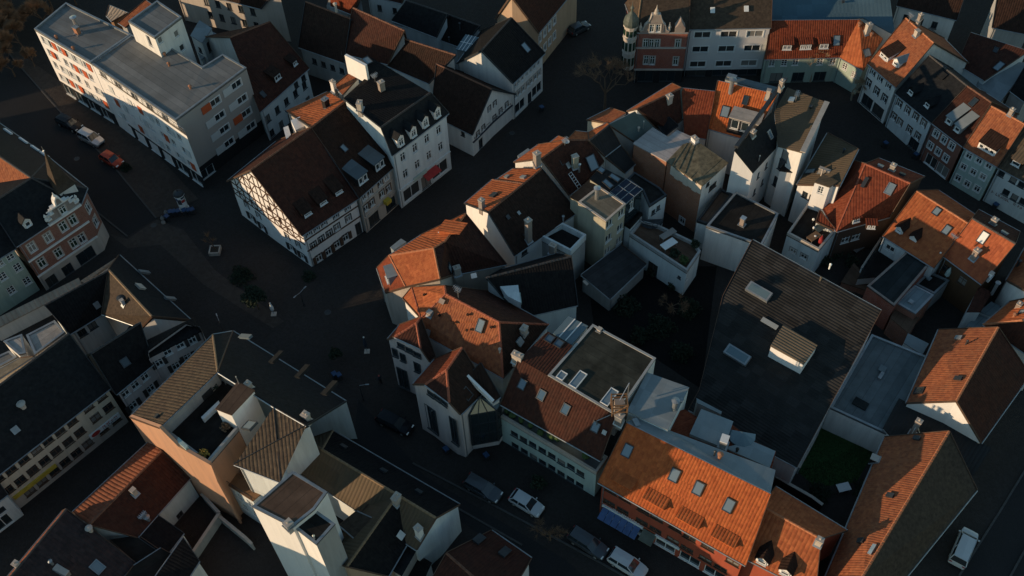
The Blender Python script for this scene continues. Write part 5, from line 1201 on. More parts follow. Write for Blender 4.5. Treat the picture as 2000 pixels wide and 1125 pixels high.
h = House('annexe', 'dark red roofed back building with pale zinc boxes and a curved glazed stair', 'annexe')
h.mass(dict(a=(340, 772, 10.0), b=(985, 1028, 9.6), c=(1015, 905, 9.4), d=(870, 838, 9.4), e=(690, 700, 9.6), f=(520, 690, 9.8), g=(440, 640, 10.0), i=(395, 655, 10.0)), 'abcdefgi', wall='brick_red', roof='tile_red', over=0.05, gutter=False, ridge=False)
h.mass(dict(a=(472, 795, 10.5), b=(690, 884, 10.3), c=(747, 716, 10.3), d=(545, 638, 10.5)), 'abcd', wall='grey_wall', roof='zinc', over=0.03, gutter=False, base=8)
h.mass(dict(a=(690, 880, 10.0), b=(975, 1008, 9.9), c=(1012, 903, 9.9), d=(870, 842, 10.0)), 'abcd', wall='grey_wall', roof='zinc', over=0.03, gutter=False, base=8)
h.mass(dict(a=(515, 570, 9.0), b=(520, 600, 9.0), c=(670, 672, 9.0), d=(675, 655, 9.0)), 'abcd', wall='grey_wall', roof='zinc', over=0.03, gutter=False)
h.chim(682, 865, 0.9, 0.7, 1.3, 'metal_bright', 0, 'white_clean'); h.flue(768, 905, 0.12, 0.4, 'black')
b = MB(); c0 = at(800, 800, 10.0); 
for k in range(7):
    a0 = math.radians(150 + k * 30); a1 = math.radians(180 + k * 30); p = c0 + Vector((math.cos(a0), math.sin(a0), 0)) * 1.5; q = c0 + Vector((math.cos(a1), math.sin(a1), 0)) * 1.5; b.poly([p - Z * 2, q - Z * 2, q, p])
    b.poly([p, q, c0 + Z * 0.6])
h.put(b, 'curved_stair_glass', 'glass_roof')
h = House('house', 'orange tiled house with two small white gabled dormers at the bottom right', 'house'); crop(PX)
h.mass(dict(a=(1440, 1082, 6.4), b=(1592, 1160, 6.4), c=(1603, 1052, 9.6), d=(1488, 988, 9.6), e=('m', 'b', 'd', 'c'), f=('m', 'a', 'd', 'c')), 'abcd dcef', wall='red_wall', roof='tile_orange', over=0.25)
h.dormer(1487, 1100, 1.3, 1.0, 'gable', 'white_clean', 'tile_brown', style='plain'); h.dormer(1532, 1122, 1.3, 1.0, 'gable', 'white_clean', 'tile_brown', style='plain'); h.chim(1598, 1062, 0.6, 0.5, 1.0, 'stone', 1)

# houses along the market street inside the block
h = House('house', 'dark tiled house with sunlit white gable firewall and a tall slim chimney', 'house'); crop(E3)
h.mass(dict(a=(300, 642, 11.6), b=(690, 328, 11.6), c=(888, 165, 11.6), d=(1285, 642, 7.4), e=(590, 1122, 7.4), f=(42, 545, 9.0), g=(345, 287, 9.0), i=(395, 284, 9.0), j=(572, 166, 9.2)), 'abcde agf bgi bijc abg', wall='white_clean', roof='tile_brown', over=0.12)
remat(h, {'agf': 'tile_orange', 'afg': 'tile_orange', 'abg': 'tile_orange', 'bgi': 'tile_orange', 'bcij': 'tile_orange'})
h.chim(232, 596, 0.6, 0.6, 1.5, 'brick', 1); h.chim(745, 955, 0.7, 0.65, 3.9, 'brick_orange', 1); h.sky(788, 528, 0.7, 0.9, g='glass'); h.sky(690, 848, 0.8, 1.0); h.hatch(365, 462, 0.9, 0.8, 'metal_dark'); h.hatch(510, 262, 0.5, 0.6, 'metal'); h.hatch(690, 268, 0.5, 0.8, 'metal'); h.hatch(512, 700, 0.4, 0.5, 'metal_dark'); h.hatch(630, 655, 0.3, 0.4, 'metal')
h.win('de', pts=[(700, 1080)], w=1.0, h=1.1, style='dark'); h.flue(1125, 740, 0.12, 0.8, 'metal')
h = House('house', 'red-brown tiled house with large roof window, chimney and roof ladder', 'house'); crop(E1)
h.mass(dict(a=(320, 956, 12.2), b=(602, 752, 12.2), c=(846, 752, 11.5), d=(1010, 985, 9.0), e=(850, 1182, 7.8), f=(628, 1356, 7.6), g=(285, 803, 9.6), i=(20, 992, 9.2), j=(700, 650, 10.4), k=(835, 665, 10.4)), 'abcdef abgi bjkc', wall='white', roof='tile_redbrown', over=0.12)
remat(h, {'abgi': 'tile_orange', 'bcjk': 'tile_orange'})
h.sky(548, 965, 0.9, 1.3); h.sky(880, 1000, 1.3, 2.0); h.chim(690, 1040, 0.75, 0.65, 1.9, 'yellow_grey', 1); h.flue(738, 1090, 0.14, 1.1); h.chim(275, 1010, 0.8, 0.7, 1.9, 'brick_orange', 1); h.antenna(580, 830, 1.6, True); h.hatch(610, 1030, 0.5, 0.7, 'metal')
crop(E3); h.ladder(1195, 215, 1300, 370); crop(E1)
h.mass(dict(a=(400, 792, 9.4), b=(560, 780, 11.0), c=(602, 742, 11.0), d=(508, 708, 9.4)), 'abcd', wall='white', roof='tile_orange', over=0.05)
h.mass(dict(a=(60, 920, 8.0), b=(75, 945, 8.0), c=(200, 860, 8.0), d=(175, 840, 8.0)), 'abcd', wall='zinc', roof='zinc', over=0.03, gutter=False)
h = House('house', 'narrow house under a dark ribbed roof in two steps', 'house')
h.mass(dict(a=(846, 758, 11.6), b=(1065, 585, 11.6), c=(1190, 800, 9.2), d=(1020, 930, 9.2), e=(832, 665, 10.4), f=(1042, 563, 10.4)), 'abcd abfe', wall='white', roof='corr_dark', over=0.1, ridge=True)
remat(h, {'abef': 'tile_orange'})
h.mass(dict(a=(1020, 935, 8.9), b=(1190, 805, 8.9), c=(1352, 1012, 6.8), d=(1242, 1112, 6.8)), 'abcd', wall='white', roof='corr_dark', over=0.1)
h = House('house', 'small house with rust tiled roof and cream gable wall facing the market street', 'house')
h.mass(dict(a=(820, 527, 7.6), b=(1080, 398, 7.6), c=(1248, 455, 9.6), d=(1062, 570, 9.6)), 'abcd', wall='cream', roof='tile_orange_old', over=0.1)
h = House('house', 'house with green-grey sheet metal roof slope in the courtyard', 'house')
h.mass(dict(a=(1062, 582, 10.6), b=(1376, 428, 10.6), c=(1580, 630, 8.2), d=(1335, 765, 8.2)), 'abcd', wall='grey_wall', roof='sheet_green', over=0.1); h.flue(1390, 650, 0.12, 0.5, 'stone'); h.flue(1440, 630, 0.05, 1.3, 'metal_bright')
h = House('house', 'long angled house with dark red inner slopes and a sunlit north ridge', 'house'); crop(E2)
h.mass(dict(a=(250, 407, 11.4), b=(735, 178, 11.4), c=(760, 512, 8.0), d=(600, 640, 7.0), e=(440, 600, 7.6), f=(1106, 216, 11.4), g=(1008, 738, 6.8), i=(770, 690, 6.8), j=(632, 128, 9.8), k=(140, 432, 9.8)), 'abcde bfgic abjk', wall='white', roof='tile_redbrown', over=0.1)
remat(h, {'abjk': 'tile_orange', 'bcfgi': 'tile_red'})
h.chim(595, 352, 0.8, 0.65, 1.5, 'stone', 1); h.sky(425, 455, 0.6, 0.8); h.sky(862, 332, 0.7, 0.9); h.sky(845, 578, 0.9, 1.1, 'frame_white', 'glass'); h.hatch(760, 500, 0.3, 0.4, 'copper_green')
M = h.masses[-1]; b = MB(); b.bar(M['P']['b'] + Z * 0.06, M['P']['c'] + Z * 0.06, 0.4, 0.08); h.put(b, 'valley_gutter', 'copper_green')
h.mass(dict(a=(480, 600, 7.8), b=(560, 700, 7.2), c=(700, 590, 7.6), d=(600, 500, 8.6)), 'abcd', wall='white', roof='slate', over=0.08)
h = House('house', 'bright orange ribbed tile house with roof balcony and steel flue', 'house')
h.mass(dict(a=(1022, 622, 7.6), b=(1500, 760, 7.6), c=(1790, 250, 12.2), d=(1136, 97, 12.2)), 'abcd', wall='white', roof='tile_bright', over=0.15)
h.flue(1275, 225, 0.32, 2.2, 'metal'); h.sky(1215, 440, 1.1, 1.5); h.sky(1440, 315, 0.7, 1.2, 'metal_dark', 'glass'); h.chim(1680, 290, 0.5, 0.5, 1.4, 'stone', 0)
h.mass(dict(a=(1255, 497, 10.6), b=(1600, 590, 10.6), c=(1650, 462, 10.8), d=(1318, 375, 10.8)), 'abcd', wall='dark_wall', roof='felt_light', over=0.06, base=7.0, gutter=False)
h.win('ab', us=[0.22, 0.55, 0.8], zs=[9.5], w=1.1, h=1.6, style='plain')
h.mass(dict(a=(1215, 80, 11.2), b=(1790, 248, 11.2), c=(1830, 180, 11.2), d=(1240, 28, 11.2)), 'abcd', wall='grey_wall', roof='felt_blue', over=0.04, gutter=False); h.hatch(1290, 60, 1.2, 0.7, 'metal')
h = House('house', 'back building with pale flat roof, glazed gallery and mossy panel roof', 'house')
h.mass(dict(a=(205, 787, 9.3), b=(575, 988, 9.3), c=(725, 830, 9.3), d=(872, 762, 9.3), e=(842, 710, 9.3), f=(690, 640, 9.3), g=(590, 715, 9.3), i=(500, 660, 9.3), j=(420, 610, 9.3)), 'abcdefgij', wall='brick_orange', roof='felt_pale', over=0.08, gutter=False)
h.win('ab', us=[0.5], zs=[8.2], w=5.4, h=1.8, style='shopw', name='gallery_window')
h.mass(dict(a=(573, 988, 9.4), b=(968, 1255, 9.4), c=(1252, 1000, 9.7), d=(902, 757, 10.0), e=(755, 795, 9.8)), 'abcde', wall='brick_orange', roof='moss_panel', over=0.1, gutter=False, wmats={'bc': 'white', 'cd': 'white'})
M = h.masses[-1]; P_ = M['P']
for k in range(1, 6):      # raised joints of the roof panels
    b = MB(); p = P_['a'].lerp(P_['b'], k / 6); q = P_['e'].lerp(P_['d'], 0).lerp(P_['c'], k / 6) if k > 3 else P_['e'].lerp(P_['d'], k / 3.2); b.bar(p + Z * 0.03, q + Z * 0.03, 0.14, 0.1); h.put(b, 'panel_joint', 'moss_panel')
_, A, B, d, L, n = h.edge('ab')
for k in range(7):
    b = MB(); u = 0.12 + k * 0.125; q = A + d * (L * (u + 0.06)) + n * 0.05; q.z = 8.45 - 0.2 * (k % 2); b.box(q, L * 0.0615, 0.05, 0.8, d, n); h.put(b, 'cladding_panel', 'cream_panel')
h.win('bc', us=[0.5], zs=[7.2], w=1.6, h=1.0, style='dark'); h.win('bc', us=[0.25], zs=[8.6], w=0.7, h=0.7, style='dark'); h.chim(880, 770, 0.9, 0.6, 0.7, 'white_clean', 1)
crop(E4); h.win('ab', pts=[(1295, 680), (1470, 765)], w=0.9, h=1.2, style='trim'); crop(E2)
h = House('house', 'white pent roofed house with sunlit end wall and dark metal roof', 'house'); crop(K7)
h.mass(dict(a=(582, 640, 9.8), b=(757, 448, 9.8), c=(714, 226, 13.2), d=(457, 487, 13.2)), 'abcd', wall='white_clean', roof='slate', over=0.06, gutter=False)
h.win('ab', pts=[(618, 655), (672, 590), (592, 765), (645, 700)], w=0.6, h=1.2, style='dark'); h.sky(694, 385, 0.6, 1.2, 'metal_bright'); h.chim(580, 390, 0.7, 0.5, 0.7, 'brick_orange', 2); h.flue(620, 560, 0.06, 0.8); h.chim(770, 60, 0.6, 0.5, 0.9, 'brick_orange', 1)
b = MB(); p, q = at(470, 470, 13.3), at(800, 12, 13.3); b.bar(p, q, 0.5, 0.5); h.put(b, 'party_wall_coping', 'metal_dark')
h = House('house', 'white house with sunlit brown pent roof and stair tower', 'house'); crop(C4)
h.mass(dict(a=(275, 480, 10.6), b=(492, 562, 12.6), c=(358, 838, 12.6), d=(222, 802, 10.8), e=(205, 612, 10.6)), 'abcde', wall='white', roof='corr_brown', over=0.06, gutter=False, ridge=False)
M = h.masses[-1]; b = MB(); b.bar(M['P']['b'] + Z * 0.1, M['P']['c'] + Z * 0.1, 0.7, 0.15); h.put(b, 'ridge_flashing', 'stone')
h.antenna(320, 555, 1.6); h.hatch(300, 552, 0.9, 0.7, 'metal_bright'); h.hatch(405, 590, 0.4, 0.4, 'metal_dark')
crop(E5); h.win('cd', pts=[(325, 350), (420, 320), (275, 535), (225, 710), (372, 470), (318, 650)], w=1.1, h=1.8, style='darkplain')
h.mass(dict(a=(345, 522, 8.4), b=(492, 543, 8.4), c=(556, 455, 8.4), d=(415, 434, 8.4)), 'abcd', wall='white', roof='felt_dark', over=0.1, gutter=False)
h = House('house', 'house with ribbed brown roof and white sunlit bay in the east of the block', 'house')
h.mass(dict(a=(545, 678, 7.2), b=(880, 110, 7.2), c=(1216, 288, 10.6), d=(1012, 690, 10.6)), 'abcd', wall='white', roof='corr_brown', over=0.1)
h.win('ad', pts=[(630, 790), (705, 830), (770, 890)], w=0.8, h=1.1, style='dark'); h.win('ad', pts=[(818, 722), (862, 735)], w=0.7, h=1.2, style='cross'); h.sky(690, 535, 1.0, 1.4); h.chim(840, 540, 0.4, 1.4, 0.5, 'felt_light', 0); h.flue(808, 580, 0.1, 0.9, 'stone'); h.flue(1050, 330, 0.12, 0.6, 'metal_dark')
h.mass(dict(a=(735, 648, 10.4), b=(905, 705, 10.4), c=(1000, 640, 10.6), d=(830, 560, 10.4)), 'abcd', wall='white_clean', roof='corr_brown', over=0.05, gutter=False, base=4)
h.win('ab', us=[0.5, 0.75], zs=[9.3], w=0.75, h=1.3, style='cross')
h = House('house', 'red hipped roof house with brown wall above the dark garden', 'house'); crop(C8)
h.mass(dict(a=(545, 428, 6.2), b=(838, 347, 6.2), r=(950, 163, 11.2), q=(703, 56, 11.2), l=(470, 305, 6.2), m=(610, 30, 6.8), e=(1030, 125, 9.6), f=(780, 25, 9.6)), 'abrq qalm rqfe', wall='brown_wall', roof='tile_red', over=0.15)
h.sky(838, 195, 0.9, 1.5, 'metal'); h.chim(848, 92, 0.6, 0.6, 1.0, 'brick_orange', 1); h.hatch(785, 72, 0.7, 0.5, 'metal'); h.hatch(905, 118, 0.7, 0.5, 'metal_dark'); h.hatch(700, 160, 0.4, 1.4, 'metal_dark')
h.dormer(648, 378, 1.3, 0.9, 'shed', 'brown_wall', 'tile_red', 0.1, 2, 'plain'); h.dormer(732, 412, 1.3, 0.9, 'shed', 'brown_wall', 'tile_red', 0.1, 2, 'plain'); h.win('ab', us=[0.25, 0.45], zs=[3.6], w=1.2, h=1.2, style='white')
h = House('house', 'orange-brown tiled house with sunlit ridge and small eaves dormers', 'house')
h.mass(dict(a=(800, 452, 5.8), b=(1080, 628, 5.8), c=(1270, 384, 9.6), d=(985, 204, 9.6), e=('m', 'b', 'd', 'c'), f=('m', 'a', 'd', 'c')), 'abcd dcef', wall='white_blue', roof='tile_orange', over=0.12)
h.sky(1095, 318, 0.8, 1.0); h.sky(1150, 420, 0.8, 1.2, 'metal_dark'); h.dormer(885, 432, 1.1, 0.8, 'gable', 'white', 'tile_brown', style='plain'); h.dormer(962, 478, 1.0, 0.7, 'gable', 'white', 'tile_brown', style='plain'); h.win('ab', us=[0.18], zs=[4.4], w=1.3, h=0.9, style='two')
h = House('annexe', 'long dark teal flat roof between gardens with a pale hatch', 'annexe')
h.mass(dict(a=(712, 728, 5.2), b=(862, 838, 5.2), c=(1150, 500, 5.6), d=(1095, 455, 5.6), e=(1030, 448, 5.6)), 'abcde', wall='brick_red', roof='felt_teal', over=0.04, parapet=0.1, pmat='brick_red'); h.hatch(1105, 495, 1.1, 1.1, 'felt_light'); h.flue(1098, 585, 0.08, 1.3, 'lamp_white')
h = House('annexe', 'pale blue flat roofed box with a small hatch next to the teal roof', 'annexe')
h.mass(dict(a=(868, 818, 4.6), b=(980, 882, 4.6), c=(1082, 776, 4.6), d=(975, 722, 4.6)), 'abcd', wall='brick', roof='felt_blue2', over=0.04, parapet=0.06); h.hatch(952, 818, 0.5, 0.5, 'metal')
h.mass(dict(a=(975, 722, 3.4), b=(1082, 776, 3.4), c=(1165, 700, 3.4), d=(1050, 650, 3.4)), 'abcd', wall='grey_wall', roof='felt_dark', over=0.03, parapet=0.2); h.hatch(1052, 690, 0.5, 0.4, 'zinc')
h = House('house', 'orange lined-tile house with white roof window and two orange chimneys', 'house'); crop(E6)
h.mass(dict(a=(690, 450, 6.4), b=(1112, 762, 6.4), c=(1482, 312, 10.8), d=(1008, 34, 10.8), e=(1530, 180, 8.6), f=(1080, -60, 8.6)), 'abcd dcef', wall='timber_wall', roof='tile_orange_lines', over=0.15)
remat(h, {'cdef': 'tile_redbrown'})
h.sky(1125, 248, 0.9, 1.5, 'metal_dark', 'lamp_white'); h.chim(1022, 470, 0.65, 0.65, 1.5, 'brick_orange', 1); h.chim(1230, 100, 0.65, 0.6, 0.9, 'brick_orange', 1); h.hatch(1355, 205, 0.8, 0.5, 'metal'); h.antenna(790, 275, 0.9); h.chim(1205, 670, 0.4, 0.4, 0.6, 'white_clean', 0)
h.win('ab', us=[0.15, 0.35, 0.6], zs=[4.6], w=1.2, h=1.3, style='brown')
h = House('house', 'white narrow back house with flue pipe and two dark windows', 'house')
h.mass(dict(a=(945, 1062, 5.2), b=(1100, 1062, 5.2), c=(1225, 850, 5.4), d=(1085, 770, 5.4)), 'abcd', wall='white_blue', roof='tile_redbrown', over=0.05)
h.win('bc', us=[0.35, 0.7], zs=[3.6], w=1.0, h=1.0, style='darkplain'); h.flue(1225, 860, 0.2, 2.0, 'metal')
h = House('shed', 'pair of pale blue flat shed roofs stepping down in the eastern yard', 'shed')
h.mass(dict(a=(1085, 1060, 3.6), b=(1225, 1115, 3.6), c=(1330, 1000, 3.6), d=(1215, 950, 3.6)), 'abcd', wall='white_blue', roof='felt_blue2', over=0.04, gutter=False); crop(E7)
h.mass(dict(a=(940, 205, 3.2), b=(1085, 235, 3.2), c=(1190, 128, 3.2), d=(1070, 82, 3.2)), 'abcd', wall='white_blue', roof='felt_blue2', over=0.04, gutter=False)
h = House('house', 'rust roofed house cut by the right edge with a dark chimney shadow', 'house'); crop(E6)
h.mass(dict(a=(1382, 716, 6.4), b=(1600, 340, 6.4), c=(1830, 480, 9.4), d=(1640, 860, 9.4)), 'abcd', wall='white', roof='tile_orange_old', over=0.1); h.flue(1500, 560, 0.15, 0.9, 'metal_dark')
h = House('house', 'orange roofed house cut by the right edge with two roof pipes', 'house'); crop(E7)
h.mass(dict(a=(1125, 190, 6.2), b=(1420, -60, 6.2), c=(1760, -130, 9.6), d=(1560, 142, 9.6), e=(1760, 620, 6.0)), 'abcd ade', wall='white', roof='tile_orange', over=0.08)
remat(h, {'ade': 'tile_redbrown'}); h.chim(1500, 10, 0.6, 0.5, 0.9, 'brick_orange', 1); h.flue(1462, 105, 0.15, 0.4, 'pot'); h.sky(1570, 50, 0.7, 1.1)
h = House('house', 'house with mottled orange roof and white gable near the right edge', 'house')
gable(h, (285, 1052), (640, 246), (832, 1032), (1292, 222), 6.0, 10.2, wall='white_clean', roof='tile_orange_old', over=0.12)
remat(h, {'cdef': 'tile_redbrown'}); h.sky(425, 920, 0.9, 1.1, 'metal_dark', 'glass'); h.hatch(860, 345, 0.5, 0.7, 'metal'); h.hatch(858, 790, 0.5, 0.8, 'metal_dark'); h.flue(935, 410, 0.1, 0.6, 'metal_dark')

# hall and yards south-east
h = House('hall', 'large hall under one broad dark corrugated roof with box dormer and lanterns', 'hall'); crop(PX)
r0, r1, e1 = at(1470, 468, 12.0), at(1721, 606, 12.0), at(1556, 912, 6.0); nh = (r1 - r0).cross(e1 - r0).normalized()
h.mass(dict(a=r0, b=r1, c=e1, d=onplane(1345, 800, r0, nh), e=onplane(1366, 762, r0, nh), f=onplane(1412, 578, r0, nh)), 'abcdef', wall='white', roof='corr_hall', over=0.1); print('hall k', h.masses[0]['P'])
h.flue(1620, 523, 0.1, 0.5, 'lamp_white'); h.flue(1602, 548, 0.1, 0.4, 'felt_tan')
for x, y, w_, l_ in ((1482, 572, 1.3, 3.0), (1440, 695, 1.3, 3.0)):
    p, hz, up, n = h.hit(x, y); b = MB(); b.box(p + n * 0.25, l_ / 2, w_ / 2, 0.3, hz, up, n); h.put(b, 'lantern_curb', 'metal'); b = MB(); b.poly([p + n * 0.56 + hz * i * l_ * 0.42 + up * j * w_ * 0.36 for i, j in ((-1, -1), (1, -1), (1, 1), (-1, 1))]); h.put(b, 'lantern_glass', 'glass_roof')
h.hatch(1503, 633, 2.0, 0.5, 'zinc'); crop(D7)
h.mass(dict(a=(980, 242, 10.8), b=(1190, 358, 10.8), c=(1276, 238, 11.1), d=(1060, 110, 11.1)), 'abcd', wall='white_clean', roof='corr_hall_brown', over=0.06, base=4, gutter=False, rname='box_dormer_roof', wname='box_dormer')
h = House('annexe', 'blue-grey flat roof beside the hall with two roof hatches', 'annexe'); crop(PX)
h.mass(dict(a=(1620, 797, 4.6), b=(1748, 856, 4.6), c=(1836, 708, 4.6), d=(1702, 654, 4.6)), 'abcd', wall='white', roof='felt_blue', over=0.05, parapet=0.2); h.hatch(1723, 722, 0.8, 0.7, 'felt_blue2'); h.hatch(1720, 735, 1.0, 0.3, 'metal'); h.hatch(1680, 790, 1.0, 1.6, 'felt_teal')
h = House('shed', 'small white shed with a window against the mottled orange roof', 'shed'); crop(E7)
h.mass(dict(a=(255, 390, 3.6), b=(455, 520, 3.6), c=(530, 400, 3.8), d=(300, 285, 3.8)), 'abcd', wall='white_blue', roof='zinc', over=0.05, gutter=False); h.win('ab', us=[0.55], zs=[2.4], w=1.0, h=0.8, style='dark')
h = House('shed', 'low reddish brick shed below the pale blue box', 'shed'); crop(C8)
h.mass(dict(a=(840, 900, 3.4), b=(945, 990, 3.4), c=(1000, 900, 3.4), d=(870, 845, 3.4)), 'abcd', wall='brick', roof='felt_brown', over=0.05, gutter=False)
h.mass(dict(a=(570, 705, 1.2), b=(740, 760, 1.2), c=(760, 720, 1.2), d=(640, 600, 1.2)), 'abcd', wall='brick', roof='felt_brown', over=0.05, gutter=False, rname='yard_deck', wname='deck_wall')
h = House('barn', 'dark corrugated barn roof with a tall braced chimney at the lower right', 'barn'); crop(D8)
h.mass(dict(a=(690, 195, 5.2), b=(790, 8, 5.2), c=(1372, 322, 5.6), d=(1215, 560, 5.0), e=(1100, 640, 5)), 'abcde', wall='white', roof='corr_grey', over=0.1, gutter=False); h.chim(872, 232, 0.6, 0.5, 2.8, 'brick_orange', 1)
p, hz, up, n = h.hit(872, 232); b = MB(); b.bar(p + Z * 2.0, p + Vector((-1.0, -1.2, 0)), 0.07, 0.07); b.bar(p + Z * 2.0, p + Vector((0.8, -1.2, 0)), 0.07, 0.07); h.put(b, 'chimney_brace', 'metal_bright')
h = House('house', 'long house with sunlit orange roof strip in the lower right corner', 'house')
h.mass(dict(a=(700, 252, 5.6), b=(330, 1130, 5.6), c=(560, 1130, 9.4), d=(1106, 216, 9.4), e=('m', 'b', 'd', 'c'), f=('m', 'a', 'd', 'c')), 'abcd dcef', wall='white', roof='tile_orange_old', over=0.15)
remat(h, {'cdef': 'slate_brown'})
for x, y in ((905, 264), (738, 624), (555, 908)): h.hatch(x, y, 0.5, 0.7, 'metal_dark')
h.chim(640, 400, 0.7, 1.0, 0.5, 'felt_dark', 0); h.hatch(625, 965, 1.2, 0.3, 'metal_bright')

# inner yards of the central block
h = House('garage', 'white garage block with a roof terrace and parapet in the yard', 'garage'); crop(C7)
h.mass(dict(a=(925, 592, 4.7), b=(1240, 798, 4.7), c=(1316, 688, 4.7), d=(1282, 640, 4.7), e=(1085, 546, 4.7), f=(985, 520, 4.7)), 'abcdef', wall='white_blue', roof='felt_brown', over=0.04, parapet=0.55, pmat='grey_wall')
h.win('ab', us=[0.45], zs=[1.3], w=1.6, h=2.2, style='dark', name='door'); h.win('bc', us=[0.1], zs=[3], w=0.4, h=0.4); h.win('ab', us=[0.9], zs=[3.0], w=0.5, h=0.5, style='dark')
h = House('house', 'white walled wing with dark flat roof and curved balcony above the garage terrace', 'house'); crop(E4)
h.mass(dict(a=(640, 655, 5.8), b=(735, 712, 5.8), c=(870, 560, 5.8), d=(690, 470, 5.8)), 'abcd', wall='white_blue', roof='felt_dark', over=0.04, parapet=0.4, pmat='felt_dark')
h.mass(dict(a=(945, 475, 7.4), b=(1140, 347, 7.4), c=(1060, 262, 7.6), d=(780, 90, 7.6), e=(700, 170, 7.6), f=(870, 300, 7.4)), 'abcdef', wall='white_blue', roof='felt_dark', over=0.06, parapet=0.12, pmat='metal_dark')
h.win('ab', pts=[(990, 530), (1045, 482)], w=0.7, h=0.9, style='dark')
b = MB(); c0 = at(960, 610, 5.0)
for k in range(8):
    a0 = math.radians(180 + k * 22.5); a1 = math.radians(202.5 + k * 22.5); p = c0 + Vector((math.cos(a0), math.sin(a0), 0)) * 1.7; q = c0 + Vector((math.cos(a1), math.sin(a1), 0)) * 1.7
    b.bar(p + Z, q + Z, 0.06, 0.06); b.bar(p, p + Z, 0.04, 0.04); b.bar(p + Z * .5, q + Z * .5, 0.03, 0.03); b.poly([c0, p, q])
h.put(b, 'balcony', 'metal_dark')
h = House('house', 'slate roof with three roof windows above a glazed conservatory of dark panes', 'house')
h.mass(dict(a=(290, 165, 11.2), b=(515, 312, 10.4), c=(690, 168, 10.4), d=(415, 30, 11.2)), 'abcd', wall='yellow_grey', roof='slate', over=0.05, gutter=False)
for x, y in ((490, 222), (566, 155)): h.sky(x, y, 0.7, 1.4)
h.sky(418, 70, 0.8, 0.8)
h.mass(dict(a=(515, 312, 10.3), b=(690, 444, 10.1), c=(872, 284, 10.1), d=(692, 168, 10.3)), 'abcd', wall='glass', roof='metal_dark', over=0.05, gutter=False)
P_ = h.masses[-1]['P']
def pane4(h, P_, nx, ny, mat, fr):
    for i in range(nx):
        for j in range(ny):
            q = []
            for (u, v) in ((i, j), (i + 1, j), (i + 1, j + 1), (i, j + 1)):
                u_ = u / nx; v_ = v / ny; q.append(P_['a'].lerp(P_['b'], u_).lerp(P_['d'].lerp(P_['c'], u_), v_))
            c = sum(q, Vector()) / 4; q = [c + (x - c) * 0.93 + Z * 0.08 for x in q]; b = MB(); b.prism(q, -Z * 0.05); h.put(b, 'glass_panel', mat)
    b = MB()
    for i in range(nx + 1): b.bar(P_['a'].lerp(P_['b'], i / nx) + Z * 0.06, P_['d'].lerp(P_['c'], i / nx) + Z * 0.06, 0.08, 0.1)
    for j in range(ny + 1): b.bar(P_['a'].lerp(P_['d'], j / ny) + Z * 0.07, P_['b'].lerp(P_['c'], j / ny) + Z * 0.07, 0.08, 0.1)
    h.put(b, 'glazing_bars', fr)
pane4(h, P_, 3, 2, 'solar', 'metal')
h.win('bc', us=[0.15, 0.38, 0.62, 0.85], zs=[8.9], w=0.9, h=1.9, style='white')
h = House('house', 'three-storey yellow-grey house with flat gravel roof and steel flue in the yard', 'house')
h.mass(dict(a=(160, 425, 10.4), b=(470, 640, 10.4), c=(690, 445, 10.4), d=(392, 245, 10.4)), 'abcd', wall='yellow_grey', roof='felt_tan', over=0.04, parapet=0.12, pmat='stone')
h.win('bc', us=[0.2, 0.5, 0.8], zs=[9.4, 6.6, 4.0], w=1.2, h=1.3, style='two'); h.flue(368, 385, 0.28, 1.9, 'metal_bright')
h.mass(dict(a=(75, 365, 10.2), b=(200, 425, 10.2), c=(392, 240, 10.6), d=(290, 165, 10.6)), 'abcd', wall='yellow_grey', roof='felt_dark', over=0.04, gutter=False)
h = House('shed', 'low dark sheet roofed shed in the yard beside the garage', 'shed'); crop(C7)
h.mass(dict(a=(662, 806, 3.4), b=(820, 938, 2.9), c=(1018, 748, 2.9), d=(880, 640, 3.6)), 'abcd', wall='grey_wall', roof='felt_grey2', over=0.15); h.hatch(685, 855, 0.3, 0.7, 'stone')
h = House('annexe', 'small annexe with walled roof terrace behind the dark tiled house', 'annexe')
h.mass(dict(a=(428, 612, 6.4), b=(603, 702, 6.4), c=(688, 612, 6.4), d=(556, 545, 6.4)), 'abcd', wall='grey_wall', roof='felt_dark', over=0.04, parapet=1.0, pmat='white_blue'); h.chim(505, 690, 0.8, 0.6, 1.7, 'brick_orange', 2)
h = House('house', 'black tiled house with cut-in terrace and white end wall', 'house')
h.mass(dict(a=(330, 1042, 7.2), b=(642, 972, 7.2), c=(607, 704, 11.4), d=(140, 822, 11.4), e=('m', 'b', 'd', 'c'), f=('m', 'a', 'd', 'c')), 'abcd dcef', wall='white_blue', roof='tile_dark', over=0.12)
h.box([(160, 855), (320, 850), (335, 960), (230, 930)], 9.0, 9.4, 'terrace_floor', 'mint'); h.box([(215, 870), (315, 862), (330, 960), (260, 925)], 9.4, 10.5, 'terrace_awning', 'white_blue'); h.hatch(70, 810, 0.6, 0.5, 'metal_bright')
h = House('house', 'white boxy house with dark flat roof and orange chimney pot', 'house'); crop(K7)
h.mass(dict(a=(268, 1000, 6.6), b=(640, 1130, 6.6), c=(752, 916, 6.6), d=(466, 770, 6.6)), 'abcd', wall='white', roof='felt_dark', over=0.04, parapet=0.22, pmat='metal'); h.chim(508, 985, 0.55, 0.55, 1.3, 'brick_orange', 0, 'metal_bright')
h.mass(dict(a=(205, 965, 5.0), b=(285, 990, 5.0), c=(445, 790, 5.0), d=(365, 750, 5.0)), 'abcd', wall='white', roof='felt_brown', over=0.04, parapet=0.3, pmat='metal_dark')
h = House('house', 'white house with cluttered roof terrace north of the hall', 'house'); crop(E8)
h.mass(dict(a=(92, 330, 5.4), b=(442, 516, 5.4), c=(612, 312, 5.4), d=(440, 50, 5.4), e=(320, 0, 5.4)), 'abcde', wall='white_blue', roof='felt_dark', over=0.04, parapet=0.45, pmat='stone')
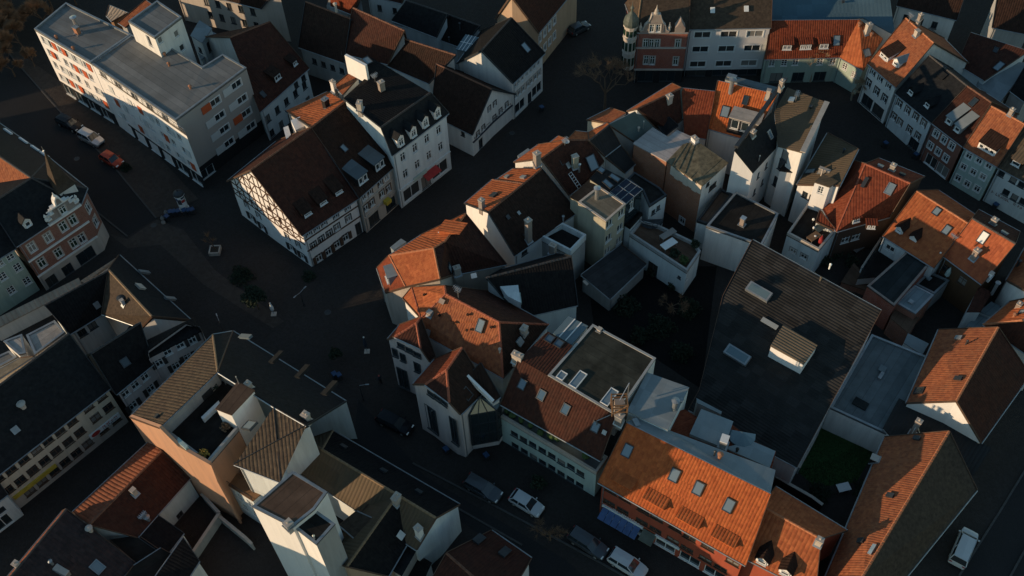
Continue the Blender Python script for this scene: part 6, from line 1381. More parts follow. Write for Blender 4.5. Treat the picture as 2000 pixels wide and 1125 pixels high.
h.win('ab', us=[0.3, 0.65], zs=[3.2], w=0.9, h=0.9, style='greytrim')
h.mass(dict(a=(415, 185, 6.6), b=(645, 292, 6.0), c=(455, 60, 7.4)), 'abc', wall='white_blue', roof='tile_red', over=0.05)
h = House('shed', 'pale walled lean-to with dark roof in the eastern garden', 'shed')
h.mass(dict(a=(870, 810, 2.6), b=(1080, 790, 2.6), c=(1310, 580, 2.8), d=(1095, 480, 2.8)), 'abcd', wall='white_blue', roof='felt_dark', over=0.05, gutter=False)

# ================================================================== north side of the square
h = House('office_house', 'plain white house with paired white windows and grey-brown roof on the square', 'house'); crop(K4)
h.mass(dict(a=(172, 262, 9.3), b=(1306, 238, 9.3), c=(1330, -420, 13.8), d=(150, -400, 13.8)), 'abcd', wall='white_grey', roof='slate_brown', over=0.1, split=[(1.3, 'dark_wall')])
for yy, xo in ((340, 365), (538, 335), (742, 300)):
    h.win('ab', pts=[(xo, yy), (xo + 362 - (yy - 340) * .02, yy - 8), (xo + 722 - (yy - 340) * .05, yy - 16)], w=2.5, h=1.15, style='palecasing')
h.win('ab', us=[0.17, 0.5, 0.83], zs=[0.7], w=3.0, h=1.2, style='shop', name='shop_window'); crop(C4); h.hatch(48, 50, 0.6, 0.8, 'frame_white'); crop(C3); h.hatch(1382, 58, 0.6, 0.8, 'frame_white')
h = House('ornate_brick_house', 'ornate red brick house with domed corner turret and curly gable', 'house')
h.mass(dict(a=(965, 178, 9.8), b=(1252, 178, 9.8), c=(1262, -90, 14.2), d=(1000, -90, 14.2), f=(905, 20, 9.8)), 'abcd adf', wall='brick_red', roof='slate_brown', over=0.1, split=[(2.6, 'dark_wall')])
h.win('ab', pts=[(1015, 238), (1047, 240), (1078, 240), (1192, 240), (1018, 330), (1052, 332), (1180, 335)], w=0.75, h=1.6, style='stone')
h.win('ab', us=[0.25, 0.7], zs=[1.2], w=2.4, h=2.0, style='shop', name='shop_window')
_, A, B, d, L, n = h.edge('ab'); u0, z0_ = h.wpt('ab', 985, 170); u1, z1_ = h.wpt('ab', 1145, 160); um = (u0 + u1) / 2; hwid = (u1 - u0) / 2
prof = [(-1, -0.2), (1, -0.2), (1, 0.35), (0.78, 0.6), (0.72, 1.3), (0.5, 1.9), (0.34, 2.8), (0.3, 3.3), (-0.3, 3.3), (-0.34, 2.8), (-0.5, 1.9), (-0.72, 1.3), (-0.78, 0.6), (-1, 0.35)]
b = MB(); b.prism([A + d * (um + x * hwid) + Z * zz + n * 0.25 for x, zz in prof], -n * 0.6); h.put(b, 'curly_gable', 'brick_red')
b = MB()
for (x0, a0), (x1, a1) in zip(prof[2:], prof[3:]): b.bar(A + d * (um + x0 * hwid) + Z * a0, A + d * (um + x1 * hwid) + Z * a1, 0.66, 0.07, n if abs(x1 - x0) < 0.02 else Z)
b.lathe(A + d * um + Z * 3.3, [(0.35, 0), (0.4, 0.2), (0.25, 0.4), (0.3, 0.6), (0.15, 0.9), (0.08, 1.2), (0.03, 1.6)], 10)
for x in (-1, 1): b.lathe(A + d * (um + x * hwid) + Z * 0.3, [(0.22, 0), (0.22, 0.5), (0.3, 0.6), (0.16, 0.9), (0.02, 1.5)], 8)
for zz in (9.7, 6.9, 2.7): b.bar(Vector((A.x, A.y, zz)) + n * 0.1, Vector((B.x, B.y, zz)) + n * 0.1, 0.25, 0.22)
o = h.put(b, 'gable_trim', 'stone'); o['kind'] = 'stuff'
me, pm = window_mesh(0.7, 1.4, 'stone'); rot = Matrix((d, Z, n)).transposed()
for x in (-0.22, 0.22): wo = inst('window', me, h.root, A + d * (um + x * hwid) + Z * 1.0 + n * 0.42 - h.org, rot); o = bpy.data.objects.new('pane', pm); COL.objects.link(o); o.parent = wo
u2, _z = h.wpt('ab', 1203, 170); b = MB(); pr = [(-0.75, -0.2), (0.75, -0.2), (0.75, 0.9), (0.5, 1.2), (0, 2.2), (-0.5, 1.2), (-0.75, 0.9)]; b.prism([A + d * (u2 + x) + Z * zz + n * 0.2 for x, zz in pr], -n * 1.2); h.put(b, 'small_gable', 'brick_red')
c0 = A + d * 0.0 + n * 0.1 - d * 1.0; c0.z = 0; b = MB(); b.lathe(c0, [(0.2, 2.6), (1.0, 3.3), (1.0, 6.3), (1.08, 6.35), (1.08, 6.5), (1.0, 6.55), (1.0, 9.0), (1.12, 9.05), (1.12, 9.25), (0.95, 9.3), (0.95, 11.0), (1.15, 11.05), (1.15, 11.3), (0.9, 11.3)], 10); h.put(b, 'turret', 'stone')
b = MB(); b.lathe(c0, [(1.12, 11.3), (1.2, 11.8), (1.05, 12.4), (0.75, 12.9), (0.4, 13.3), (0.2, 13.6), (0.17, 14.0), (0.3, 14.2), (0.08, 14.6), (0.02, 15.4)], 12); h.put(b, 'dome', 'copper_green')
b = MB()
for k in range(10):
    a0 = 2 * math.pi * (k + 0.5) / 10; q = c0 + Vector((math.cos(a0), math.sin(a0), 0)) * 0.985; t_ = Vector((-math.sin(a0), math.cos(a0), 0)); r_ = Vector((math.cos(a0), math.sin(a0), 0))
    for zz in (4.8, 7.7, 10.1): b.box(q + Z * zz, 0.2, 0.03, 0.75 if zz < 9 else 0.5, t_, r_)
o = h.put(b, 'turret_panes', 'glass_green'); o['kind'] = 'stuff'
h = House('house', 'green plastered corner house with orange roof and three tall shed dormers', 'house'); crop(C4)
h.mass(dict(a=(150, 326, 4.9), b=(562, 314, 4.9), r=(668, 108, 9.6), q=(183, 112, 9.6), c=(692, 388, 4.9), d=(798, 214, 7.2)), 'abrq brdc', wall='green_wall', roof='tile_red', over=0.15)
remat(h, {'bcdr': 'tile_orange'})
h.win('ab', pts=[(190, 348), (258, 345), (320, 342), (455, 340), (525, 338)], w=0.95, h=1.2, style='cross'); h.win('bc', pts=[(590, 365), (640, 410)], w=0.9, h=1.2, style='cross'); h.win('ab', us=[0.2, 0.5, 0.8], zs=[1.1], w=1.9, h=1.8, style='shop', name='shop_window')
for x, y, nw in ((270, 275, 1), (372, 272, 2), (472, 268, 1)): h.dormer(x, y, 1.7 if nw == 1 else 2.0, 1.2, 'shed', 'tile_brown', 'tile_red', 0.35, nw, 'cross')
h.sky(545, 222, 1.0, 1.5); h.chim(712, 180, 0.8, 0.6, 1.6, 'stone', 1); h.flue(670, 140, 0.2, 0.3, 'pot'); h.flue(735, 195, 0.2, 0.3, 'pot'); h.sky(712, 290, 1.1, 1.2)
h = House('hall', 'wide building under a steel blue sheet metal roof at the top edge', 'hall')
h.mass(dict(a=(185, 130, 8.2), b=(690, 97, 8.2), c=(866, 192, 7.0), d=(828, -90, 10.8), e=(185, -90, 10.8)), 'abcde', wall='white', roof='sheet_blue', over=0.1, gutter=False); h.hatch(580, 12, 0.3, 0.3, 'metal_dark')
h = House('house', 'gabled house with orange roof, box dormers and an arched shop front', 'house')
h.mass(dict(a=(718, 350, 7.3), b=(872, 480, 7.3), c=(1080, 236, 11.8), d=(925, 98, 11.8), e=('m', 'b', 'd', 'c'), f=('m', 'a', 'd', 'c')), 'abcd dcef', wall='white', roof='tile_orange_old', over=0.15)
h.win('ab', pts=[(748, 388), (787, 427), (832, 468)], w=0.8, h=1.1, style='darktrim'); h.win('ab', pts=[(720, 457), (765, 502), (808, 542)], w=0.9, h=1.35, style='darktrim'); h.win('ab', us=[0.3, 0.72], zs=[1.3], w=2.2, h=2.0, style='shop', name='shop_window')
h.dormer(803, 322, 1.8, 0.95, 'shed', 'white_clean', 'tile_brown', 0.3, 2, 'plain'); h.dormer(868, 362, 1.2, 0.95, 'gable', 'white_clean', 'zinc', 0.3, 1, 'plain'); h.chim(982, 195, 0.6, 0.55, 0.9, 'stone', 0); h.antenna(940, 125, 1.6); h.chim(1000, 110, 0.5, 0.5, 1.0, 'brick', 1)
h = House('house', 'white row house with dark slate roof and two small dormers on the sloping street', 'house')
h.mass(dict(a=(868, 512, 6.4), b=(1068, 676, 6.6), c=(1264, 472, 10.6), d=(1056, 304, 10.6), e=('m', 'b', 'd', 'c'), f=('m', 'a', 'd', 'c')), 'abcd dcef', wall='white_blue', roof='slate', over=0.15)
h.win('ab', pts=[(890, 570), (935, 607), (980, 642), (1023, 678)], w=0.85, h=1.2, style='browntrim'); h.win('ab', pts=[(860, 640), (893, 672), (945, 713), (990, 748)], w=0.85, h=1.2, style='browntrim'); h.win('ab', us=[0.2, 0.5, 0.8], zs=[1.1], w=1.8, h=1.8, style='shop', name='shop_window')
h.dormer(950, 520, 1.2, 1.0, 'gable', 'slate', 'slate', style='plain'); h.dormer(1040, 590, 1.2, 1.0, 'gable', 'slate', 'slate', style='plain'); h.sky(1145, 370, 0.9, 0.8); h.hatch(1125, 415, 1.2, 0.9, 'slate')
h = House('house', 'brown fronted row house with red-brown roof and two blue-roofed dormers', 'house')
h.mass(dict(a=(1070, 676, 7.0), b=(1240, 806, 7.0), c=(1396, 562, 10.9), d=(1264, 472, 10.9), e=('m', 'b', 'd', 'c'), f=('m', 'a', 'd', 'c')), 'abcd dcef', wall='brown_red', roof='tile_redbrown', over=0.15)
h.win('ab', pts=[(1092, 735), (1135, 768), (1178, 802)], w=0.85, h=1.2, style='trim'); h.win('ab', pts=[(1060, 800), (1103, 833), (1145, 868)], w=0.85, h=1.2, style='trim'); h.win('ab', us=[0.35, 0.75], zs=[1.1], w=2.0, h=1.9, style='shopw', name='shop_window')
h.dormer(1158, 680, 1.2, 1.1, 'shed', 'zinc', 'zinc', 0.3, 1, 'plain'); h.dormer(1204, 724, 1.2, 1.1, 'shed', 'zinc', 'zinc', 0.3, 1, 'plain'); h.sky(1297, 562, 0.7, 1.2, g='glass')
h = House('house', 'mint fronted row house with weathered orange roof and wide shed dormer', 'house')
h.mass(dict(a=(1243, 808, 7.0), b=(1428, 916, 7.0), c=(1580, 682, 11.2), d=(1395, 582, 11.2), e=('m', 'b', 'd', 'c'), f=('m', 'a', 'd', 'c')), 'abcd dcef', wall='mint', roof='tile_orange_old', over=0.15)
h.win('ab', pts=[(1272, 857), (1328, 882), (1382, 908)], w=0.85, h=1.05, style='trim'); h.win('ab', pts=[(1242, 917), (1296, 945), (1348, 972)], w=0.85, h=1.05, style='trim'); h.win('ab', pts=[(1212, 978), (1262, 1010), (1316, 1037)], w=0.85, h=1.1, style='trim')
h.dormer(1365, 832, 2.6, 1.1, 'shed', 'white_clean', 'tile_brown', 0.35, 3, 'plain'); h.chim(1500, 628, 0.5, 0.5, 0.9, 'brick_orange', 1)
h = House('house', 'white fronted row house with ribbed tan roof and painted shop lettering at the right edge', 'house')
h.mass(dict(a=(1430, 918, 6.6), b=(1720, 1075, 6.6), c=(1870, 840, 10.6), d=(1582, 684, 10.6), e=('m', 'b', 'd', 'c'), f=('m', 'a', 'd', 'c')), 'abcd dcef', wall='white_blue', roof='tile_tan', over=0.15)
h.win('ab', pts=[(1450, 952), (1516, 988), (1562, 1013)], w=0.95, h=1.1, style='darkplain'); h.win('ab', pts=[(1412, 1025), (1475, 1058), (1522, 1085), (1568, 1108)], w=0.95, h=1.1, style='darkplain'); h.dormer(1525, 912, 1.5, 1.1, 'shed', 'tile_brown', 'corr_brown', 0.3, 1, 'plain')
SIGN_W = h
h = House('house', 'small house with sunlit roof corner and zinc lower roof in the top right', 'house')
h.mass(dict(a=(1208, 352, 6.2), b=(1358, 442, 6.2), c=(1600, 280, 8.8), d=(1283, 178, 8.8)), 'abcd', wall='white_blue', roof='tile_redbrown', over=0.1); h.sky(1322, 330, 0.9, 1.2); h.sky(1420, 275, 0.6, 0.8, g='glass')
h.mass(dict(a=(1318, 462, 5.2), b=(1442, 568, 5.2), c=(1600, 350, 7.0), d=(1385, 320, 7.0)), 'abcd', wall='white_blue', roof='zinc', over=0.1); h.sky(1437, 365, 0.9, 1.6); h.sky(1425, 415, 0.9, 1.6)
h = House('house', 'dark roofed white house behind the orange gable at the top right', 'house')
h.mass(dict(a=(875, 30, 5.8), b=(1205, 110, 5.8), c=(1262, -60, 9.0), d=(930, -140, 9.0)), 'abcd', wall='white', roof='tile_brown', over=0.2); h.win('ab', us=[0.2, 0.45, 0.7], zs=[3.8], w=0.9, h=1.3, style='dark')
h.mass(dict(a=(1030, 165, 3.6), b=(1170, 290, 3.6), c=(1190, 265, 3.6), d=(1060, 150, 3.6)), 'abcd', wall='grey_wall', roof='felt_grey', over=0.03, gutter=False, rname='wall_coping', wname='yard_wall')
h = House('house', 'shaded brown roofed house in the top right corner', 'house')
h.mass(dict(a=(1400, 150, 5.8), b=(1600, 190, 5.8), c=(1640, -40, 10.0), d=(1440, -80, 10.0)), 'abcd', wall='grey_wall', roof='tile_brown', over=0.1)
h = House('house', 'dark shaded house at the right edge below the zinc roof', 'house')
h.mass(dict(a=(1500, 500, 6.0), b=(1580, 560, 6.0), c=(1700, 420, 9.0), d=(1600, 330, 9.0)), 'abcd', wall='grey_wall', roof='tile_dark', over=0.1)
# ================================================================== streets, kerbs, yards
def px_sheet(name, c, pts, z, mat): crop(c); q = [at(x, y, z) for x, y in pts]; return sheet(name, [(p.x, p.y) for p in q], z, mat)
px_sheet("road", C5, [(700, 455), (330, 160), (-60, -150), (-500, -520), (-300, -640), (40, -560), (330, -230), (640, 90), (858, 355)], 0.004, "asphalt")
def kerb(c, pts, w_=0.22, hgt=0.12, name="kerb"):
    crop(c); q = [at(x, y, 0) for x, y in pts]; b = MB()
    for p0, p1 in zip(q, q[1:]):
        L = (p1 - p0).length; k = max(1, int(L / 1.0))
        for i in range(k): b.bar(p0.lerp(p1, i / k) + Z * hgt / 2, p0.lerp(p1, (i + 0.97) / k) + Z * hgt / 2, w_, hgt)
    o = b.build(name, "kerb_stone"); o["kind"] = "structure"; return o
kerb(C5, [(858, 355), (640, 90), (330, -230), (40, -560)]); kerb(C5, [(700, 455), (330, 160), (-60, -150)])
px_sheet("pavement", C5, [(862, 352), (1090, 250), (820, -40), (380, -360), (100, -560), (40, -560), (330, -230), (640, 90)], 0.06, "paving_light")
px_sheet("pavement_band", C5, [(600, 440), (700, 470), (860, 362), (1010, 420), (1180, 640), (1560, 920), (1500, 960), (1120, 720), (880, 500), (700, 520)], 0.008, "paving_light")
px_sheet("street", PX, [(700, 780), (830, 930), (1100, 1090), (1180, 1160), (1420, 1300), (1250, 1300), (1050, 1130), (850, 980), (690, 860)], 0.004, "asphalt")
kerb(PX, [(806, 905), (960, 985), (1160, 1092), (1330, 1190)]); kerb(PX, [(700, 870), (880, 985), (1020, 1065)])
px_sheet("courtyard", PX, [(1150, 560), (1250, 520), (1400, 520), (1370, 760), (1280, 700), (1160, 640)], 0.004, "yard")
px_sheet("side_road", PX, [(1875, 1122), (1951, 1002), (2060, 820), (2200, 900), (2060, 1180), (1900, 1250)], 0.004, "asphalt")
kerb(PX, [(1873, 1125), (1951, 1002), (2050, 840)]); kerb(PX, [(1972, 1128), (2003, 1072), (2080, 950)])
lw = [(1609, 801), (1705, 845), (1707, 884), (1672, 942), (1594, 952), (1558, 921)]
px_sheet("lawn", PX, lw, 0.012, "lawn"); q = [at(x, y, 0) for x, y in lw]
vs, fs = [], []; rg = random.Random(3); cx = sum((p for p in q), Vector()) / len(q)
for i in range(5200):
    a, b_ = rg.choice(list(zip(q, q[1:] + q[:1]))); r1, r2 = math.sqrt(rg.random()), rg.random(); p = cx + ((a - cx) * (1 - r2) + (b_ - cx) * r2) * r1
    an = rg.random() * 6.28; d_ = Vector((math.cos(an), math.sin(an), 0)) * 0.06; k = len(vs); vs += [p - d_, p + d_, p + Vector((rg.uniform(-.08, .08), rg.uniform(-.08, .08), rg.uniform(.08, .2)))]; fs.append([k, k + 1, k + 2])
o = mesh_obj("grass", vs, fs, "leaf_green"); tag(o, "dark green lawn grass in the walled garden beside the hall", "grass", kind="stuff")

# garden walls
def wall_thing(name, label, c, pts, hgt, mat, th=0.25, cap='stone'):
    crop(c); q = [at(x, y, 0) for x, y in pts]; e = empty(name, q[0], label, 'wall' if 'wall' in name else 'fence'); b = MB(); b2 = MB()
    for p0, p1 in zip(q, q[1:]): b.bar(p0 + Z * hgt / 2, p1 + Z * hgt / 2, th, hgt); b2.bar(p0 + Z * (hgt + 0.04), p1 + Z * (hgt + 0.04), th + 0.1, 0.08)
    b.build('wall', mat, e, q[0]); b2.build('coping', cap, e, q[0])
wall_thing('garden_wall', 'low stone wall between the hall and the lawn', PX, [(1555, 925), (1590, 860), (1612, 800)], 1.4, 'grey_wall')
wall_thing('garden_wall', 'dark wall along the yard behind the orange street house', PX, [(1510, 945), (1580, 985), (1600, 1000)], 1.8, 'dark_wall')
wall_thing('garden_wall', 'pale courtyard wall beside the small white house at the bottom', D2, [(1290, 650), (1400, 770), (1240, 1010)], 1.7, 'grey_wall')
wall_thing('garden_wall', 'long pale wall running down from the salmon firewall', D2, [(1390, 780), (1560, 920), (1600, 960)], 1.5, 'grey_wall')
wall_thing('garden_wall', 'thin white partition wall in the eastern garden', E8, [(870, 810), (1085, 480)], 2.2, 'white_blue', 0.15)
crop((1500, 780, 5.115)); p0, p1 = at(600, 130, 0), at(800, 250, 0); e = empty('wooden_fence', p0, 'short wooden board fence at the top of the lawn', 'fence')
for i in range(12):
    b = MB(); b.box(p0.lerp(p1, (i + .5) / 12) + Z * 0.9, (p1 - p0).length / 26, 0.03, 0.9, (p1 - p0).normalized(), Vector((-(p1 - p0).y, (p1 - p0).x, 0)).normalized()); b.build('board', 'wood', e, p0)

# ================================================================== cars
def loft(b, st, m=0):
    """stations: list of (x, [(y, z), ...]) closed rings"""
    o = len(b.v); n = len(st[0][1])
    for x, ring in st:
        for y, z in ring: b.v.append(Vector((x, y, z)))
    for k in range(len(st) - 1):
        for i in range(n):
            j = (i + 1) % n; b.f.append([o + k * n + i, o + k * n + j, o + (k + 1) * n + j, o + (k + 1) * n + i]); b.m.append(m)
    b.f.append([o + i for i in range(n)]); b.m.append(m); b.f.append([o + (len(st) - 1) * n + i for i in range(n)][::-1]); b.m.append(m)
def make_car(kind, paint):
    L, W, Hh, belt = {'hatch': (4.1, 1.76, 1.5, 0.92), 'wagon': (4.7, 1.82, 1.5, 0.95), 'suv': (4.4, 1.84, 1.65, 1.02), 'van': (4.8, 1.9, 1.85, 1.1)}[kind]
    hw = W / 2; e = bpy.data.objects.new('parked_car', None); COL.objects.link(e)
    def ring(w, zb, zt, cr=0.04): return [(-w * .93, zb), (-w, zb + .18), (-w, (zb + zt) / 2 + .1), (-w * .95, zt), (0, zt + cr), (w * .95, zt), (w, (zb + zt) / 2 + .1), (w, zb + .18), (w * .93, zb)]
    b = MB(); loft(b, [(-L / 2, ring(hw * .84, .38, .72)), (-L / 2 + .1, ring(hw * .93, .28, belt * .95)), (-L * .36, ring(hw, .22, belt)), (-L * .1, ring(hw, .2, belt)), (L * .18, ring(hw, .2, belt - .01)), (L * .3, ring(hw * .99, .2, belt - .06)), (L * .42, ring(hw * .93, .22, belt - .15)), (L / 2 - .08, ring(hw * .82, .27, belt - .28)), (L / 2, ring(hw * .7, .35, .58))])
    body = b.build('body', paint, e, smooth=False)
    rear = -L * (.485 if kind in ('suv', 'van', 'wagon') else .46); rr = -L * (.42 if kind in ('wagon', 'suv', 'van') else .34)
    fb, fr = L * (.24 if kind != 'van' else .33), L * (.06 if kind != 'van' else .17); tw = hw * .76; bw = hw * .93
    bot = [(rear, -bw), (fb, -bw * .96), (fb, bw * .96), (rear, bw)]; top = [(rr, -tw), (fr, -tw), (fr, tw), (rr, tw)]
    b = MB(); bv = [Vector((x, y, belt - .02)) for x, y in bot]; tv = [Vector((x, y, Hh - .07)) for x, y in top]
    for i in range(4): j = (i + 1) % 4; b.poly([bv[i], bv[j], tv[j], tv[i]])
    b.build('windows', 'glass', e)
    b = MB(); xs = [rr - .06, rr + .25, (rr + fr) / 2, fr - .2, fr + .08]
    loft(b, [(x, [(-tw * k, Hh - .1), (-tw * k * .98, Hh - .04), (0, Hh + dz), (tw * k * .98, Hh - .04), (tw * k, Hh - .1)]) for x, k, dz in zip(xs, (1.0, 1.03, 1.03, 1.03, .98), (-.05, 0, .02, 0, -.06))]); b.build('roof', paint, e)
    b = MB()
    for i in range(4): b.bar(bv[i], tv[i], .09, .07)
    mid = (rr + fr) / 2 - .05
    for sg in (-1, 1): b.bar(Vector((mid - .05, sg * bw, belt)), Vector((mid - .02, sg * tw, Hh - .06)), .1, .05)
    b.build('pillars', paint, e)
    for x in (-L * .3, L * .31):
        for sg in (-1, 1):
            b = MB(); c = Vector((x, sg * (hw - .1), .32)); b.tube(c - Vector((0, .11, 0)), c + Vector((0, .11, 0)), .32, .32, 16); wo = b.build('wheel', 'rubber', e)
            b = MB(); b.tube(c + Vector((0, sg * .1, 0)), c + Vector((0, sg * .125, 0)), .21, .19, 10); b.build('rim', 'metal_bright', wo)
    for sg in (-1, 1):
        b = MB(); b.box((L / 2 - .17, sg * hw * .62, .66), .1, .2, .08); b.build('headlight', 'lamp_white', e)
        b = MB(); b.box((-L / 2 + .06, sg * hw * .72, .8), .05, .15, .12); b.build('tail_light', 'lamp_red', e)
        b = MB(); b.box((fb - .25, sg * (hw + .1), belt + .06), .06, .1, .08); b.build('wing_mirror', paint, e)
    b = MB(); b.box((L / 2 + .005, 0, .42), .02, hw * .55, .09); b.build('grille', 'black', e)
    return e
def place_car(kind, paint, c, rear, front, label, group=None):
    crop(c); r, f = at(*rear, .8), at(*front, .8); e = make_car(kind, paint); m = (r + f) / 2
    e.location = (m.x, m.y, 0.012); e.rotation_euler = (0, 0, math.atan2(f.y - r.y, f.x - r.x)); tag(e, label, 'car', group or 'cars parked in the streets')
place_car('wagon', 'car_black', PX, (115, 230), (155, 249), 'black estate car, first in the row of three by the apartment block')
place_car('suv', 'car_silver', PX, (157, 258), (198, 279), 'silver car between the black and the red car by the apartment block')
place_car('hatch', 'car_red', PX, (198, 299), (237, 321), 'red hatchback parked in front of the apartment block')
place_car('hatch', 'car_white', PX, (1003, 966), (1054, 997), 'white small car parked in the shaded street below the mint facade')
place_car('wagon', 'car_grey', PX, (922, 940), (965, 965), 'dark grey estate car parked behind the white small car')
place_car('wagon', 'car_grey', PX, (1122, 1042), (1176, 1077), 'dark grey car parked in front of the blue awning')
place_car('suv', 'car_white', PX, (1199, 1084), (1254, 1118), 'white car parked at the bottom edge near the orange house')
place_car('wagon', 'car_black', PX, (745, 812), (797, 837), 'black car standing beside the pale gabled building')
place_car('van', 'car_white', PX, (1873, 1092), (1893, 1045), 'white van parked on the road in the lower right corner')
place_car('hatch', 'car_grey', C3, (632, 158), (668, 140), 'tiny grey car far up the dark street at the top')

# ================================================================== trees and shrubs
def bare_tree(p, hgt, spread, label, seed, twigs=900, lev=4, tmat='bark', cmat='twig', lean=0.0, name='bare_tree', group=None, cat='tree', tw_=.022):
    rg = random.Random(seed); e = empty(name, p, label, cat, group); b = MB(); tips = []
    def grow(q, d, L, r, k):
        n = 2 if k > 1 else 1; cur = q
        for i in range(n):
            nd = (d + Vector((rg.uniform(-.18, .18), rg.uniform(-.18, .18), rg.uniform(-.05, .12)))).normalized(); nx = cur + nd * (L / n); b.tube(cur, nx, r * (1 - .25 * i), r * (1 - .25 * (i + 1)), 5 if k < 2 else 4, cap=False); cur = nx; d = nd
        if k >= lev: tips.append((cur, d, L)); return
        for i in range(rg.randint(3, 4)):
            a = rg.uniform(0, 6.28); o_ = d.orthogonal().normalized(); s_ = o_ * math.cos(a) + d.cross(o_) * math.sin(a)
            nd = (d * rg.uniform(.45, .9) + s_ * spread * rg.uniform(.5, 1.0) + Z * .15).normalized(); grow(cur, nd, L * rg.uniform(.6, .82), r * .55, k + 1)
    grow(Vector((0, 0, 0)), Vector((lean, 0, 1)).normalized(), hgt * .34, hgt * .022 + .03, 0)
    b.build('trunk', tmat, e)
    vs, fs = [], []
    for i in range(twigs):
        q, d, L = tips[rg.randrange(len(tips))]; dd = (d + Vector((rg.uniform(-1, 1), rg.uniform(-1, 1), rg.uniform(-.5, .9)))).normalized(); q = q - d * L * rg.uniform(0, .9); l = L * rg.uniform(.5, 1.4); s_ = dd.orthogonal().normalized() * tw_; k = len(vs)
        t = q + dd * l; s2 = dd.cross(s_).normalized() * tw_; vs += [q - s_, q + s_, q + s2, t]; fs += [[k, k + 1, k + 3], [k + 1, k + 2, k + 3], [k + 2, k, k + 3]]
    mesh_obj('crown', vs, fs, cmat, e)
    return e
def ground(x, y): return at(x, y, 0)
crop(PX)
bare_tree(ground(1181, 214), 9.5, .75, 'tall slim bare tree standing on the dark square below the brick turret', 11, 1600, 4)
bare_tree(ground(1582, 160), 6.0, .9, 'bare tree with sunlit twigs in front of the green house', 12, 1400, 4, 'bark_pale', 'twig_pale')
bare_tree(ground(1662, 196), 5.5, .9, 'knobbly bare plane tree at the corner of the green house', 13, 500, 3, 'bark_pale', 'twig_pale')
TL = [((18, 70), 7.5), ((52, 100), 6.0), ((46, 45), 8.0), ((92, 58), 6.0), ((8, 120), 6.5), ((72, 18), 7.5), ((104, 20), 7.0), ((20, 20), 8.0), ((30, 150), 4.5), ((-15, 90), 8.0), ((68, 130), 3.5), ((120, -5), 7.0), ((150, 10), 5.5), ((-20, 40), 8.0)]
TLAB = ['brown leafless tree %s in the thicket' % w_ for w_ in ('standing at the left edge', 'nearest to the street corner', 'with the tallest crown in the middle', 'closest to the left end of the apartment block', 'lowest at the left edge beside the street', 'behind the middle crown', 'touching the top edge', 'in the very corner of the view', 'that is small and stands alone on the verge', 'cut by the left edge at half height', 'that is a low bush by the pavement', 'behind the flat roof end', 'that is low and farthest right', 'cut by the left edge near the top')]
for i, ((x, y), hg) in enumerate(TL):
    bare_tree(ground(x, y), hg, 1.0, TLAB[i], 30 + i, 6000, 3, 'bark', 'twig_brown', group='bare trees in the top left thicket', tw_=.055)
def leafy(p, r, hgt, n, label, seed, mat='leaf_dark', trunk=None, name='shrub', flatz=.8, cat='shrub', group=None, leaf=.16, base=0.0):
    rg = random.Random(seed); e = empty(name, p, label, cat, group); vs, fs = [], []; c0 = Vector((0, 0, hgt - r * flatz))
    for i in range(n):
        d = Vector((rg.gauss(0, 1), rg.gauss(0, 1), rg.gauss(0, 1))).normalized(); rr = r * (rg.random() ** .4) * (1 + .25 * math.sin(3 * d.x + 5 * d.y)); q = c0 + Vector((d.x * rr, d.y * rr, d.z * rr * flatz))
        if q.z < .02: q.z = .02
        a = Vector((rg.uniform(-1, 1), rg.uniform(-1, 1), rg.uniform(-1, 1))).normalized() * leaf; b_ = a.orthogonal().normalized() * leaf * .6; k = len(vs); vs += [q - a, q + b_, q + a, q - b_]; fs.append([k, k + 1, k + 2, k + 3])
    mesh_obj('foliage', vs, fs, mat, e)
    if trunk: b = MB(); b.tube((0, 0, 0), (0, 0, hgt - r * flatz), .1, .07, 7); b.build('trunk', 'bark', e)
    return e
leafy(ground(506, 604), 1.5, 4.3, 1500, 'dark ball-crowned evergreen tree on the market place', 51, trunk=True, name='ball_tree', cat='tree')
leafy(ground(474, 540), 1.7, 1.1, 900, 'low dark shrub bed on the market place above the ball tree', 52, flatz=.5)
leafy(ground(604, 541), 0.9, 1.0, 400, 'small dark shrub at the corner of the half-timbered house', 53)
leafy(ground(247, 330), 0.8, 1.0, 350, 'small dark shrub on the pavement beside the red hatchback', 54)
leafy(ground(1052, 948), 0.9, 1.6, 420, 'small round shrub at the kerb below the mint facade', 55)
leafy(ground(1690, 960), 1.4, 1.6, 700, 'dark hedge bush at the lower end of the lawn', 56); leafy(ground(1600, 965), 1.3, 1.5, 700, 'dark bush at the left foot of the lawn', 57); leafy(ground(1712, 860), 0.9, 2.0, 500, 'dark shrub at the right side of the lawn', 58)
bare_tree(ground(1075, 1055), 4.5, .9, 'small bare tree by the kerb in front of the dark red roof', 60, 500, 3)
crop(D1); tp = at(1285, 930, 12.75); leafy(tp, 0.55, 0.9, 260, 'yellow shrub on the roof terrace of the salmon firewall house', 61, 'leaf_yellow'); leafy(at(1340, 505, 12.75), 0.6, 0.9, 240, 'dark shrub in the terrace corner under the tan roof', 62); leafy(at(1420, 760, 12.75), 0.5, 0.8, 200, 'brown bush beside the stair box of the roof terrace', 63, 'twig')
crop(C7); leafy(at(1225, 735, 4.75), 0.6, 0.9, 260, 'green bush on the garage terrace corner', 64, 'leaf_green'); leafy(at(1285, 655, 4.75), 0.6, 1.2, 260, 'tall dark plant at the end of the garage terrace', 65); leafy(at(1175, 690, 4.75), 0.7, 0.7, 260, 'dark plants behind the white garden table on the garage', 66)
crop(PX)
for i, (x, y) in enumerate(((1630, 500), (1652, 488), (1610, 515), (1662, 515))): leafy(ground(x, y), 0.9, 1.3, 350, ('dark garden shrub north-east of the hall, far left of four', 'dark garden shrub under the brown wall of the red roofed house', 'dark garden shrub close to the hall ridge', 'dark garden shrub next to the white partition wall')[i], 70 + i)
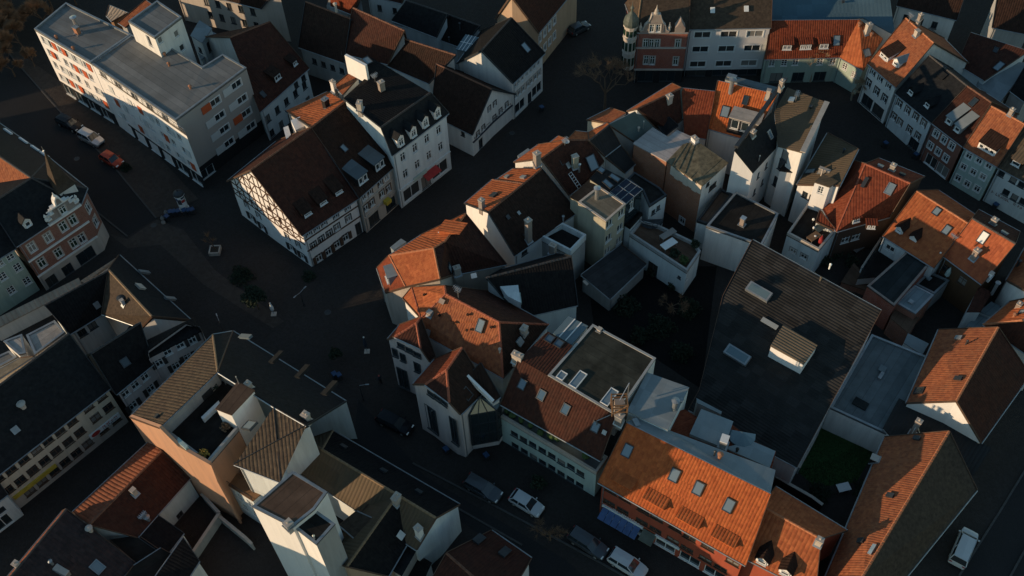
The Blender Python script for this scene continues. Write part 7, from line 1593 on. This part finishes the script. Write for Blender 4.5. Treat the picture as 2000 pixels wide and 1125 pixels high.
crop(C7); leafy(at(1050, 800, 0), 0.8, 1.2, 300, 'dark shrub in front of the garage door', 80); leafy(at(1160, 880, 0), 0.6, 1.0, 250, 'climbing plant at the foot of the garage wall', 81)

# planters, parasols, bins, column, lamps
def planter(p, s_, label, seed):
    e = empty('planter', p, label, 'planter'); b = MB()
    for i, j, w1, w2 in ((-1, 0, .08, s_), (1, 0, .08, s_), (0, -1, s_ - .08, .08), (0, 1, s_ - .08, .08)): b.box((i * (s_ - .08) if i else 0, j * (s_ - .08) if j else 0, .3), w1, w2, .3)
    b.build('trough', 'stone', e); b = MB(); b.box((0, 0, .24), s_ - .16, s_ - .16, .22); b.build('soil', 'soil', e)
crop(PX); planter(ground(421, 492), 0.75, 'square pale stone planter in the middle of the market place', 1); bare_tree(ground(421, 490) + Z * .45, 3.6, .5, 'thin bare sapling growing from the square planter', 88, 120, 2)
leafy(ground(659, 703), 0.8, 2.2, 420, 'spiky dark potted plant on the lower market place', 90, 'leaf_dark', name='potted_plant', cat='plant'); 
def parasol(p, hgt, mat, label, tip='lamp_white'):
    e = empty('closed_parasol', p, label, 'parasol'); b = MB(); b.tube((0, 0, 0), (0, 0, hgt), .04, .04, 6); b.build('pole', 'metal', e); b = MB(); b.lathe((0, 0, 0), [(.05, hgt * .3), (.22, hgt * .42), (.26, hgt * .6), (.14, hgt * .85), (.03, hgt)], 9); b.build('canvas', mat, e); b = MB(); b.box((0, 0, .06), .35, .35, .06); b.build('foot', 'stone', e); b = MB(); b.lathe((0, 0, hgt), [(.1, -.08), (.1, .06), (.02, .14)], 8); b.build('tip', tip, e)
parasol(ground(535, 614), 2.4, 'frame_white', 'closed white parasol standing alone on the market place'); parasol(ground(717, 687), 3.2, 'cloth_dark', 'closed dark parasol with white tip near the pale gabled building')
def street_lamp(p, hgt, label, arms=1, mat='metal_dark', head='metal', rz=0.0):
    e = empty('street_lamp', p, label, 'street lamp', rz=rz); b = MB(); b.tube((0, 0, 0), (0, 0, hgt), .07, .045, 8); b.tube((0, 0, 0), (0, 0, .5), .12, .1, 8); b.build('post', mat, e)
    for k in range(arms):
        a = math.pi * 2 * k / max(1, arms); d = Vector((math.cos(a), math.sin(a), 0)); b = MB(); b.bar(Vector((0, 0, hgt)), Vector((0, 0, hgt + .15)) + d * .8, .05, .05); b.box(Vector((0, 0, hgt + .15)) + d * .95, .22, .07, .04, d, Vector((-d.y, d.x, 0))); b.build('lamp_head', head, e)
street_lamp(ground(594, 597), 2.8, 'lamp post with two pale angled heads on the market place', 2, rz=.9); street_lamp(ground(710, 782), 3.4, 'dark slim lamp post near the white end wall', 1); street_lamp(ground(440, 655), 3.2, 'slim lamp post beside the tall white house at the market place', 1, rz=2.0); street_lamp(ground(1596, 144), 3.5, 'lamp post with pale head in front of the green corner house', 1, rz=-.6)
def bin_(p, rz, label, mat='plastic_blue', body='metal_dark', group='waste bins'):
    e = empty('waste_bin', p, label, 'bin', group, rz); b = MB(); b.quadbox([(-.22, -.26, .06), (.22, -.26, .06), (.22, .26, .06), (-.22, .26, .06), (-.29, -.34, .98), (.29, -.34, .98), (.29, .34, .98), (-.29, .34, .98)]); b.build('body', body, e); b = MB(); b.quadbox([(-.31, -.37, .98), (.31, -.37, .98), (.31, .37, .98), (-.31, .37, .98), (-.28, -.34, 1.08), (.28, -.34, 1.08), (.28, .3, 1.12), (-.28, .3, 1.12)]); b.build('lid', mat, e); b = MB(); b.tube((-.24, .32, .12), (-.18, .32, .12), .11, .11, 8); b.build('wheel', 'rubber', e); b = MB(); b.tube((.18, .32, .12), (.24, .32, .12), .11, .11, 8); b.build('wheel', 'rubber', e)
for i, x in enumerate((335.5, 342.5, 351, 362.5, 371.5, 378.5)): bin_(ground(x, 422 - i * .9), .55, 'blue-lidded waste bin in the row in front of the advertising column')
bin_(ground(329, 431), .9, 'single blue-lidded waste bin at the left end in front of the row'); 
for (x, y), lab in (((655, 738), 'left of the two blue-lidded bins by the potted plant'), ((664, 740), 'right of the two blue-lidded bins by the potted plant'), ((1058, 218), 'blue-lidded bin alone in the dark market street'), ((1727, 288), 'blue-lidded bin in front of the white row house'), ((1786, 310), 'blue-lidded bin beside the brown fronted house'), ((1941, 408), 'blue-lidded bin under the painted shop lettering'), ((872, 884), 'blue-lidded bin at the foot of the gabled building'), ((950, 66 + 830), 'blue-lidded bin below the glass oriel')): bin_(ground(x, y), .6, lab)
p = ground(361, 409); e = empty('advertising_column', p, 'round white advertising column with dark cap behind the blue bins', 'advertising column'); b = MB(); b.lathe((0, 0, 0), [(.72, 0), (.72, .35), (.62, .4), (.62, 3.0), (.78, 3.05), (.78, 3.2)], 20); b.build('drum', 'frame_white', e); b = MB(); b.lathe((0, 0, 3.2), [(.8, 0), (.7, .3), (.4, .55), (.1, .65), (.05, .9)], 16); b.build('cap', 'metal_dark', e)
for a0, z0_, hh, ww, mt in ((-2.2, 1.6, 1.0, .6, 'cloth_dark'), (-1.2, 1.9, .5, .7, 'red_cloth'), (-1.1, 2.6, .5, .8, 'cloth_dark'), (-.3, 1.7, .9, .5, 'mint'), (-2.9, 2.2, .8, .6, 'blue_cloth')):
    b = MB(); n_ = 6
    for k in range(n_): t0, t1 = a0 + ww * k / n_ / .62, a0 + ww * (k + 1) / n_ / .62; b.poly([Vector((math.cos(t) * .635, math.sin(t) * .635, z)) for t, z in ((t0, z0_), (t1, z0_), (t1, z0_ + hh), (t0, z0_ + hh))])
    b.build('poster', mt, e)
for i, (x, y) in enumerate(((318, 428), (325, 417), (320, 436))):
    e = empty('rubbish_bag', ground(x, y), 'pale tied rubbish bag left of the blue bins', 'bag', 'rubbish bags by the bins'); b = MB(); b.lathe((0, 0, 0), [(.05, 0), (.3, .05), (.33, .25), (.22, .45), (.06, .55), (.1, .68)], 9); b.build('sack', 'felt_light', e)
# garden tables on terraces
def table(p, w1, w2, label, mat, rz=.6, name='garden_table'):
    e = empty(name, p, label, 'table', rz=rz); b = MB(); b.box((0, 0, .72), w1, w2, .03); b.build('table_top', mat, e)
    for i in (-1, 1):
        for j in (-1, 1): b = MB(); b.tube((i * (w1 - .1), j * (w2 - .1), 0), (i * (w1 - .1), j * (w2 - .1), .7), .035, .035, 6); b.build('leg', 'metal', e)
crop(C7); table(at(1140, 655, 4.75), 1.1, .55, 'white garden table on the garage terrace', 'frame_white'); table(at(1135, 600, 4.75), 1.2, .45, 'covered pale bench table near the curved balcony', 'felt_light'); crop(E8); table(at(440, 290, 5.45), .7, .55, 'green garden table among the clutter on the roof terrace', 'copper_green'); table(at(380, 385, 5.45), .9, .5, 'brown cluttered table on the roof terrace', 'wood'); table(at(860, 510, 0), .8, .5, 'grey garden table in the dark eastern garden', 'metal'); crop(PX); table(ground(1645, 957), .75, .5, 'white table standing on the lawn edge', 'frame_white', .2)
crop(E8)
for i, (x, y) in enumerate(((375, 198), (380, 290), (395, 385), (740, 440), (780, 488), (635, 405))):
    z_ = 5.45 if i < 3 else 0; e = empty('garden_lamp', at(x, y, z_), ('round white garden lamp at the back of the cluttered terrace', 'round white garden lamp beside the green terrace table', 'round white garden lamp at the front of the cluttered terrace', 'round white garden lamp in the dark garden, left one', 'round white garden lamp in the dark garden, right one', 'round white garden lamp by the terrace house wall')[i], 'lamp'); b = MB(); b.tube((0, 0, 0), (0, 0, .5), .03, .03, 6); b.build('stem', 'metal', e); b = MB(); b.lathe((0, 0, .5), [(.02, 0), (.14, .06), (.18, .18), (.14, .3), (.02, .36)], 10); b.build('globe', 'lamp_white', e)
crop(E8); e = empty('clothes_stand', at(460, 420, 5.45), 'red folded parasol at the corner of the cluttered roof terrace', 'parasol'); b = MB(); b.lathe((0, 0, 0), [(.3, 0), (.32, .5), (.15, 1.2), (.03, 1.5)], 9); b.build('canvas', 'red_cloth', e); b = MB(); b.tube((0, 0, 0), (0, 0, 1.7), .03, .03, 6); b.build('pole', 'metal', e)
crop(E6); e = empty('closed_parasol', at(715, 690, 3.45), 'pale mint closed parasol on the small roof terrace', 'parasol'); b = MB(); b.lathe((0, 0, 0), [(.1, .3), (.32, .6), (.3, 1.3), (.1, 1.9), (.02, 2.1)], 9); b.build('canvas', 'mint', e); b = MB(); b.tube((0, 0, 0), (0, 0, 2.2), .03, .03, 6); b.build('pole', 'metal', e)
crop(E6)
for k in range(6):
    e = empty('garden_chair', at(835 + k * 22 + (k % 2) * 14, 800 + k * 17, 0), 'dark garden chair in the yard below the orange lined-tile house', 'chair', 'chairs in the eastern yard', .6 + k); b = MB(); b.box((0, 0, .44), .22, .22, .03); b.build('seat', 'metal', e); b = MB(); b.box((0, -.21, .72), .22, .02, .26); b.build('backrest', 'metal', e)
    for i in (-1, 1):
        for j in (-1, 1): b = MB(); b.tube((i * .2, j * .2, 0), (i * .2, j * .2, .42), .02, .02, 5); b.build('leg', 'metal_dark', e)

# ================================================================== people
def person(p, rz, label, top, legs, hat=None, walk=.25):
    e = empty('person', p, label, 'person', rz=rz)
    J = {'pel': (0, 0, .95), 'ab': (0.02, 0, 1.12), 'ch': (0.03, 0, 1.34), 'nk': (0.03, 0, 1.5), 'sl': (0.02, .19, 1.42), 'sr': (0.02, -.19, 1.42), 'el': (-.08, .25, 1.14), 'er': (.1, -.25, 1.14), 'hl': (.04, .26, .9), 'hr': (.22, -.25, .92),
         'kl': (walk * .5, .09, .5), 'kr': (-walk * .2, -.09, .5), 'fl': (walk, .09, .08), 'fr': (-walk, -.09, .08), 'tl': (walk + .16, .1, .04), 'tr': (-walk + .16, -.1, .04), 'lh': (0, .09, .9), 'rh': (0, -.09, .9)}
    R = {'pel': .15, 'ab': .145, 'ch': .16, 'nk': .07, 'sl': .085, 'sr': .085, 'el': .062, 'er': .062, 'hl': .045, 'hr': .045, 'kl': .078, 'kr': .078, 'fl': .055, 'fr': .055, 'tl': .045, 'tr': .045, 'lh': .11, 'rh': .11}
    E_ = [('pel', 'ab'), ('ab', 'ch'), ('ch', 'nk'), ('ch', 'sl'), ('ch', 'sr'), ('sl', 'el'), ('sr', 'er'), ('el', 'hl'), ('er', 'hr'), ('pel', 'lh'), ('pel', 'rh'), ('lh', 'kl'), ('rh', 'kr'), ('kl', 'fl'), ('kr', 'fr'), ('fl', 'tl'), ('fr', 'tr')]
    ks = list(J); me = bpy.data.meshes.new('body'); me.from_pydata([J[k] for k in ks], [(ks.index(a), ks.index(b_)) for a, b_ in E_], []); o = bpy.data.objects.new('body', me); COL.objects.link(o); o.parent = e; me.materials.append(MATS[top])
    sm = o.modifiers.new('skin', 'SKIN')
    for i, k in enumerate(ks): me.skin_vertices[0].data[i].radius = (R[k], R[k]); me.skin_vertices[0].data[i].use_root = (k == 'pel')
    o.modifiers.new('sub', 'SUBSURF').render_levels = 1
    b = MB(); b.lathe((.04, 0, 1.5), [(.04, 0), (.075, .06), (.1, .15), (.095, .22), (.06, .28), (.01, .3)], 10); b.box((.14, 0, 1.64), .02, .012, .025); b.build('head', 'skin', e)
    b = MB(); b.lathe((.03, 0, 1.62), [(.112, 0), (.115, .06), (.08, .15), (.01, .19)], 10); b.build('hat' if hat else 'hair', hat or 'black', e)
    b = MB()
    for s_, k in ((1, 'l'), (-1, 'r')): b.tube(J['k' + k], J['f' + k], .1, .075, 7); b.tube(J[k + 'h'], J['k' + k], .13, .1, 7)
    b.build('trousers', legs, e)
crop(PX); person(ground(743, 748), -.9, 'person in dark clothes with a red hat walking on the lower market place', 'cloth_dark', 'black', 'red_cloth')

# ================================================================== lettering on shop fronts and signs (too small in the photo to be read)
def letters(h, A, d, n, hgt, length, mat, seed, lines=1):
    rg = random.Random(seed); b = MB()
    for ln in range(lines):
        x = 0.0; zz = -ln * hgt * 1.5
        while x < length:
            wch = hgt * rg.uniform(.45, .7); q = A + d * x + Z * zz
            for k in range(rg.randint(2, 3)):
                t = rg.randint(0, 4)
                if t == 0: b.box(q + d * .03 + Z * hgt / 2, .03, .015, hgt / 2, d, n)
                elif t == 1: b.box(q + d * (wch - .03) + Z * hgt * .4, .03, .015, hgt * .4, d, n)
                elif t == 2: b.box(q + d * wch / 2 + Z * hgt * .9, wch / 2, .015, .03, d, n)
                elif t == 3: b.box(q + d * wch / 2 + Z * hgt * .5, wch / 2, .015, .03, d, n)
                else: b.box(q + d * wch / 2 + Z * .03, wch / 2, .015, .03, d, n)
            x += wch + hgt * .25
            if rg.random() < .12: x += hgt * .6
    o = h.put(b, 'lettering', mat); o['kind'] = 'stuff'
h, q, d, n = SIGN_R; letters(h, q - d * .3 + Z * .02, d, n, .26, 1.9, 'red_cloth', 1); letters(h, q - d * .3 - Z * .32, d, n, .24, 1.9, 'cloth_dark', 2)
b = MB(); b.prism([q - d * 1.3 + d * (math.cos(t * .5236) * .6) + Z * (math.sin(t * .5236) * .36) for t in range(12)], n * .03); h.put(b, 'emblem', 'red_cloth')
_, A, B, d, L, n = INN.edge('da'); u0, z0_ = (lambda r: r)(INN.wpt('da', 1378, 782)); crop(C2)
for e_ in ('da', 'df'):
    bd, A, B, d, L, n = INN.edge(e_); letters(INN, Vector((A.x, A.y, 3.05)) + d * .5 + n * .02, d, n, .42, L - 1.0, 'cloth_dark', 5)
    b = MB(); b.bar(Vector((A.x, A.y, 2.85)) + n * .12, Vector((B.x, B.y, 2.85)) + n * .12, .25, .12); INN.put(b, 'awning_rail', 'cloth_dark')
bd, A, B, d, L, n = SIGN_W.edge('ab'); letters(SIGN_W, Vector((A.x, A.y, 2.0)) + d * .6 + n * .02, d, n, .45, 2.6, 'brown_red', 7); letters(SIGN_W, Vector((A.x, A.y, 2.0)) + d * 3.9 + n * .02, d, n, .45, 3.0, 'brown_red', 8)
h, A, d, n, L = SIGN_O; letters(h, Vector((A.x, A.y, 2.75)) + d * (L * .1) + n * .1, d, n, .3, 3.2, 'frame_white', 9)

crop(PX)
for i, (x, y, r_, t_) in enumerate(((1225, 600, 1.6, 'dark bush in the black courtyard nearest the white end wall'), (1290, 640, 1.9, 'widest dark bush in the middle of the black courtyard'), (1345, 605, 1.5, 'dark bush in the black courtyard below the white boxy house'), (1330, 690, 1.4, 'dark bush in the black courtyard beside the hall eaves'), (1250, 660, 1.2, 'small dark bush in the black courtyard near the flat roof'))):
    leafy(ground(x, y), r_, 1.6, 700, t_, 120 + i, leaf=.2)
bare_tree(ground(1305, 610), 4.5, .9, 'bare garden tree in the black courtyard', 140, 700, 3)
def cover(p, r_, label, rz):
    e = empty('manhole_cover', p, label, 'manhole cover'); b = MB(); b.tube((0, 0, .004), (0, 0, .02), r_, r_, 18); b.build('plate', 'metal_dark', e); b = MB()
    for k in range(18): a0 = k / 18 * 6.283; a1 = (k + 1) / 18 * 6.283; b.bar((math.cos(a0) * (r_ + .05), math.sin(a0) * (r_ + .05), .012), (math.cos(a1) * (r_ + .05), math.sin(a1) * (r_ + .05), .012), .1, .02)
    b.build('ring', 'kerb_stone', e)
cover(ground(300, 440), .35, 'round manhole cover in front of the blue bins', 0); cover(ground(640, 610), .35, 'round manhole cover in the middle of the market place', 0); cover(ground(150, 310), .35, 'round manhole cover on the road by the silver car', 0); cover(ground(1000, 260), .35, 'round manhole cover in the dark market street', 0)
for h in HOUSES: h.finish()
